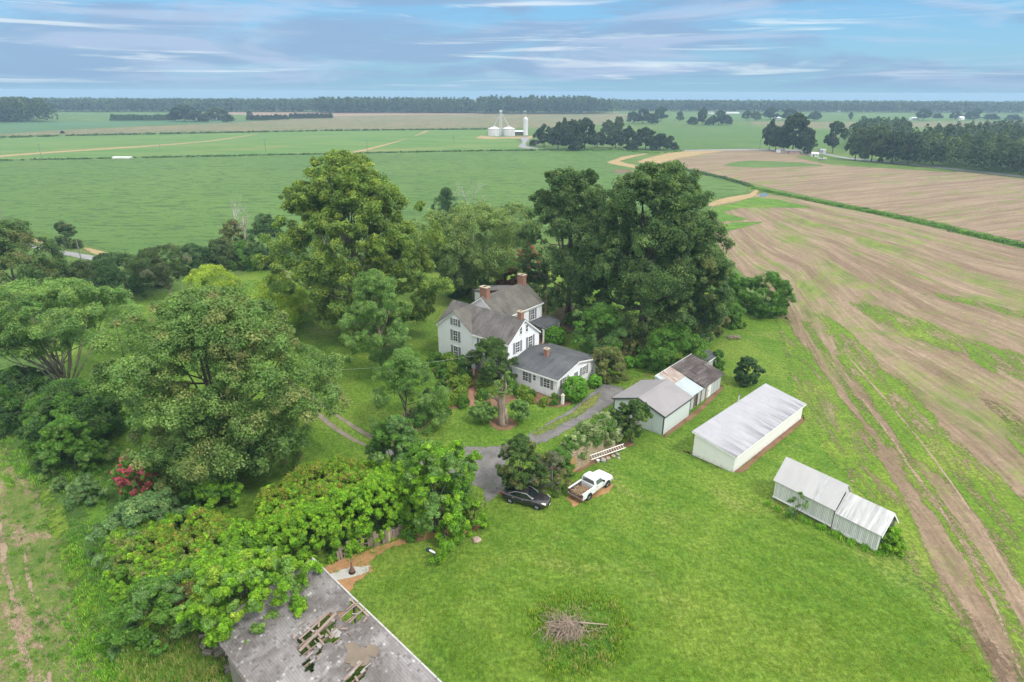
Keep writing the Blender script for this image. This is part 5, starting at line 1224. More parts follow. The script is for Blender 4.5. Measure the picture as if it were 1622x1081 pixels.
for px, b_, t_, lb in ((67, 254, 227, 'leaning thin pole on the left end of the field boundary'), (254, 240, 228, 'thin pole on the hay field left of the straw track'), (421, 240, 219, 'thin pole standing in the hay field above the big left tree'),
                       (582, 241, 222, 'thin pole beside the straw track on the hay field'), (718, 224, 216, 'short thin pole in the hay field left of the grain bins'), (293, 199, 184, 'thin pole before the windbreak trees'),
                       (849, 236, 213, 'pole beside the grain yard entrance'), (881, 238, 221, 'pole right of the grain yard entrance in front of trees'), (919, 238, 228, 'short pole in front of the dark grove'),
                       (1051, 238, 211, 'pole at the straw coloured field corner'), (1203, 237, 221, 'pole by the road left of the farm trees')):
    utility_pole(px, b_, t_, lb, 0.16, True)
def cable(name, a, b, sag, label, r=.02, mat='white_trim'):
    o = MB().tube(curve_pts(a, b, sag, 14), r, 5).build(name, M[mat], None); tag(o, label, 'cable')
hp = Vector((HO[0], HO[1], 0)) + Matrix.Rotation(HTH, 3, 'Z') @ Vector((12.3, -0.1, 4.6))
utility_pole(436, 640, 600, 'grey service pole hidden among the big left tree branches', group=None, arm=False)
cable('service_cable', hp, G(436, 640) + Vector((0, 0, 4.6)), 0.9, 'pale overhead service cable from the farmhouse to the tree', .009, 'galv')
rng0 = random.Random(12)
def brush_pile():
    c = G(897, 1003); mb = MB(); rng = random.Random(6)
    for i in range(330):
        a = rng.uniform(0, 6.28); r0 = abs(rng.gauss(0, .65)); L = rng.uniform(.4, 1.7); yy = 1.0 if rng.random() < .6 else .55
        p = Vector((r0*1.25*math.cos(a), r0*yy*math.sin(a)+.15, max(.1, .95-.45*r0+rng.uniform(-.25, .15)))); a += rng.gauss(0, 1.0); cur = [p]
        if rng.random() < .45: a = rng.gauss(-1.6, .6)
        for k in range(4):
            a += rng.uniform(-.65, .65); st = L/4
            p = p + Vector((math.cos(a)*st, math.sin(a)*st, rng.uniform(-.30, .12))); p.z = max(.05, p.z); cur.append(p)
        mb.tube(cur, [.028*rng.uniform(.5, 1.4)*(1-.2*k) for k in range(5)], 4)
    for a, L, z in ((0.0, 3.0, .55), (2.9, 1.5, .4)): mb.tube([(0.3*math.cos(a), 0.3*math.sin(a)+.5, z), (L*math.cos(a), L*math.sin(a)+.4, z-.15)], [.06, .04], 6)
    mb.tube([(.9, .8, 0), (.75, 1.2, 1.5)], [.03, .015], 5)
    o = mb.build('brush_pile', M['twig'], None, loc=(c.x, c.y, 0)); tag(o, 'heap of bare grey brown branches in a ring of tall grass on the lawn', 'brush pile')
    c = G(1163, 537); mb = MB()
    for i in range(60):
        a = rng.uniform(0, 6.28); p = Vector((rng.uniform(-1, 1), rng.uniform(-.5, .5), rng.uniform(.1, .4)))
        mb.tube([p, p+Vector((math.cos(a), math.sin(a), rng.uniform(-.1, .3)))*rng.uniform(.5, 1.2)], [.04, .02], 4)
    o = mb.build('brush_pile', M['twig'], None, loc=(c.x, c.y, 0)); tag(o, 'low heap of dark cut branches on the lawn near the field shrubs', 'brush pile')
M['twig'] = plain('dead_twigs', (0.30, 0.235, 0.185), 0.95, var=0.4, scale=1.5)
brush_pile()

# ------------------------------------------------------------------ foliage
def leaf_mat(name, transl=0.38, rough=0.55):
    m, n, b = new_mat(name); at = n.attr('tint').outputs['Color']
    setp(n, b, at, rough, 0.32)
    tl = n.new('ShaderNodeBsdfTranslucent'); n.put(tl.inputs[0], n.mix(1.0, at, (1.15, 1.35, 0.55), 'MULTIPLY'))
    mx = n.new('ShaderNodeMixShader'); mx.inputs[0].default_value = transl
    n.l.new(b.outputs[0], mx.inputs[1]); n.l.new(tl.outputs[0], mx.inputs[2]); n.l.new(mx.outputs[0], n.n['Material Output'].inputs[0])
    return m
M['leaf'] = leaf_mat('leaves')
def bark_mat(name, c0, c1):
    m, n, b = new_mat(name); f = n.noise(n.map(n.obj(), (3, 3, .7)), 1.5, 6, .7)
    setp(n, b, n.mix(n.step(f, .3, .7), c0, c1), .95, .1, 0, n.bump(f, .6, .05)); return m
M['bark'] = bark_mat('brown_grey_bark', (.075, .06, .047), (.17, .145, .12))
M['pale_bark'] = bark_mat('pale_bark', (.22, .19, .15), (.42, .38, .32))
M['dead_bark'] = bark_mat('bleached_dead_wood', (.30, .28, .26), (.46, .44, .42))
M['tan_bark'] = bark_mat('flaking_tan_bark', (.16, .12, .09), (.36, .29, .23))

PAL = {  # leaf colours: list of (linear rgb, weight)
 'oak':  [((.020, .046, .015), 3), ((.032, .064, .020), 4), ((.048, .082, .026), 2), ((.066, .10, .036), 1)],
 'sycamore': [((.052, .088, .018), 3), ((.074, .108, .021), 4), ((.105, .132, .028), 2), ((.036, .066, .018), 2)],
 'maple': [((.040, .086, .024), 3), ((.058, .110, .031), 4), ((.082, .134, .042), 3), ((.105, .118, .050), 1)],
 'locust': [((.058, .120, .032), 3), ((.080, .150, .042), 4), ((.105, .172, .055), 2), ((.044, .094, .028), 2)],
 'mimosa': [((.045, .100, .030), 3), ((.068, .130, .038), 4), ((.100, .158, .050), 3)],
 'golden': [((.100, .155, .018), 3), ((.125, .178, .022), 4), ((.155, .195, .030), 2), ((.075, .130, .020), 1)],
 'vine': [((.060, .145, .008), 3), ((.085, .180, .010), 4), ((.110, .195, .014), 3), ((.040, .105, .010), 2)],
 'vineyellow': [((.135, .165, .016), 4), ((.18, .17, .028), 3), ((.235, .165, .045), 2), ((.09, .16, .014), 3)],
 'shrub': [((.038, .105, .016), 3), ((.056, .135, .020), 4), ((.078, .158, .026), 2)],
 'dark': [((.016, .042, .015), 3), ((.026, .060, .020), 4), ((.042, .076, .026), 2)],
 'olive': [((.055, .085, .026), 3), ((.080, .110, .034), 3), ((.105, .125, .048), 2), ((.10, .085, .045), 1)],
 'azalea': [((.060, .130, .018), 3), ((.095, .165, .022), 4), ((.150, .205, .032), 3), ((.035, .085, .016), 2)],
 'box': [((.050, .150, .014), 3), ((.075, .185, .020), 4), ((.100, .210, .028), 2)],
 'sumac': [((.060, .130, .050), 3), ((.085, .160, .060), 4), ((.045, .100, .040), 2), ((.115, .185, .075), 2)],
 'soft': [((.066, .110, .038), 3), ((.088, .135, .046), 4), ((.055, .092, .034), 2), ((.12, .155, .060), 1)],
 'magnolia': [((.022, .060, .014), 3), ((.040, .082, .018), 4), ((.075, .125, .028), 2)],
 'grey': [((.10, .105, .075), 3), ((.14, .135, .10), 3), ((.075, .085, .055), 2)],
 'cream': [((.42, .44, .26), 4), ((.30, .34, .16), 2), ((.10, .17, .04), 3)],
 'pink': [((.46, .10, .12), 4), ((.55, .18, .20), 3), ((.30, .06, .07), 2)],
 'redleaf': [((.15, .055, .035), 3), ((.11, .06, .03), 3), ((.08, .085, .03), 2)],
 'bluepine': [((.028, .055, .030), 3), ((.040, .072, .038), 3), ((.020, .042, .022), 2)],
 'hedge': [((.030, .060, .018), 4), ((.048, .080, .026), 3), ((.070, .095, .034), 1)],
 'fargreen': [((.020, .042, .017), 3), ((.029, .056, .021), 4), ((.040, .068, .026), 2)],
 'farlight': [((.050, .085, .028), 3), ((.065, .10, .032), 3), ((.040, .07, .024), 2)],
}
WARM = {'pink': (1, 1, 1), 'cream': (1, 1, 1), 'grey': (1, 1, 1), 'sycamore': (1.16, 1.12, .92), 'drygrass': (.95, 1.05, 1), 'vineyellow': (1.05, 1.08, 1)}
PALK = {'pink': 1.15, 'cream': 1.2, 'vineyellow': 1.4, 'fargreen': 1.5, 'farlight': 1.45, 'oak': 2.6, 'dark': 2.3, 'vine': 2.3, 'maple': 2.35, 'mimosa': 2.3, 'locust': 2.2, 'sycamore': 2.6, 'olive': 2.0, 'drygrass': 1.4, 'golden': 2.5, 'soft': 2.35, 'azalea': 2.0, 'box': 2.0}
def pick(rng, pal, n):
    c = np.array([p[0] for p in PAL[pal]])*PALK.get(pal, 1.8); w = np.array([p[1] for p in PAL[pal]], float)
    c = c*np.array(WARM.get(pal, (1.20, 1.08, .92)))
    return c[rng.choice(len(c), n, p=w/w.sum())]
def unit(v): return v / np.maximum(np.linalg.norm(v, axis=-1, keepdims=True), 1e-9)
def leaves(rng, C, D, ln, wd, tint, flat=0.45, droop=0.0):
    """rhombic leaves at C facing roughly along D"""
    n = len(C)
    N = unit(D*0.65 + np.array([0, 0, flat]) + rng.normal(0, .45, (n, 3)))
    T = unit(np.cross(N, rng.normal(0, 1, (n, 3)))); T[:, 2] -= droop; T = unit(T); B = unit(np.cross(N, T))
    L = (ln*rng.uniform(.65, 1.35, n))[:, None]/2; Wd = (wd*rng.uniform(.65, 1.35, n))[:, None]/2
    V = np.stack([C - T*L, C + B*Wd, C + T*L, C - B*Wd], 1)
    V[:, 1] += N*L*0.15; V[:, 3] += N*L*0.15
    t = tint*rng.uniform(.70, 1.30, (n, 1))
    return V.reshape(-1, 3), np.repeat(t, 4, 0)
PROF = {
 'round': lambda t: np.sqrt(np.maximum(0, 1-(2*t-1)**2)),
 'dome': lambda t: np.sqrt(np.maximum(0, 1-t**2.2)),
 'oval': lambda t: np.maximum(0, np.sin(np.pi*np.clip(t*0.90+.10, 0, 1)))**.75,
 'cone': lambda t: (1-t)**.75*np.minimum(1, .55+t*4),
 'column': lambda t: np.minimum(1, (1-t)*2.6)**.7*np.minimum(1, .7+t*2),
 'umbrella': lambda t: np.minimum(1, .35+t*1.5)*np.minimum(1, (1-t)*3.2+.25)**.6,
 'full': lambda t: np.minimum(1, .60+t*1.5)*np.sqrt(np.maximum(0, 1-t**4)),
 'broad': lambda t: np.minimum(1, .62+t*1.3)*np.sqrt(np.maximum(0, 1-t**2.6)),
}
class Crown:
    def __init__(s, rng): s.rng = rng; s.V = []; s.T = []; s.lobes = []
    def fill(s, R, h0, h1, prof='round', nl=30, lr=.30, ns=8, nv=45, leaf=(.35, .2), pal='oak', pals=None, droop=0, flat=.45, sub=.45, cen=(0, 0), uneven=.22, shell=.25, sq=(1, 1), patch=None, lz=.8):
        rng = s.rng; P = PROF[prof]; nl = int(nl*1.85); nv = int(nv*2.3); lr = lr*.90; leaf = (leaf[0]*.66, leaf[1]*.70)
        t = rng.beta(1.15, 1.0, nl); ang = rng.uniform(0, 2*np.pi, nl)
        ph = rng.uniform(0, 6.28, 4); wob = 1 + uneven*(np.sin(ang*2+ph[0])*.5+np.sin(ang*3+ph[1]+t*3)*.5+np.sin(ang*5+ph[2])*.35)
        fr = np.sqrt(rng.uniform(shell, 1, nl))
        lrad = lr*R*rng.uniform(.65, 1.30, nl)
        rad = np.maximum(0, R*1.10*P(t)*wob - lrad*.60)*fr
        c = np.c_[cen[0]+rad*np.cos(ang)*sq[0], cen[1]+rad*np.sin(ang)*sq[1], h0 + (h1-h0)*t]
        c[:, 2] = np.minimum(c[:, 2], h1 - lrad*.55*lz); c[:, 2] = np.maximum(c[:, 2], min(h0+.2, h1*.3))
        s.lobes += [(c[i], lrad[i]) for i in range(nl)]
        # sub lobes over the upper and outer side of each lobe
        m = nl*ns; ci = np.repeat(c, ns, 0); li = np.repeat(lrad, ns)
        out = unit(ci - np.array([cen[0], cen[1], h0*.6+h1*.4]))
        d = unit(rng.normal(0, 1, (m, 3)) + out*.7 + np.array([0, 0, .25]))
        sc = ci + d*(li*rng.uniform(.45, .92, m))[:, None]*np.array([1, 1, lz]); sr = li*sub*rng.uniform(.7, 1.25, m)
        sc[:, 2] = np.maximum(sc[:, 2], .12)
        lobe_c = pick(rng, pal, m)
        if pals:
            for pn, frac in pals:
                k = rng.random(nl) < frac; kk = np.repeat(k, ns); lobe_c[kk] = pick(rng, pn, kk.sum())
        if patch:
            for (px, py, pr, pn, zmin) in patch:
                dd = np.hypot(sc[:, 0]-px, sc[:, 1]-py) + rng.normal(0, pr*.25, m)
                kk = (dd < pr) & (sc[:, 2] > zmin); lobe_c[kk] = pick(rng, pn, kk.sum())
        q = m*nv; C0 = np.repeat(sc, nv, 0); r0 = np.repeat(sr, nv); D = unit(rng.normal(0, 1, (q, 3)) + np.repeat(d, nv, 0)*.6 + np.array([0, 0, .25]))
        C = C0 + D*(r0*rng.uniform(.25, 1.10, q)**.7)[:, None]*np.array([1, 1, .85]); C[:, 2] = np.maximum(C[:, 2], .06)
        tint = np.repeat(lobe_c*rng.uniform(.72, 1.28, (m, 1)), nv, 0)*.72 + pick(rng, pal, q)*.28
        V, T = leaves(rng, C, D, leaf[0]*1.0, leaf[1]*1.15, tint, flat, droop)
        s.V.append(V); s.T.append(T); return s
    def mesh(s, name='crown', mat=None):
        V = np.concatenate(s.V); T = np.concatenate(s.T); Q = np.arange(len(V)).reshape(-1, 4)
        return arr_mesh(name, V, Q, mat or M['leaf'], T)
def trunk_mesh(rng, H_, r, lobes, nb=14, lean=(0, 0), fork=.35, sides=8, top=.75, wob=.03):
    mb = MB(); n = 7; pts = []; rad = []
    for i in range(n+1):
        t = i/n*top; pts.append((lean[0]*t*H_ + rng.normal(0, wob)*H_*t*.5, lean[1]*t*H_ + rng.normal(0, wob)*H_*t*.5, t*H_)); rad.append(r*(1.35 if i == 0 else 1-.85*i/n))
    pts[0] = (0, 0, -.05); mb.tube(pts, rad, sides)
    if len(lobes):
        idx = rng.choice(len(lobes), min(nb, len(lobes)), replace=False)
        for k in idx:
            c, lr = lobes[k]; j = int(np.clip(rng.integers(int(n*fork), n), 1, n)); a = np.array(pts[j])
            if a[2] > c[2]+.5: j = max(1, int(n*fork)); a = np.array(pts[j])
            md = a*.5 + np.array(c)*.5 + np.array([0, 0, -.06*np.linalg.norm(np.array(c)-a)]) + rng.normal(0, .04*H_*.3, 3)
            br = max(rad[j]*.55, .025)
            mb.tube([a, md, c], [br, br*.6, br*.2], 5)
    return mb
DEF = dict(prof='round', nl=30, lr=.30, ns=8, nv=45, leaf=(.35, .2))
def tree(name, label, px, pyb, pyt, wpx, pal, cat='tree', group=None, seed=1, base=.25, r=None, bark='bark', nb=14, lean=(0, 0), fork=.35, extra=None, trunk=True, off=(0, 0), top=.75, wob=.03, world=None, h=None, R=None, **kw):
    """base on the ground at pixel (px, pyb), top at pyt, crown about wpx wide"""
    p = Vector(world) if world else G(px, pyb)
    Hh = h or top_z(pyt, px, p.y); Rr = R or span(wpx, p.y, Hh*.6)/2
    rng = np.random.default_rng(seed); a = dict(DEF); a.update(kw); a['pal'] = pal
    cr = Crown(rng); cr.fill(Rr, Hh*base, Hh, cen=off, **a)
    if extra:
        for e in extra:
            b = dict(a); e = dict(e); b.update(e)
            x0, y0 = b.pop('at'); rr = b.pop('Rm')*Rr; z0, z1 = b.pop('zz')
            cr.fill(rr, Hh*z0, Hh*z1, cen=(x0*Rr, y0*Rr), **b)
    t = thing(name, label, cat, p, 0, group)
    if trunk: trunk_mesh(rng, Hh, r or max(.08, Hh*.028), cr.lobes, nb, lean, fork, top=top, wob=wob).build('trunk', M[bark], t, True)
    link('crown', cr.mesh(), None, t)
    return t

T = tree
# --- the large trees round the house
T('sycamore_tree', 'tallest pale olive green sycamore with bare cream branches left of the farmhouse', 568, 530, 250, 238, 'sycamore', seed=11, base=.05, prof='oval', nl=150, lr=.155, ns=9, nv=46, leaf=(.40, .27), bark='pale_bark', nb=70, r=.55, shell=.10, uneven=.34, sub=.46,
  extra=[dict(at=(.60, -.1), Rm=.46, zz=(.06, .60), nl=26, lr=.26, prof='round'), dict(at=(-.12, .1), Rm=.50, zz=(.70, 1.0), nl=18, lr=.28, prof='round'), dict(at=(.42, 0), Rm=.36, zz=(.62, .90), nl=12, lr=.34, prof='round'), dict(at=(-.62, 0), Rm=.36, zz=(.50, .86), nl=12, lr=.34, prof='round')])
T('oak_tree', 'huge dark green oak with stout brown trunk right of the house', 1015, 541, 272, 236, 'oak', seed=12, base=.10, prof='broad', nl=88, lr=.20, ns=9, nv=52, leaf=(.38, .25), nb=30, r=.75, shell=.15, uneven=.22, sub=.42,
  extra=[dict(at=(.14, 0), Rm=.42, zz=(.80, 1.03), nl=18, lr=.36, prof='round'), dict(at=(-.52, .1), Rm=.55, zz=(.12, .68), nl=24, lr=.30, prof='round'), dict(at=(.50, .1), Rm=.55, zz=(.15, .72), nl=24, lr=.30, prof='round'), dict(at=(.70, -.35), Rm=.38, zz=(.07, .55), nl=22, lr=.34, prof='round', pals=[('olive', .3)])])
T('oak_tree', 'dark oak standing behind the rear roof, left of the biggest oak', 900, 507, 279, 172, 'oak', seed=13, base=.04, prof='broad', nl=60, lr=.25, ns=9, nv=50, leaf=(.40, .26), nb=20, r=.55, shell=.15, uneven=.3, sub=.42,
  extra=[dict(at=(-.35, 0), Rm=.36, zz=(.72, 1.03), nl=10, lr=.42), dict(at=(.28, .1), Rm=.38, zz=(.70, 1.02), nl=10, lr=.42)])
T('walnut_tree', 'broad mid green tree with brown seed heads filling the left foreground', 370, 745, 476, 352, 'maple', seed=14, base=.20, prof='broad', nl=100, lr=.17, ns=9, nv=56, leaf=(.34, .19), nb=50, r=.42, shell=.12, pals=[('olive', .12)], uneven=.22, sub=.46,
  extra=[dict(at=(.05, -.28), Rm=.58, zz=(.06, .45), nl=34, lr=.25, prof='dome')])
T('mimosa_tree', 'flat topped feathery tree with bare pale limbs at the left edge', 112, 640, 458, 215, 'mimosa', seed=15, base=.52, prof='umbrella', nl=64, lr=.19, ns=8, nv=46, leaf=(.46, .13), bark='pale_bark', nb=44, r=.30, fork=.25, sub=.5, shell=.12, lz=.45, flat=.9, top=.6)
T('locust_tree', 'light green feathery locust leaning beside the left gable of the house', 622, 602, 437, 118, 'locust', seed=16, base=.18, prof='oval', nl=44, lr=.24, uneven=.40, droop=.2, ns=9, nv=56, leaf=(.30, .11), bark='tan_bark', nb=16, lean=(-.22, .1), fork=.45, r=.30, off=(-1.6, .8), sub=.46, shell=.2)
T('locust_tree', 'shorter blue green feathery tree in front of the locust', 645, 678, 562, 118, 'locust', seed=17, base=.03, prof='dome', nl=26, lr=.27, uneven=.45, droop=.2, ns=9, nv=56, leaf=(.28, .10), nb=10, r=.18, sub=.46, pals=[('shrub', .25)])
T('hackberry_tree', 'wide grey green open crowned tree behind the farmhouse roof', 750, 474, 334, 172, 'soft', seed=18, base=.30, prof='umbrella', nl=58, lr=.22, ns=8, nv=46, leaf=(.42, .20), nb=26, r=.32, sub=.48, shell=.12, bark='pale_bark',
  extra=[dict(at=(-.2, -.35), Rm=.62, zz=(.25, .66), nl=22, lr=.26, prof='round')])
T('dogwood_tree', 'bright tipped small tree at the back corner of the house wing', 945, 566, 487, 84, 'shrub', seed=19, base=.06, prof='round', nl=34, lr=.28, ns=9, nv=50, leaf=(.26, .13), nb=12, r=.14, pals=[('sumac', .45)], sub=.44)
T('magnolia_tree', 'dark glossy magnolia against the front wall behind the old stump', 779, 608, 540, 84, 'magnolia', seed=20, base=.04, prof='oval', nl=34, lr=.28, ns=9, nv=50, leaf=(.24, .13), nb=12, r=.14, sub=.44)
T('cedar_tree', 'dark rounded cedar at the far side of the yard before the soybeans', 710, 376, 302, 52, 'dark', seed=21, base=.02, prof='column', nl=34, lr=.36, ns=8, nv=44, leaf=(.34, .16), r=.2, nb=6, uneven=.08, shell=.3)
T('yard_tree', 'dark green tree at the left edge by the lane', 36, 488, 358, 150, 'oak', seed=22, base=.05, prof='broad', nl=52, lr=.24, ns=9, nv=48, leaf=(.38, .24), nb=14, r=.35, pals=[('olive', .22)])
T('golden_tree', 'yellow green round topped tree nearest the left lawn opening', 342, 497, 428, 92, 'golden', seed=23, base=.10, prof='round', nl=30, lr=.30, ns=9, nv=46, leaf=(.26, .14), nb=10, r=.16)
T('golden_tree', 'yellow green spreading tree beneath the sycamore', 446, 520, 446, 116, 'golden', seed=24, base=.08, prof='dome', nl=36, lr=.27, ns=9, nv=46, leaf=(.26, .14), nb=10, r=.16, pals=[('locust', .25)])
T('redbud_tree', 'small brownish tree with a forked bare trunk on the far lawn edge', 272, 476, 396, 76, 'hedge', seed=25, base=.42, prof='umbrella', nl=26, lr=.28, ns=8, nv=40, leaf=(.26, .14), nb=14, r=.20, fork=.3, bark='tan_bark', pals=[('grey', .15)])
T('lane_tree', 'small dark pointed tree alone beyond the gravel lane', 108, 394, 355, 44, 'dark', seed=26, base=.02, prof='dome', nl=22, lr=.34, ns=8, nv=40, leaf=(.3, .18), r=.15, nb=6, pals=[('olive', .3)])
T('boundary_tree', 'dark bushy tree at the field edge left of the sycamore', 428, 421, 345, 78, 'dark', seed=27, base=.03, prof='oval', nl=40, lr=.28, ns=8, nv=46, leaf=(.36, .22), r=.25, nb=8, pals=[('soft', .15)])
# hedgerow along the lane
for i, (px, b, t_, w, pal, lb) in enumerate([
    (205, 473, 408, 92, 'dark', 'dark conical bush in the boundary row beside the forked tree'), (140, 468, 420, 84, 'hedge', 'olive bushy shrub in the boundary row left of the conical bush'),
    (85, 466, 418, 66, 'hedge', 'dull green shrub at the left end of the boundary row'), (310, 432, 392, 66, 'dark', 'dark shrub in the boundary row above the golden trees'),
    (352, 426, 384, 62, 'hedge', 'brown green shrub right of the dark shrub in the boundary row'), (392, 424, 386, 62, 'shrub', 'mid green shrub in the boundary row below the dead snags'),
    (372, 392, 350, 36, 'olive', 'thin russet shrub at the foot of the dead tree in the soybean edge'), (240, 455, 402, 60, 'dark', 'dark shrub just behind the forked tree trunk'), (175, 446, 404, 52, 'dark', 'small dark shrub by the lane end of the boundary row')]):
    T('hedgerow_shrub', lb, px, b, t_, w, pal, 'shrub', 'boundary row shrubs', 40+i, .02, prof='dome', nl=26, lr=.32, ns=8, nv=40, leaf=(.32, .18), r=.10, nb=5)
def dead_tree(px, pyb, pyt, wpx, label, seed, bark='dead_bark', fan=1.0, r=.16):
    p = G(px, pyb); Hh = top_z(pyt, px, p.y); rng = np.random.default_rng(seed); W = span(wpx, p.y, Hh*.6)/2
    t = thing('dead_tree', label, 'tree', p); mb = MB(); mb.tube([(0, 0, 0), (rng.normal(0, .1), 0, Hh*.3), (rng.normal(0, .2), 0, Hh*.6)], [r, r*.8, r*.5], 7)
    br = MB()
    def rec(a, d, L, rr, dep):
        b = a + d*L; mid = (a+b)/2 + rng.normal(0, L*.06, 3); br.tube([a, mid, b], [rr, rr*.8, rr*.55], 4)
        if dep: 
            for _ in range(rng.integers(2, 4)):
                nd = unit(d + rng.normal(0, .55, 3) + np.array([0, 0, .15])); rec(b, nd, L*rng.uniform(.55, .8), rr*.6, dep-1)
    for k in range(7):
        a = np.array([0, 0, Hh*rng.uniform(.28, .6)]); an = rng.uniform(0, 6.28)
        d = unit(np.array([math.cos(an)*fan, math.sin(an)*fan, 1.0])); rec(a, d, min(W*.62, Hh*.3), r*.5, 3)
    mb.build('trunk', M[bark], t, True); br.build('branches', M[bark], t)
dead_tree(376, 372, 306, 44, 'bleached dead tree with a fan of fine branches in front of the soybeans', 51)
dead_tree(393, 404, 305, 26, 'bare grey snag with one tall spike left of the dark field tree', 52, 'pale_bark', .35, .22)
dead_tree(742, 370, 286, 62, 'pale leafless tree standing right of the dark cedar', 53, 'dead_bark', .7, .15)
# trees and shrubs behind the house
for i, (px, b, t_, w, pal, lb) in enumerate([
    (725, 468, 428, 54, 'dark', 'dark shrub on the lawn edge behind the farmhouse left roof'), (700, 425, 385, 64, 'soft', 'pale green bush between the sycamore and the open crowned tree'),
    (716, 452, 436, 36, 'golden', 'low yellow green bush on the lawn left of the house ridge'), (770, 395, 332, 78, 'soft', 'soft green tree at the soybean edge right of the pale dead tree'),
    (818, 388, 325, 66, 'soft', 'grey green tree at the soybean edge touching the dark oaks'), (775, 455, 400, 70, 'shrub', 'green bush behind the near chimney'), (812, 466, 428, 52, 'redleaf', 'reddish brown leaved shrub behind the far chimney'),
    (848, 470, 420, 44, 'dark', 'dark bush right of the red leaved shrub behind the house'), (655, 398, 352, 60, 'soft', 'pale green bush at the field edge right of the sycamore')]):
    T('back_shrub', lb, px, b, t_, w, pal, 'shrub', None, 60+i, .03, prof='round', nl=28, lr=.30, ns=8, nv=42, leaf=(.34, .18), r=.12, nb=6)
def myrtle(px, pyb, pyt, w, label, seed):
    p = G(px, pyb); Hh = top_z(pyt, px, p.y); R = span(w, p.y, Hh*.6)/2; rng = np.random.default_rng(seed)
    cr = Crown(rng); cr.fill(R, .4, Hh*.95, prof='oval', nl=18, lr=.34, ns=8, nv=34, leaf=(.22, .12), pal='shrub')
    fl = Crown(rng); fl.fill(R*1.02, Hh*.25, Hh*1.02, prof='oval', nl=44, lr=.19, ns=5, nv=20, leaf=(.16, .12), pal='pink', shell=.6)
    t = thing('crape_myrtle', label, 'shrub', p); trunk_mesh(rng, Hh, .08, cr.lobes, 8, fork=.1).build('trunk', M['tan_bark'], t, True)
    link('crown', cr.mesh(), None, t); link('blossoms', fl.mesh('blossoms'), None, t)
myrtle(224, 800, 724, 60, 'crape myrtle in deep pink bloom at the foot of the big left tree', 71)
myrtle(834, 470, 386, 40, 'crape myrtle with a pink top between the hackberry and the dark oak', 72)

# right side shrubs
for i, (px, b, t_, w, pal, lb) in enumerate([
    (1062, 583, 521, 96, 'shrub', 'large glossy green bush behind the weathered shed'), (1150, 488, 434, 66, 'shrub', 'dark green bush at the lawn corner beside the biggest oak'),
    (1208, 500, 437, 76, 'shrub', 'spreading mid green bush at the field corner'), (1158, 515, 484, 46, 'shrub', 'low round bush in front of the field corner bushes'), (1120, 525, 470, 58, 'olive', 'greyish bush under the right side of the biggest oak'),
    (1181, 610, 569, 38, 'dark', 'lone dark bush on the lawn above the long white shed'), (1134, 585, 556, 24, 'shrub', 'leafy vine bush climbing over the small dark roofed shed'), (1232, 497, 462, 30, 'shrub', 'small bush at the right end of the field corner bushes'),
    (960, 600, 553, 58, 'olive', 'twiggy shrub below the bright tipped tree at the wing corner'), (1000, 560, 538, 60, 'olive', 'low growth under the biggest oak beside its trunk')]):
    T('lawn_shrub', lb, px, b, t_, w, pal, 'shrub', None, 80+i, .03, prof='dome' if i not in (2, 5) else 'round', nl=32, lr=.30, ns=8, nv=46, leaf=(.28, .15), r=.10, nb=6)
for i, (px, b, t_, w, lb) in enumerate([(911, 634, 599, 36, 'big bright green clipped round bush beside the wing door'), (941.5, 614, 596, 20, 'small round clipped bush by the white posts'), (878, 545, 520, 30, 'round clipped bush behind the house wing'),
    (995, 583, 566, 17, 'left one of two clipped bushes by the small garden lawn'), (1014, 582, 563, 17, 'right one of two clipped bushes by the small garden lawn')]):
    T('clipped_bush', lb, px, b, t_, w, 'box', 'bush', None, 95+i, .02, prof='round', nl=60, lr=.30, ns=7, nv=46, leaf=(.14, .09), trunk=False, uneven=.02, shell=.80)
T('garage_tree', 'small dark leafy tree on a short trunk before the grey garage', 1000, 699, 637, 56, 'magnolia', seed=101, base=.22, prof='oval', nl=26, lr=.30, ns=8, nv=44, leaf=(.24, .13), r=.10, nb=12, uneven=.35, bark='tan_bark')
T('drive_tree', 'dense olive green tree overhanging the parked dark sedan', 824, 778, 694, 74, 'magnolia', seed=102, base=.10, prof='oval', nl=36, lr=.28, ns=8, nv=48, leaf=(.22, .12), r=.12, nb=12, pals=[('olive', .35), ('grey', .06)])
T('dry_shrub', 'grey twiggy half dead shrub between the sedan tree and the brick wall', 874, 772, 722, 58, 'olive', 'shrub', seed=103, base=.04, prof='dome', nl=22, lr=.32, ns=7, nv=30, leaf=(.22, .08), r=.08, nb=16, bark='dead_bark', pals=[('grey', .45), ('shrub', .2)])
T('wall_vine', 'pale cream flowering vine heaped over the top of the block wall', 934, 716, 674, 54, 'shrub', 'vine', seed=104, base=.40, prof='dome', nl=20, lr=.40, ns=8, nv=36, leaf=(.18, .10), pals=[('cream', .82)], r=.05, nb=10, extra=[dict(at=(-1.0, -1.0), Rm=.85, zz=(.35, .92)), dict(at=(1.1, 1.1), Rm=.95, zz=(.35, 1.0)), dict(at=(2.0, 2.0), Rm=.7, zz=(.2, .8))])
T('wall_shrub', 'green shrub against the near end of the block wall', 888, 750, 715, 44, 'shrub', 'shrub', seed=105, base=.03, prof='dome', nl=20, lr=.32, ns=8, nv=40, leaf=(.2, .1), r=.06, nb=5)
T('crib_sapling', 'thin sapling growing against the front slats of the corn crib', 1259, 826, 781, 34, 'sumac', 'sapling', seed=106, base=.25, prof='oval', nl=12, lr=.26, ns=4, nv=14, leaf=(.30, .10), r=.025, nb=10, flat=.9)
T('crib_weed', 'leafy weeds climbing at the open end of the corn crib', 1408, 872, 838, 36, 'vine', 'shrub', seed=107, base=.02, prof='dome', nl=20, lr=.32, ns=7, nv=34, leaf=(.22, .13), r=.04, nb=4)
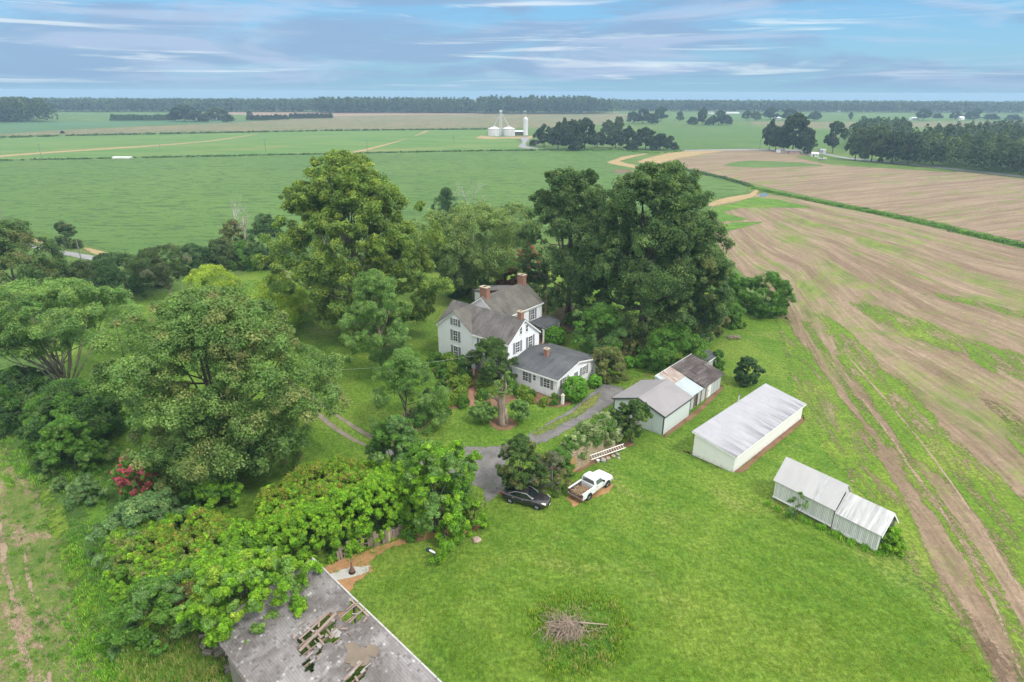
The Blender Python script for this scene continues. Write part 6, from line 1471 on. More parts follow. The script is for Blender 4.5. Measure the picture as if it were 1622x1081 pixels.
# the old tree stump with sprouts
def stump_tree():
    p = G(797, 672); Hh = top_z(606, 797, p.y); rng = np.random.default_rng(9)
    t = thing('old_trunk', 'thick gnarled topless tree trunk with leafy sprouts in a mulch ring', 'tree', p)
    mb = MB(); mb.tube([(0, 0, -.05), (.02, 0, .5), (-.10, 0, Hh*.35), (-.22, 0, Hh*.55), (-.1, 0, Hh*.78)], [.85, .62, .52, .48, .40], 12)
    mb.tube([(.28, -.3, .0), (.36, -.34, Hh*.22), (.30, -.30, Hh*.42)], [.34, .28, .12], 8)
    mb.tube([(-.2, 0, Hh*.52), (-.8, -.1, Hh*.62), (-1.7, -.2, Hh*.74)], [.24, .18, .10], 7); mb.tube([(-.1, 0, Hh*.6), (.35, .1, Hh*.8), (.3, .2, Hh*1.12)], [.22, .15, .05], 7); mb.tube([(-.1, 0, Hh*.7), (-.15, .1, Hh*.92), (0, .2, Hh*1.15)], [.2, .1, .04], 7)
    ob = mb.build('trunk', M['tan_bark'], t, True)
    cr = Crown(rng); cr.fill(1.5, Hh*.12, Hh*.46, prof='round', nl=14, lr=.40, ns=7, nv=40, leaf=(.22, .11), pal='locust', cen=(-2.1, .3)); cr.fill(1.4, Hh*.16, Hh*.48, prof='round', nl=12, lr=.40, ns=7, nv=40, leaf=(.22, .11), pal='locust', cen=(1.9, .3))
    cr.fill(1.2, Hh*.62, Hh*1.0, prof='oval', nl=12, lr=.40, ns=6, nv=32, leaf=(.2, .10), pal='soft', cen=(-.5, .0)); cr.fill(.7, Hh*.85, Hh*1.22, prof='oval', nl=8, lr=.42, ns=5, nv=24, leaf=(.18, .09), pal='locust', cen=(.5, .2))
    link('sprouts', cr.mesh('sprouts'), None, t)
stump_tree()

# --- the overgrown thicket in the foreground, mound by mound
def mound(name, label, poly, hmax, pal, seed, lr=.46, dens=3.2, pals=None, patch=None, cat='vine thicket', leaf=(.155, .105), rim=1.5):
    """continuous overgrown mass: lobes laid over a rolling height field inside a ground outline"""
    W = np.array([(G(*p).x, G(*p).y) for p in poly]); rng = np.random.default_rng(seed)
    A, B = W, np.roll(W, -1, 0); lo, hi = W.min(0), W.max(0)
    def inside_d(P):
        d = np.full(len(P), 1e9); c = np.zeros(len(P), bool)
        for a, b in zip(A, B):
            ab = b-a; t_ = np.clip(((P-a)@ab)/(ab@ab), 0, 1); d = np.minimum(d, np.linalg.norm(P-a-t_[:, None]*ab, axis=1))
            k = ((a[1] > P[:, 1]) != (b[1] > P[:, 1])) & (P[:, 0] < (b[0]-a[0])*(P[:, 1]-a[1])/(b[1]-a[1]+1e-12)+a[0]); c ^= k
        return c, d
    area = (hi-lo).prod(); n = int(area*dens*2.2); P = rng.uniform(lo, hi, (n, 2)); c, d = inside_d(P); P = P[c]; d = d[c]
    ph = rng.uniform(0, 6.28, 6)
    nz = .5+.5*np.sin(P[:, 0]*.55+ph[0]+np.sin(P[:, 1]*.4+ph[1]))*np.sin(P[:, 1]*.62+ph[2]+np.sin(P[:, 0]*.35+ph[3]))
    nz2 = .5+.5*np.sin(P[:, 0]*1.3+ph[4])*np.sin(P[:, 1]*1.45+ph[5])
    h = hmax*np.clip(d/rim, 0, 1)**.45*(.66+.30*nz+.12*nz2)
    lrad = lr*rng.uniform(.6, 1.35, len(P)); z = np.where(rng.random(len(P)) < .72, h-lrad*.5, h*rng.uniform(.1, .9, len(P))); z = np.maximum(z, lrad*.3)
    cen = np.array([P[:, 0].mean(), P[:, 1].mean()]); L = np.c_[P-cen, z]
    cr = Crown(rng); ns, nv = 7, 62; m_ = len(L)*ns
    out = unit(np.c_[(P-cen)/np.maximum(d, .3)[:, None]*.12, np.full(len(P), .8)]); dd = unit(rng.normal(0, 1, (m_, 3)) + np.repeat(out, ns, 0)*.9)
    li = np.repeat(lrad, ns); sc = np.repeat(L, ns, 0)+dd*(li*rng.uniform(.4, .9, m_))[:, None]; sr = li*.45*rng.uniform(.7, 1.3, m_); sc[:, 2] = np.maximum(sc[:, 2], .12)
    col = pick(rng, pal, m_)
    for pn, fr in (pals or []):
        k = np.repeat(rng.random(len(L)) < fr, ns); col[k] = pick(rng, pn, k.sum())
    for (px, py, pz, pr, pn) in (patch or []):
        q = G(px, py, pz); k = (np.hypot(sc[:, 0]+cen[0]-q.x, (sc[:, 1]+cen[1]-q.y)*.8)+rng.normal(0, pr*.3, m_) < pr) & (rng.random(m_) < .74); col[k] = pick(rng, pn, k.sum())
    q = m_*nv; D = unit(rng.normal(0, 1, (q, 3)) + np.repeat(dd, nv, 0)*.6 + np.array([0, 0, .25]))
    C = np.repeat(sc, nv, 0)+D*(np.repeat(sr, nv)*rng.uniform(.25, 1.1, q)**.7)[:, None]; C[:, 2] = np.maximum(C[:, 2], .06)
    V, T_ = leaves(rng, C, D, leaf[0], leaf[1], np.repeat(col*rng.uniform(.72, 1.28, (m_, 1)), nv, 0)*.75 + pick(rng, pal, q)*.25)
    t = thing(name, label, cat, (cen[0], cen[1], 0)); link('foliage', arr_mesh('foliage', V, np.arange(len(V)).reshape(-1, 4), M['leaf'], T_), None, t)
    return t
mound('vine_mound', 'bright green vine covered mass with yellow blossom along its crest', [(395, 905), (470, 903), (540, 886), (600, 864), (655, 846), (700, 836), (705, 800), (660, 772), (600, 768), (530, 775), (450, 800), (400, 845)], 4.6, 'vine', 121,
  patch=[(470, 752, 4.3, 3.0, 'vineyellow'), (540, 745, 4.4, 2.4, 'vineyellow'), (400, 775, 3.5, 2.2, 'vineyellow')])
T('elm_tree', 'bushy mid green elm at the thicket end beside the drive', 690, 842, 706, 128, 'vine', 'tree', seed=122, base=.03, prof='dome', nl=60, lr=.20, uneven=.4, ns=9, nv=54, leaf=(.25, .13), r=.2, nb=20, pals=[('shrub', .35), ('sumac', .22)], sub=.46)
T('elm_tree', 'blue green young elm rising behind the vine mound near the wheel tracks', 630, 770, 664, 96, 'shrub', 'tree', seed=123, base=.05, prof='oval', nl=36, lr=.27, ns=9, nv=50, leaf=(.25, .13), r=.14, nb=12, pals=[('sumac', .5)])
T('elm_tree', 'light green young elm leaning over the gravel drive', 728, 800, 702, 76, 'vine', 'tree', seed=133, base=.10, prof='oval', nl=26, lr=.28, ns=8, nv=44, leaf=(.25, .11), r=.10, nb=12, pals=[('sumac', .45)])
mound('vine_mound', 'orange tinged vine covered mass at the left of the thicket', [(168, 885), (182, 950), (225, 990), (290, 998), (360, 960), (420, 915), (440, 880), (400, 848), (330, 838), (250, 850)], 3.1, 'vine', 124, lr=.42, dens=3.4, pals=[('shrub', .22), ('olive', .12)],
  patch=[(255, 858, 2.6, 1.9, 'vineyellow'), (330, 822, 3.0, 1.8, 'vineyellow'), (205, 880, 2.0, 1.2, 'olive')])
T('sumac_thicket', 'pale blue green sumac bushes left of the vine mounds', 235, 862, 800, 140, 'sumac', 'shrub', seed=125, base=.02, prof='dome', nl=44, lr=.22, ns=7, nv=44, leaf=(.38, .12), r=.07, nb=10, flat=.8, lz=.6)
T('ivy_bush', 'green ivy covered bush right of the pink crape myrtle', 340, 802, 748, 90, 'shrub', 'shrub', seed=126, base=.02, prof='dome', nl=40, lr=.26, ns=8, nv=46, leaf=(.24, .14), r=.08, nb=6, pals=[('vine', .35)])
T('barn_tree', 'bright green feathery tree hanging over the ruined barn roof', 400, 945, 858, 176, 'vine', 'tree', seed=127, base=.28, prof='full', nl=80, lr=.15, ns=8, nv=42, leaf=(.30, .10), r=.16, nb=26, pals=[('locust', .35), ('golden', .12)], droop=.25, uneven=.35, sub=.44, world=(-18.9, 34.9, 0), h=6.6, off=(.9, -.8), extra=[dict(at=(-.35, .25), Rm=.75, zz=(.05, .6), nl=40, lr=.18)])
T('barn_shrub', 'dull green weedy shrub at the left of the barn tree', 262, 1002, 930, 130, 'shrub', 'shrub', seed=128, base=.02, prof='dome', nl=40, lr=.24, ns=8, nv=44, leaf=(.26, .13), r=.06, nb=6, pals=[('sumac', .4), ('redleaf', .04)])
T('thicket_bush', 'small green bush spilling from the thicket onto the lawn', 708, 862, 826, 40, 'vine', 'shrub', seed=129, base=.02, prof='dome', nl=18, lr=.32, ns=7, nv=36, leaf=(.2, .1), r=.05, nb=5)
T('thicket_bush', 'dry tipped bush at the thicket end beside the lone rock', 752, 836, 795, 44, 'vine', 'shrub', seed=130, base=.02, prof='dome', nl=20, lr=.32, ns=7, nv=36, leaf=(.2, .1), r=.05, nb=8, pals=[('olive', .3)])
T('yew_bush', 'dark drooping evergreen bush under the mimosa', 128, 706, 612, 150, 'shrub', 'shrub', seed=131, base=.02, prof='dome', nl=54, lr=.24, ns=9, nv=48, leaf=(.42, .13), r=.12, nb=8, pals=[('dark', .55)], droop=.3, lz=.6)
T('yew_bush', 'dark drooping evergreen bush at the left edge below the mimosa', 40, 668, 590, 110, 'dark', 'shrub', seed=132, base=.02, prof='dome', nl=40, lr=.25, ns=9, nv=46, leaf=(.40, .13), r=.12, nb=8, pals=[('shrub', .4)], droop=.3)
T('yew_bush', 'bright tipped drooping bush at the edge of the left weedy strip', 122, 748, 668, 86, 'shrub', 'shrub', seed=134, base=.02, prof='dome', nl=34, lr=.27, ns=8, nv=46, leaf=(.42, .12), r=.08, nb=6, droop=.3, pals=[('mimosa', .3)])
T('strip_shrub', 'low weedy shrub on the edge of the left stubble strip', 140, 798, 758, 52, 'sumac', 'shrub', seed=135, base=.02, prof='dome', nl=18, lr=.30, ns=7, nv=34, leaf=(.34, .11), r=.05, nb=4)
T('strip_shrub', 'small pale shrub alone near the left stubble strip', 98, 778, 758, 24, 'sumac', 'shrub', seed=136, base=.02, prof='dome', nl=10, lr=.36, ns=6, nv=26, leaf=(.30, .10), r=.04, nb=4)
T('young_trees', 'light green saplings on the lawn behind the mimosa', 196, 566, 486, 124, 'locust', 'sapling', seed=137, base=.15, prof='round', nl=24, lr=.28, ns=7, nv=36, leaf=(.30, .12), r=.08, nb=8)

# --- flower beds: shrubs copied from three sources
def bed_source(seed, pal, pals=None):
    rng = np.random.default_rng(seed); c = Crown(rng); c.fill(1.0, .02, 1.0, prof='dome', nl=26, lr=.36, ns=7, nv=34, leaf=(.17, .10), pal=pal, pals=pals); return c.mesh('foliage')
SRC = [bed_source(201, 'azalea'), bed_source(202, 'shrub', [('azalea', .3)]), bed_source(203, 'dark', [('soft', .2)]), bed_source(204, 'azalea', [('vineyellow', .12)])]
BED = [(700, 590, 24, 15, 1), (716, 596, 26, 18, 0), (735, 604, 24, 16, 1), (690, 576, 26, 15, 1), (712, 578, 28, 16, 0), (732, 585, 24, 18, 1), (704, 600, 22, 13, 1), (738, 612, 22, 15, 3), (722, 616, 24, 15, 3),
       (730, 630, 22, 14, 0), (715, 640, 24, 16, 0), (734, 644, 20, 14, 1), (700, 645, 26, 16, 3), (690, 655, 22, 15, 0), (704, 658, 18, 13, 1), (676, 664, 24, 17, 1), (664, 674, 20, 15, 1), (686, 640, 20, 13, 2), (696, 622, 16, 12, 2), (680, 630, 18, 13, 2), (672, 650, 22, 15, 1), (655, 664, 22, 14, 2),
       (762, 618, 20, 14, 0), (765, 632, 20, 13, 1), (776, 628, 18, 11, 3), (812, 622, 24, 15, 1), (828, 630, 24, 16, 0), (840, 638, 16, 10, 3), (862, 643, 16, 11, 3), (878, 642, 12, 8, 1), (878, 632, 10, 8, 0), (898, 634, 14, 7, 0), (816, 606, 20, 14, 2), (842, 628, 14, 9, 1), (700, 612, 14, 9, 1),
       (866, 520, 24, 10, 1), (905, 512, 24, 14, 0), (918, 522, 22, 12, 1), (890, 528, 16, 8, 3)]
LBL = {0: 'yellow green azalea mound in the mulched flower beds round the house', 1: 'mid green rounded shrub in the mulched flower beds round the house', 2: 'dark blue green shrub in the mulched flower beds round the house', 3: 'golden tipped shrub in the mulched flower beds round the house'}
KIND = {0: 'azalea_shrub', 1: 'garden_shrub', 2: 'juniper_shrub', 3: 'golden_shrub'}
rngb = random.Random(77)
for px, py, w, hpx, k in BED:
    p = G(px, py); R = span(w, p.y, .5)/2; hh = max(.5, top_z(py-hpx, px, p.y))
    o = link(KIND[k], SRC[k], None, None, p, rngb.uniform(0, 6.28)); o.scale = (R, R, hh)
    tag(o, LBL[k], 'shrub', {0: 'yellow green bed azaleas', 1: 'green bed shrubs', 2: 'dark bed shrubs', 3: 'golden bed shrubs'}[k])

# --- ditch growth, weeds and tall grass: nobody could count these
def tuft_stuff(name, pts, seed, n, hh, pal, label, w=.06, spread=.25, per=9):
    rng = np.random.default_rng(seed); P = np.array([(p.x, p.y) for p in pts]);
    c = P[rng.integers(0, len(P), n)] + rng.normal(0, spread, (n, 2)); m = n*per
    b = np.repeat(c, per, 0) + rng.normal(0, .10, (m, 2)); ang = rng.uniform(0, 6.28, m); L = hh*rng.uniform(.5, 1.3, m); le = rng.uniform(.15, .7, m)
    d = np.c_[np.cos(ang), np.sin(ang)]; s = np.c_[-d[:, 1], d[:, 0]]*w
    B = np.c_[b, np.zeros(m)+.03]; Tp = np.c_[b + d*(L*le)[:, None], L*np.sqrt(1-.5*le**2)+.03]; Md = B*.5+Tp*.5 + np.c_[np.zeros((m, 2)), L*.12]
    V = np.stack([B - np.c_[s, np.zeros(m)]*.6, Md - np.c_[s, np.zeros(m)], Tp, Md + np.c_[s, np.zeros(m)]], 1).reshape(-1, 3)
    t = np.repeat(np.repeat(pick(rng, pal, n), per, 0)*rng.uniform(.75, 1.25, (m, 1)), 4, 0)*1.25
    o = link(name, arr_mesh(name, V, np.arange(len(V)).reshape(-1, 4), M['leaf'], t)); tag(o, label, kind='stuff'); return o
def clump_stuff(name, pts, seed, n, R, hh, pal, spread, label, leaf=(.4, .25), nv=40):
    rng = np.random.default_rng(seed); P = np.array([(p.x, p.y) for p in pts]); c = P[rng.integers(0, len(P), n)] + rng.normal(0, spread, (n, 2))
    q = n*nv; D = unit(rng.normal(0, 1, (q, 3)) + np.array([0, 0, .5])); sz = np.repeat(rng.uniform(.5, 1.2, n), nv)
    C = np.c_[np.repeat(c, nv, 0), np.zeros(q)] + D*sz[:, None]*np.array([R, R, hh])*(rng.uniform(.3, 1, (q, 1))**.5); C[:, 2] = np.abs(C[:, 2]) + .05
    V, T_ = leaves(rng, C, D, leaf[0], leaf[1], np.repeat(pick(rng, pal, n), nv, 0))
    o = link(name, arr_mesh(name, V, np.arange(len(V)).reshape(-1, 4), M['leaf'], T_)); tag(o, label, kind='stuff'); return o
def line_pts(px, n=60):
    W = [G(*p) for p in px]; out = []
    for a, b in zip(W[:-1], W[1:]):
        L = (b-a).length; k = max(2, int(L/1.2)); out += [a.lerp(b, i/k) for i in range(k)]
    return out
PAL['ditch'] = [((.045, .115, .018), 3), ((.065, .150, .022), 4), ((.085, .175, .03), 2), ((.03, .07, .018), 2)]
PAL['drygrass'] = [((.13, .19, .03), 3), ((.20, .21, .05), 2), ((.28, .22, .10), 2), ((.10, .18, .025), 3)]
PAL['ringgrass'] = [((.070, .140, .014), 3), ((.095, .165, .018), 4), ((.120, .175, .026), 3)]
PAL['lush'] = [((.065, .165, .018), 3), ((.095, .205, .022), 3), ((.13, .22, .03), 2), ((.05, .12, .018), 2)]
ditch = line_pts([(1055, 266), (1100, 273), (1150, 284), (1192, 297)]); clump_stuff('ditch_growth', ditch, 301, 170, 1.3, 1.0, 'dark', .5, 'dark weeds along the upper ditch', (.5, .3), 34)
ditch = line_pts([(1195, 299), (1225, 306), (1270, 315), (1320, 325), (1370, 334), (1420, 345), (1480, 358), (1550, 375), (1622, 391), (1760, 420)]); clump_stuff('ditch_growth', ditch, 302, 620, 1.25, .85, 'ditch', .75, 'bright green weeds filling the ditch between the bare fields', (.42, .26), 40)
b_ = line_pts([(-80, 260), (0, 255), (300, 249), (560, 243.5), (760, 239.5), (985, 238)]); clump_stuff('field_margin', b_, 303, 420, 1.8, .8, 'dark', .8, 'dark strip of weeds between the soybeans and the hay field', (1.1, .6), 14)
b_ = line_pts([(-80, 222.5), (0, 219), (100, 216), (300, 212), (540, 207.5), (772, 205.5)]); clump_stuff('crop_edge', b_, 304, 420, 2.2, 1.6, 'dark', .8, 'dark standing edge of the corn behind the hay field', (1.5, .9), 14)
b_ = line_pts([(840, 237), (900, 239), (985, 240), (1040, 243), (1080, 240)]); clump_stuff('field_margin', b_, 305, 120, 1.6, .8, 'ditch', 1.2, 'weedy margin in front of the dark grove', (.8, .5), 16)
b_ = line_pts([(846, 1000), (856, 970), (885, 952), (930, 945), (972, 962), (990, 992), (980, 1028), (940, 1058), (890, 1070), (855, 1045)]); tuft_stuff('tall_grass', b_, 306, 420, .30, 'ringgrass', 'ring of tall green grass round the brush pile', .028, .45)
b_ = [G(860+random.Random(i).random()*120, 955+random.Random(i+999).random()*105) for i in range(200)]; tuft_stuff('tall_grass', b_, 307, 520, .32, 'drygrass', 'tall dry grass round the brush pile', .03, .35)
rr = random.Random(31)
b_ = [G(150+rr.uniform(-40, 130), 830+rr.uniform(0, 260)) for i in range(420)] + [G(40+rr.uniform(-60, 120), 680+rr.uniform(-10, 100)) for i in range(200)]; tuft_stuff('tall_weeds', b_, 308, 2600, .34, 'lush', 'rough tall weeds along the left field strip', .020, .45)
b_ = [G(rr.uniform(0, 190), rr.uniform(700, 1075)) for i in range(500)]; tuft_stuff('strip_weeds', b_, 312, 520, .26, 'shrub', 'scattered low weeds on the left stubble strip', .03, .25, 12)
b_ = [G(260+rr.uniform(-60, 90), 1010+rr.uniform(-10, 80)) for i in range(260)]; tuft_stuff('tall_weeds', b_, 309, 1500, .45, 'drygrass', 'tall yellow green weeds left of the ruined barn', .022, .45)
PAL['lawn'] = [((.058, .118, .012), 3), ((.085, .150, .016), 4), ((.115, .170, .024), 3), ((.15, .165, .045), 1)]
rl = random.Random(91); b_ = []
for i in range(9000):
    p = G(rl.uniform(560, 1560), 760 + 321*rl.random()**.8)
    if not (p.x > -2.8 + (31.2-p.y)*1.0 and p.x < 27 + (52-p.y)*.28): continue
    b_.append(p)
tuft_stuff('grass', b_, 320, 24000, .10, 'lawn', 'short grass blades of the mown lawn', .014, .35, 7)
b_ = line_pts([(1215, 800), (1250, 818), (1300, 838), (1350, 862), (1392, 880), (1412, 872)]); tuft_stuff('tall_weeds', b_, 310, 160, .4, 'lush', 'weeds along the foot of the corn crib', .03, .18)
b_ = line_pts([(440, 905), (500, 905), (560, 872), (650, 845), (720, 832), (765, 815)]); tuft_stuff('tall_weeds', b_, 311, 120, .4, 'lush', 'weeds at the foot of the thicket', .03, .5)

# ------------------------------------------------------------------ the far farms
M['bin'] = metal_mat('white_corrugated_bin', (.56, .57, .58), (.64, .65, .66), (.40, .40, .40), 'x', 3.0, .45, .3)
M['far_white'] = plain('far_white_wall', (.74, .74, .72), .7); M['far_roof'] = plain('far_grey_roof', (.19, .18, .18), .8); M['far_red'] = plain('far_pink_roof', (.40, .28, .24), .8)
def grain_bin(pxl, pxr, pyb, pye, pya, label):
    p = G((pxl+pxr)/2, pyb); R = span(pxr-pxl, p.y)/2; p.y += R; he = top_z(pye, (pxl+pxr)/2, p.y-R); ha = top_z(pya, (pxl+pxr)/2, p.y)
    t = thing('grain_bin', label, 'grain bin', p, 0, 'grain bins')
    mb = MB(); prof = []
    k = 9
    for i in range(k): prof += [(R, he*i/k+.02), (R+.07, he*(i+.5)/k)]
    prof.append((R, he)); mb.lathe(prof, 36).build('wall', M['bin'], t)
    MB().lathe([(R+.3, he+.002), (R*.12, ha-.1), (R*.10, ha)], 36).build('roof', M['galv'], t)
    MB().lathe([(R*.10, ha+.01), (R*.12, ha+.5), (.05, ha+.7)], 12).build('cap', M['galv'], t)
    MB().box(-.6, .6, -R-.15, -R-.05, .3, 2.3).build('door', M['galv'], t)
    mb = MB()
    for s in (-.3, .3): mb.box(R*.5+s-.04, R*.5+s+.04, -R*.88-.15, -R*.88-.07, 0.3, he)
    mb.build('ladder', M['stone'], t)
    return p, R, he, ha
b1 = grain_bin(773, 793, 216.5, 204.5, 200.5, 'left of two squat white grain bins under the spouts')
b2 = grain_bin(795.5, 815.5, 216.5, 204.5, 200.5, 'right of two squat white grain bins beside the low open shed')
def elevator_leg():
    p = Vector(((b1[0].x+b2[0].x)/2-.5, b1[0].y-3, 0)); hT = top_z(178, 791.5, p.y)
    t = thing('elevator_tower', 'thin white elevator tower with two spouts running down to the grain bins', 'tower', p)
    for x in (-1, 1):
        for y in (-1, 1): MB().tube([(x, y, 0), (x*.7, y*.7, hT)], .16, 5).build('leg', M['galv'], t)
    mb = MB()
    n_ = 9
    for i in range(n_):
        z0, z1 = hT*i/n_, hT*(i+1)/n_
        mb.tube([(-1, -1, z0), (1, -1, z1)], .07, 4); mb.tube([(1, -1, z0), (-1, -1, z1)], .07, 4); mb.tube([(-1, 1, z0), (-1, -1, z1)], .07, 4); mb.tube([(1, 1, z0), (1, -1, z1)], .07, 4); mb.tube([(-1, -1, z1), (1, -1, z1)], .07, 4)
    mb.build('bracing', M['galv'], t)
    MB().box(-1.3, 1.3, -1.3, 1.3, hT, hT+1.8).build('head', M['galv'], t)
    for b_ in (b1, b2): MB().tube([(0, 0, hT+.5), (b_[0].x-p.x, b_[0].y-p.y, b_[3]+.6)], .32, 8).build('spout', M['galv'], t)
elevator_leg()
def dryer():
    p = G(832.5, 217.5); R = span(7.2, p.y)/2; h = top_z(189, 832.5, p.y); hT = top_z(174, 831.5, p.y)
    t = thing('grain_silo', 'tall slim white silo with a small tower on top right of the grain bins', 'silo', p)
    prof = []
    for i in range(14): prof += [(R, 1.5+(h-1.5)*i/14), (R+.06, 1.5+(h-1.5)*(i+.5)/14)]
    MB().lathe(prof+[(R, h)], 28).build('wall', M['bin'], t)
    MB().lathe([(R+.15, h+.002), (.5, h+1.7), (.3, h+1.9)], 28).build('roof', M['galv'], t)
    for a in range(6): MB().tube([(R*.85*math.cos(a*1.047), R*.85*math.sin(a*1.047), 0), (R*.85*math.cos(a*1.047), R*.85*math.sin(a*1.047), 1.6)], .12, 5).build('leg', M['stone'], t)
    mb = MB()
    for s in (-.8, .8): mb.tube([(s, 0, h), (s*.4-.4, 0, hT)], .09, 5)
    mb.box(-2.2, .4, -.4, .4, hT-1.6, hT-1.2); mb.tube([(-2, 0, hT-1.4), (-2, 0, h+1.5)], .07, 4); mb.build('tower', M['galv'], t)
dryer()
def far_house(px, pyb, wpx, pye, pya, depth, label, wall='far_white', roof='far_roof', rz=0.0, name='farm_house', cat='house', win=3, group=None, door=True):
    p = G(px, pyb); W = span(wpx, p.y); he = max(1.8, top_z(pye, px, p.y)); hr = max(he+.6, top_z(pya, px, p.y+depth/2))
    t = thing(name, label, cat, p, rz, group); D = depth
    mb = MB(); mb.poly([(-W/2,0,0),(W/2,0,0),(W/2,0,he),(-W/2,0,he)]).poly([(-W/2,D,0),(W/2,D,0),(W/2,D,he),(-W/2,D,he)])
    for x in (-W/2, W/2): mb.poly([(x,0,0),(x,D,0),(x,D,he),(x,D/2,hr),(x,0,he)])
    mb.build('wall', M[wall], t)
    k = (hr-he)/(D/2); o = .3
    rf = MB().slab([(-W/2-o,-o,he-k*o+.1),(W/2+o,-o,he-k*o+.1),(W/2+o,D/2,hr+.1),(-W/2-o,D/2,hr+.1)], (0,0,-.1)).slab([(-W/2-o,D+o,he-k*o+.1),(W/2+o,D+o,he-k*o+.1),(W/2+o,D/2,hr+.103),(-W/2-o,D/2,hr+.103)], (0,0,-.1)).build('roof', M[roof], t)
    for i in range(win):
        x = -W/2 + W*(i+.5)/max(win, 1)+.6
        f = MB().box(x-.5, x+.5, -.05, -.004, he*.45, he*.45+1.1).build('window', M['white_trim'], t); MB().box(x-.42, x+.42, -.065, -.05, he*.45+.08, he*.45+1.02).build('pane', M['pane'], f)
    if door: MB().box(-W/2+W*.12-.1, -W/2+W*.12+.8, -.05, -.004, .1, 2.1).build('door', M['far_roof'], t)
    return t
far_house(822, 214.5, 14, 209, 207, 9, 'low grey open sided shed between the grain bins and the silo', 'dark_inside', 'galv', 0, 'grain_shed', 'shed', 0, None, False)  # closed walls coloured dark for the shade under the open sided roof
far_house(1256, 244.5, 22, 240.5, 237, 7, 'low pinkish farm house under the tall dark trees beside the road', 'far_red', 'far_roof', -.1)
far_house(1239, 242.5, 7, 238.5, 236.3, 5, 'small white end building left of the pinkish farm house', 'far_white', 'far_roof', .2, 'outbuilding', 'shed', 1)
far_house(1282, 245, 9, 241.5, 238.5, 5, 'small white shed with a grey roof right of the farm trees', 'far_white', 'far_roof', .3, 'outbuilding', 'shed', 1)
far_house(1291, 249, 9, 244.5, 241.5, 4, 'tall narrow white shed nearest the bare field by the farm trees', 'far_white', 'far_white', -.2, 'outbuilding', 'shed', 1)
far_house(1304, 243, 8, 240.5, 238.8, 4, 'low white shed at the road right of the farm', 'far_white', 'galv', 0, 'outbuilding', 'shed', 0)
far_house(335, 190.5, 11, 185.5, 181.5, 10, 'white farm house with a pale roof among the windbreak trees', 'far_white', 'galv', .1)
far_house(348, 190.5, 7, 186.5, 184, 8, 'smaller white farm building right of the house in the windbreak', 'far_white', 'far_white', -.2, 'outbuilding', 'shed', 1)
far_house(1329, 178, 7, 175, 173, 9, 'tiny white building alone before the right horizon woods', 'far_white', 'far_white', 0, 'barn', 'barn', 0)
far_house(1127, 181, 8, 178, 176.5, 9, 'white far house left of the long white sheds', 'far_white', 'far_roof', 0)
far_house(1158, 180.5, 26, 178.8, 177.7, 10, 'very long low white shed on the right horizon', 'far_white', 'galv', 0, 'poultry_shed', 'shed', 0)
far_house(1232, 190, 10, 187.5, 185.5, 8, 'white house behind the far right hedge trees', 'far_white', 'galv', 0)
far_house(1450, 190.5, 10, 187.5, 186, 9, 'white house left of the round tree before the right woods', 'far_white', 'far_white', 0)
far_house(1524, 190.5, 7, 186.5, 184.5, 9, 'white barn between trees at the far right', 'far_white', 'far_white', 0, 'barn', 'barn', 0)
def boat():
    p = G(1301.5, 254); s = 1.0
    t = thing('boat', 'small white boat hull resting at the edge of the bare field', 'boat', p, -.5)
    loft([(-2.6, [(0, .5), (.6, .55), (1.0, 1.2), (.9, 1.22), (0, 1.25)]), (.6, [(0, .45), (.7, .5), (1.1, 1.25), (1.0, 1.28), (0, 1.3)]), (2.8, [(0, .9), (.06, .95), (.12, 1.4), (.1, 1.42), (0, 1.45)])], 'hull', M['white_trim'], t)
    MB().box(-.8, .5, -.6, .6, 1.25, 1.85).build('cabin', M['pane'], t)
    MB().box(-1.8, 1.2, -.5, .5, .1, .5).build('trailer', M['stone'], t)
boat()
def irrigation():
    p = G(192, 252); W = span(28, p.y)
    t = thing('irrigation_pipe', 'pale pile of irrigation pipe lying at the edge of the hay field', 'pipe', p)
    for i in range(5): MB().tube([(-W/2, i*.7, .35+.5*(i % 2)), (W/2, i*.7+.3, .35+.5*(i % 2))], .35, 8).build('pipe', M['galv_pale'], t)
irrigation()
def radio_mast(px, pyb, pyt, label):
    p = G(px, pyb); h = top_z(pyt, px, p.y)
    o = MB().tube([(0, 0, 0), (0, 0, h)], [.5, .3], 5).build('radio_mast', M['galv'], None, loc=p); tag(o, label, 'mast')
radio_mast(1391, 168, 146, 'thin radio mast above the right woods, left of its twin'); radio_mast(1521, 168, 147, 'thin radio mast above the right woods at the far right')

# far trees, each a thing; crowns shared between look-alikes
def crown_src(seed, pal, prof, nl=24, lr=.32, ns=7, nv=22, leaf=(.17, .12), base=.12, pals=None, uneven=.2):
    rng = np.random.default_rng(seed); c = Crown(rng); c.fill(.5, base, 1.0, prof=prof, nl=nl, lr=lr, ns=ns, nv=nv, leaf=tuple(x*.5 for x in leaf), pal=pal, pals=pals, uneven=uneven, lz=.8)
    tm = trunk_mesh(rng, 1.0, .025, c.lobes, 8); return c.mesh(), tm.mesh('trunk', M['bark'], True)
FS = {'round': crown_src(401, 'fargreen', 'broad'), 'oval': crown_src(402, 'fargreen', 'oval'), 'light': crown_src(403, 'farlight', 'broad'), 'cone': crown_src(404, 'dark', 'cone', base=.03), 'wide': crown_src(405, 'fargreen', 'broad', nl=34, lr=.26, base=.16),
      'pine': crown_src(406, 'bluepine', 'oval', nl=26, lr=.24, base=.30, uneven=.4), 'bush': crown_src(407, 'fargreen', 'dome', base=.02)}
rf = random.Random(5)
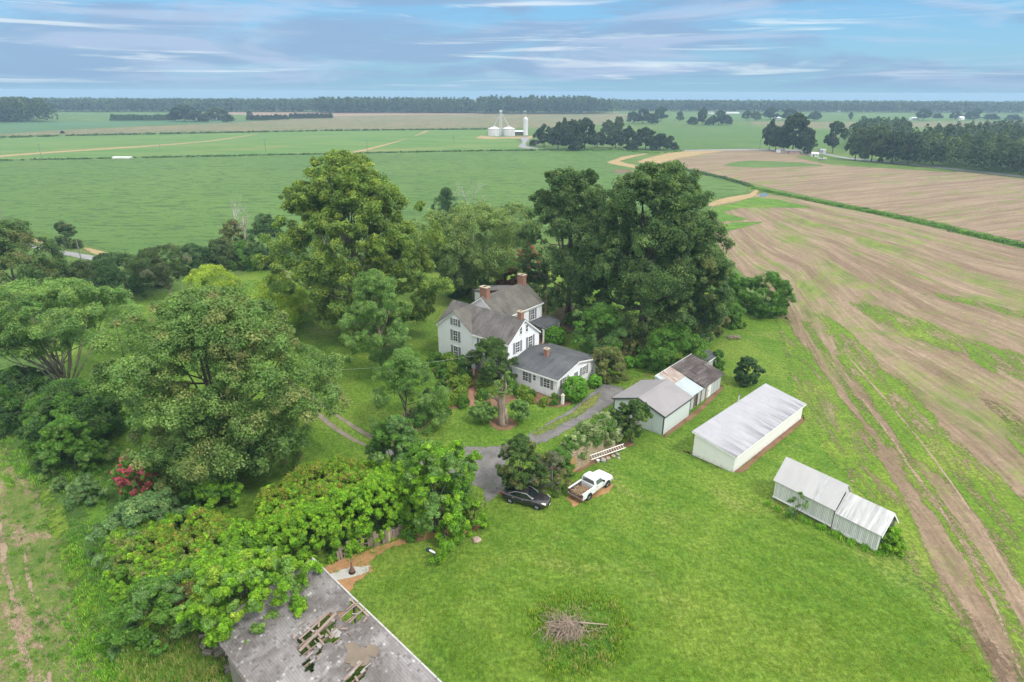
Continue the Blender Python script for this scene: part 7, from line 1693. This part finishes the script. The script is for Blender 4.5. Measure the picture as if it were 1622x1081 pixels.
def far_tree(px, pyb, pyt, wpx, kind, label, group, name='far_tree', yo=0):
    p = G(px, pyb); p.y += yo; h = max(1.5, top_z(pyt, px, p.y)); w = span(wpx, p.y)
    t = thing(name, label, 'tree', p, 0, group); t.scale = (w, w, h); t.rotation_euler = (0, 0, rf.uniform(0, 6.28))
    link('trunk', FS[kind][1], None, t); link('crown', FS[kind][0], None, t); return t
g = 'dark grove beside the grain yard'
for px, b_, t_, w, k, lb in ((862, 233, 199, 30, 'round', 'dark tree at the left end of the grove beside the grain yard'), (884, 237, 197, 34, 'oval', 'dark tree in the grove with light tips, second from the silo'), (905, 238, 193, 40, 'round', 'tall dark tree in the middle of the grove'), (926, 237, 190, 40, 'wide', 'tallest broad tree of the grove beside the grain yard'),
        (893, 231, 190, 20, 'oval', 'narrow tree top rising behind the grove middle'), (946, 234, 211, 24, 'round', 'small round tree at the right end of the grove'), (912, 239, 217, 26, 'bush', 'dark bush in front of the grove'), (845, 231, 222, 14, 'bush', 'low bush between the silo road and the grove')):
    far_tree(px, b_, t_, w, k, lb, g)
g = 'scattered trees right of the grove'
for px, b_, t_, w, k, lb in ((962, 224, 193, 24, 'light', 'pale tree right of the grove behind the others'), (979, 220, 188, 20, 'light', 'thin pale tree farther back right of the grove'), (975, 235, 208, 28, 'round', 'dark tree right of the pale trees'), (995, 234, 202, 26, 'oval', 'dark tree between the grove and the bush mound'), (1022, 237, 204, 36, 'round', 'pointed dark tree left of the bush mound'), (1045, 238, 213, 34, 'bush', 'broad dark bush mound near the sandy field corner'),
        (1000, 239, 224, 22, 'bush', 'low bush in front of the scattered trees'), (1068, 238, 226, 14, 'bush', 'small bush by the pole at the sandy field corner'), (1060, 236, 216, 12, 'pine', 'bare thin tree by the pole at the field corner')):
    far_tree(px, b_, t_, w, k, lb, g)
g = 'tall dark trees round the roadside farm'
for px, b_, t_, w, k, lb in ((1218, 238, 193, 22, 'oval', 'narrow dark tree at the left of the roadside farm'), (1228, 239, 203, 26, 'round', 'dark tree left of the tallest farm tree'), (1255, 241, 183, 48, 'wide', 'tallest dark tree over the roadside farm house'), (1274, 243, 205, 32, 'round', 'dark tree at the right of the roadside farm house'), (1240, 240, 205, 28, 'round', 'dark tree in the middle of the roadside farm trees'), (1278, 246, 228, 14, 'bush', 'dark bush at the right end of the roadside farm house')):
    far_tree(px, b_, t_, w, k, lb, g)
far_tree(1318, 243, 195, 30, 'pine', 'lone dark pine by the road between the farm and the woods', None, 'pine_tree')
g = 'light trees at the left end of the roadside woods'
for px, b_, t_, w, k, lb in ((1354, 254, 207, 30, 'light', 'pale leafy tree at the left end of the roadside woods'), (1380, 256, 205, 38, 'light', 'broad pale tree second from the left end of the woods'), (1366, 256, 234, 16, 'light', 'small pale tree in front of the two broad pale ones'), (1412, 259, 211, 42, 'round', 'dark tree third from the left end of the woods'), (1438, 262, 214, 34, 'round', 'dark tree fourth from the left end of the woods'), (1394, 257, 250, 9, 'bush', 'small dark bush under the pale roadside trees')):
    far_tree(px, b_, t_, w, k, lb, g)
g = 'windbreak trees on the left plain'
for i in range(15): far_tree(180+i*6.6, 192.3-.05*i, 183.0-rf.uniform(0, 1.5), 13, 'cone', 'short dark conifer in the even left half of the windbreak row', g, 'windbreak_tree')
for i in range(9): far_tree(395+i*7.2, 191.7-.18*i, 183.0-rf.uniform(0, 1.8), 10, 'bush', 'small dark tree in the right half of the windbreak row', g, 'windbreak_tree')
for i in range(10): far_tree(462+i*6.8, 188.9-.1*i, 180.4-rf.uniform(0, 1.2), 9.5, 'bush', 'dark tree in the denser right end of the windbreak row', g, 'windbreak_tree')
for px, b_, t_, w, k, lb in ((292, 192.5, 168, 40, 'wide', 'largest tree of the windbreak farm'), (310, 193, 176, 26, 'round', 'round tree right of the largest windbreak tree'), (346, 190.5, 172, 36, 'light', 'spreading pale tree behind the windbreak farm house'), (324, 193.4, 182, 20, 'bush', 'dark tree in front of the windbreak farm house'), (361, 193.5, 182, 20, 'bush', 'dark tree right of the windbreak farm house'), (396, 185.5, 176, 8, 'oval', 'single tree standing behind the windbreak right half'), (277, 192.5, 179, 20, 'round', 'tree left of the largest windbreak tree')):
    far_tree(px, b_, t_, w, k, lb, None, 'farm_tree')
far_tree(99, 212, 207.5, 7, 'bush', 'single small bush on the corn edge at the left', None, 'field_bush')
g = 'clumps of trees on the right plain'
for px, b_, t_, w, k, lb in ((1003, 196, 178, 22, 'round', 'left tree of the dark clump right of the grain silo plain'), (1018, 196, 173, 24, 'wide', 'tall tree of the dark clump in the mid plain'), (1046, 192, 171, 22, 'wide', 'tree behind the dark clump, set right'), (1033, 197, 181, 20, 'bush', 'low tree in front of the dark clump'), (1076, 193, 178, 14, 'light', 'pale tree right of the dark clump'),
        (1112, 198, 172, 16, 'oval', 'tall tree left of the white far house'), (1138, 198, 176, 22, 'round', 'round tree below the long white shed'), (1124, 199, 187, 16, 'bush', 'bush between the two trees before the far house'), (1150, 198, 183, 20, 'bush', 'bush right of the round tree below the long shed'), (1096, 198, 186, 18, 'bush', 'bush left of the tall tree before the far house'),
        (1182, 191, 175, 14, 'oval', 'tree at the left of the far right hedge group'), (1197, 192, 178, 16, 'light', 'pale tree in the far right hedge group'), (1220, 190, 171, 24, 'wide', 'wide tree in the far right hedge group'), (1249, 191, 173, 26, 'wide', 'second wide tree in the far right hedge group'), (1290, 192, 177, 20, 'round', 'round tree alone right of the hedge group'), (1346, 191, 179, 8, 'oval', 'thin small tree alone on the right plain'),
        (1462, 191, 173, 22, 'wide', 'large round tree beside the white house on the right plain'), (1485, 188, 180, 16, 'bush', 'bush right of the large round tree on the right plain'), (1512, 190, 177, 16, 'round', 'tree left of the far right white barn'), (1545, 188, 172, 14, 'oval', 'taller tree in the far right tree group'), (1535, 190, 178, 26, 'bush', 'broad low tree in the far right tree group'), (1570, 190, 181, 24, 'bush', 'low tree at the right end of the far right group'), (1605, 191, 182, 24, 'bush', 'low tree at the very right edge of the plain')):
    far_tree(px, b_, t_, w, k, lb, g)

def forest(name, label, front, depth_m, hh, pal, seed, spacing, leaf, nper=60, conif=.3, pals=None, wide=.55, yjit=0):
    """woodland as one mass: front = pixel line of its near edge on the ground"""
    rng = np.random.default_rng(seed); W = [G(*p) for p in front]; pts = []
    for a, b in zip(W[:-1], W[1:]):
        L = (b-a).length; d = (b-a).normalized(); nrm = Vector((-d.y, d.x, 0)); nrm = nrm if nrm.y > 0 else -nrm
        nx = max(1, int(L/spacing)); ny = max(1, int(depth_m/spacing))
        for i in range(nx):
            for j in range(ny): p = a + d*(spacing*(i+rng.uniform(-.4, .4))) + nrm*(spacing*(j+rng.uniform(-.4, .4))); pts.append((p.x, p.y))
    P = np.array(pts); n = len(P); h = hh*rng.uniform(.78, 1.12, n); R = spacing*wide*rng.uniform(.8, 1.25, n)
    con = rng.random(n) < conif; q = n*nper
    t = rng.beta(1.6, 1.0, q); hh_ = np.repeat(h, nper); RR_ = np.repeat(R, nper); cc = np.repeat(con, nper)
    pr = np.where(cc, (1-t)**.7+.08, np.sqrt(np.maximum(0, 1-np.clip(t*1.5-.5, -1, 1)**2))); an = rng.uniform(0, 6.28, q)
    D = np.c_[np.cos(an), np.sin(an), t*1.3-.3]; rad = RR_*pr*rng.uniform(.6, 1, q)
    C = np.c_[np.repeat(P, nper, 0) + np.c_[np.cos(an), np.sin(an)]*rad[:, None], hh_*(.10+.90*t)]
    tint = np.repeat(pick(rng, pal, n)*rng.uniform(.8, 1.25, (n, 1)), nper, 0)
    if pals:
        k = rng.random(n) < pals[1]; kk = np.repeat(k, nper); tint[kk] = np.repeat(pick(rng, pals[0], n), nper, 0)[kk]
    V, T_ = leaves(rng, C, unit(D), leaf[0], leaf[1], tint)
    o = link(name, arr_mesh(name, V, np.arange(len(V)).reshape(-1, 4), M['leaf'], T_)); tag(o, label, kind='stuff'); return o
forest('forest', 'dense dark woods along the road on the right', [(1395, 258), (1450, 263), (1520, 270.5), (1622, 281), (1780, 297)], 55, 15.5, 'fargreen', 501, 5.2, (1.5, 1.1), 120, .15, ('farlight', .18), .62)
forest('forest', 'deep canopy of the right woods behind their front', [(1350, 236), (1450, 240), (1560, 247), (1720, 262)], 190, 15.5, 'fargreen', 502, 6.2, (2.0, 1.6), 80, .55, ('bluepine', .25), .60)
forest('forest', 'dark wood at the left edge of the plain', [(-60, 195), (0, 194.5), (60, 193.5), (107, 191.5)], 160, 25, 'fargreen', 503, 8, (3.0, 2.4), 70, .15, ('farlight', .12), .62)
forest('forest', 'long belt of woods on the left horizon', [(60, 177.5), (300, 178), (500, 178), (760, 178.8)], 90, 20, 'fargreen', 504, 9, (4.2, 3.2), 46, .3, None, .6)
forest('forest', 'tall wood on the horizon behind the grain bins', [(500, 179.5), (620, 179.5), (760, 180), (900, 180.3), (985, 180)], 90, 24.5, 'fargreen', 505, 8.5, (3.6, 2.8), 56, .35, None, .6)
forest('forest', 'higher part of the wood behind the grain bins', [(765, 180.8), (860, 181), (960, 180.8)], 60, 28.5, 'fargreen', 507, 8.5, (3.6, 2.8), 60, .4, None, .6)
forest('forest', 'long belt of woods on the right horizon', [(980, 176), (1200, 177.5), (1400, 178.5), (1622, 179.8), (1760, 181)], 90, 19, 'fargreen', 506, 9.5, (4.4, 3.4), 44, .3, None, .6)
forest('forest', 'faint farthest woods on the left', [(-200, 168), (100, 168.5), (330, 169), (700, 168.5)], 120, 17, 'fargreen', 508, 14, (6, 5), 26, .3, None, .6)
forest('forest', 'faint farthest woods on the right', [(900, 170), (1200, 171.2), (1500, 172.5), (1900, 174)], 120, 17, 'fargreen', 509, 14, (6, 5), 26, .3, None, .6)

# ------------------------------------------------------------------ the hazy summer air
HAZE = 0.00026
def haze():
    o = MB().box(-3500, 3500, -90, 3200, -1.0, 39.0).build('haze', None, None)
    m = bpy.data.materials.new('hazy_air'); m.use_nodes = True; nt = m.node_tree; nt.nodes.remove(nt.nodes['Principled BSDF'])
    v = nt.nodes.new('ShaderNodeVolumePrincipled'); v.inputs['Color'].default_value = (.52, .76, 1.0, 1); v.inputs['Density'].default_value = HAZE; v.inputs['Anisotropy'].default_value = 0.1
    nt.links.new(v.outputs[0], nt.nodes['Material Output'].inputs['Volume']); o.data.materials.append(m); tag(o, kind='stuff')
haze()
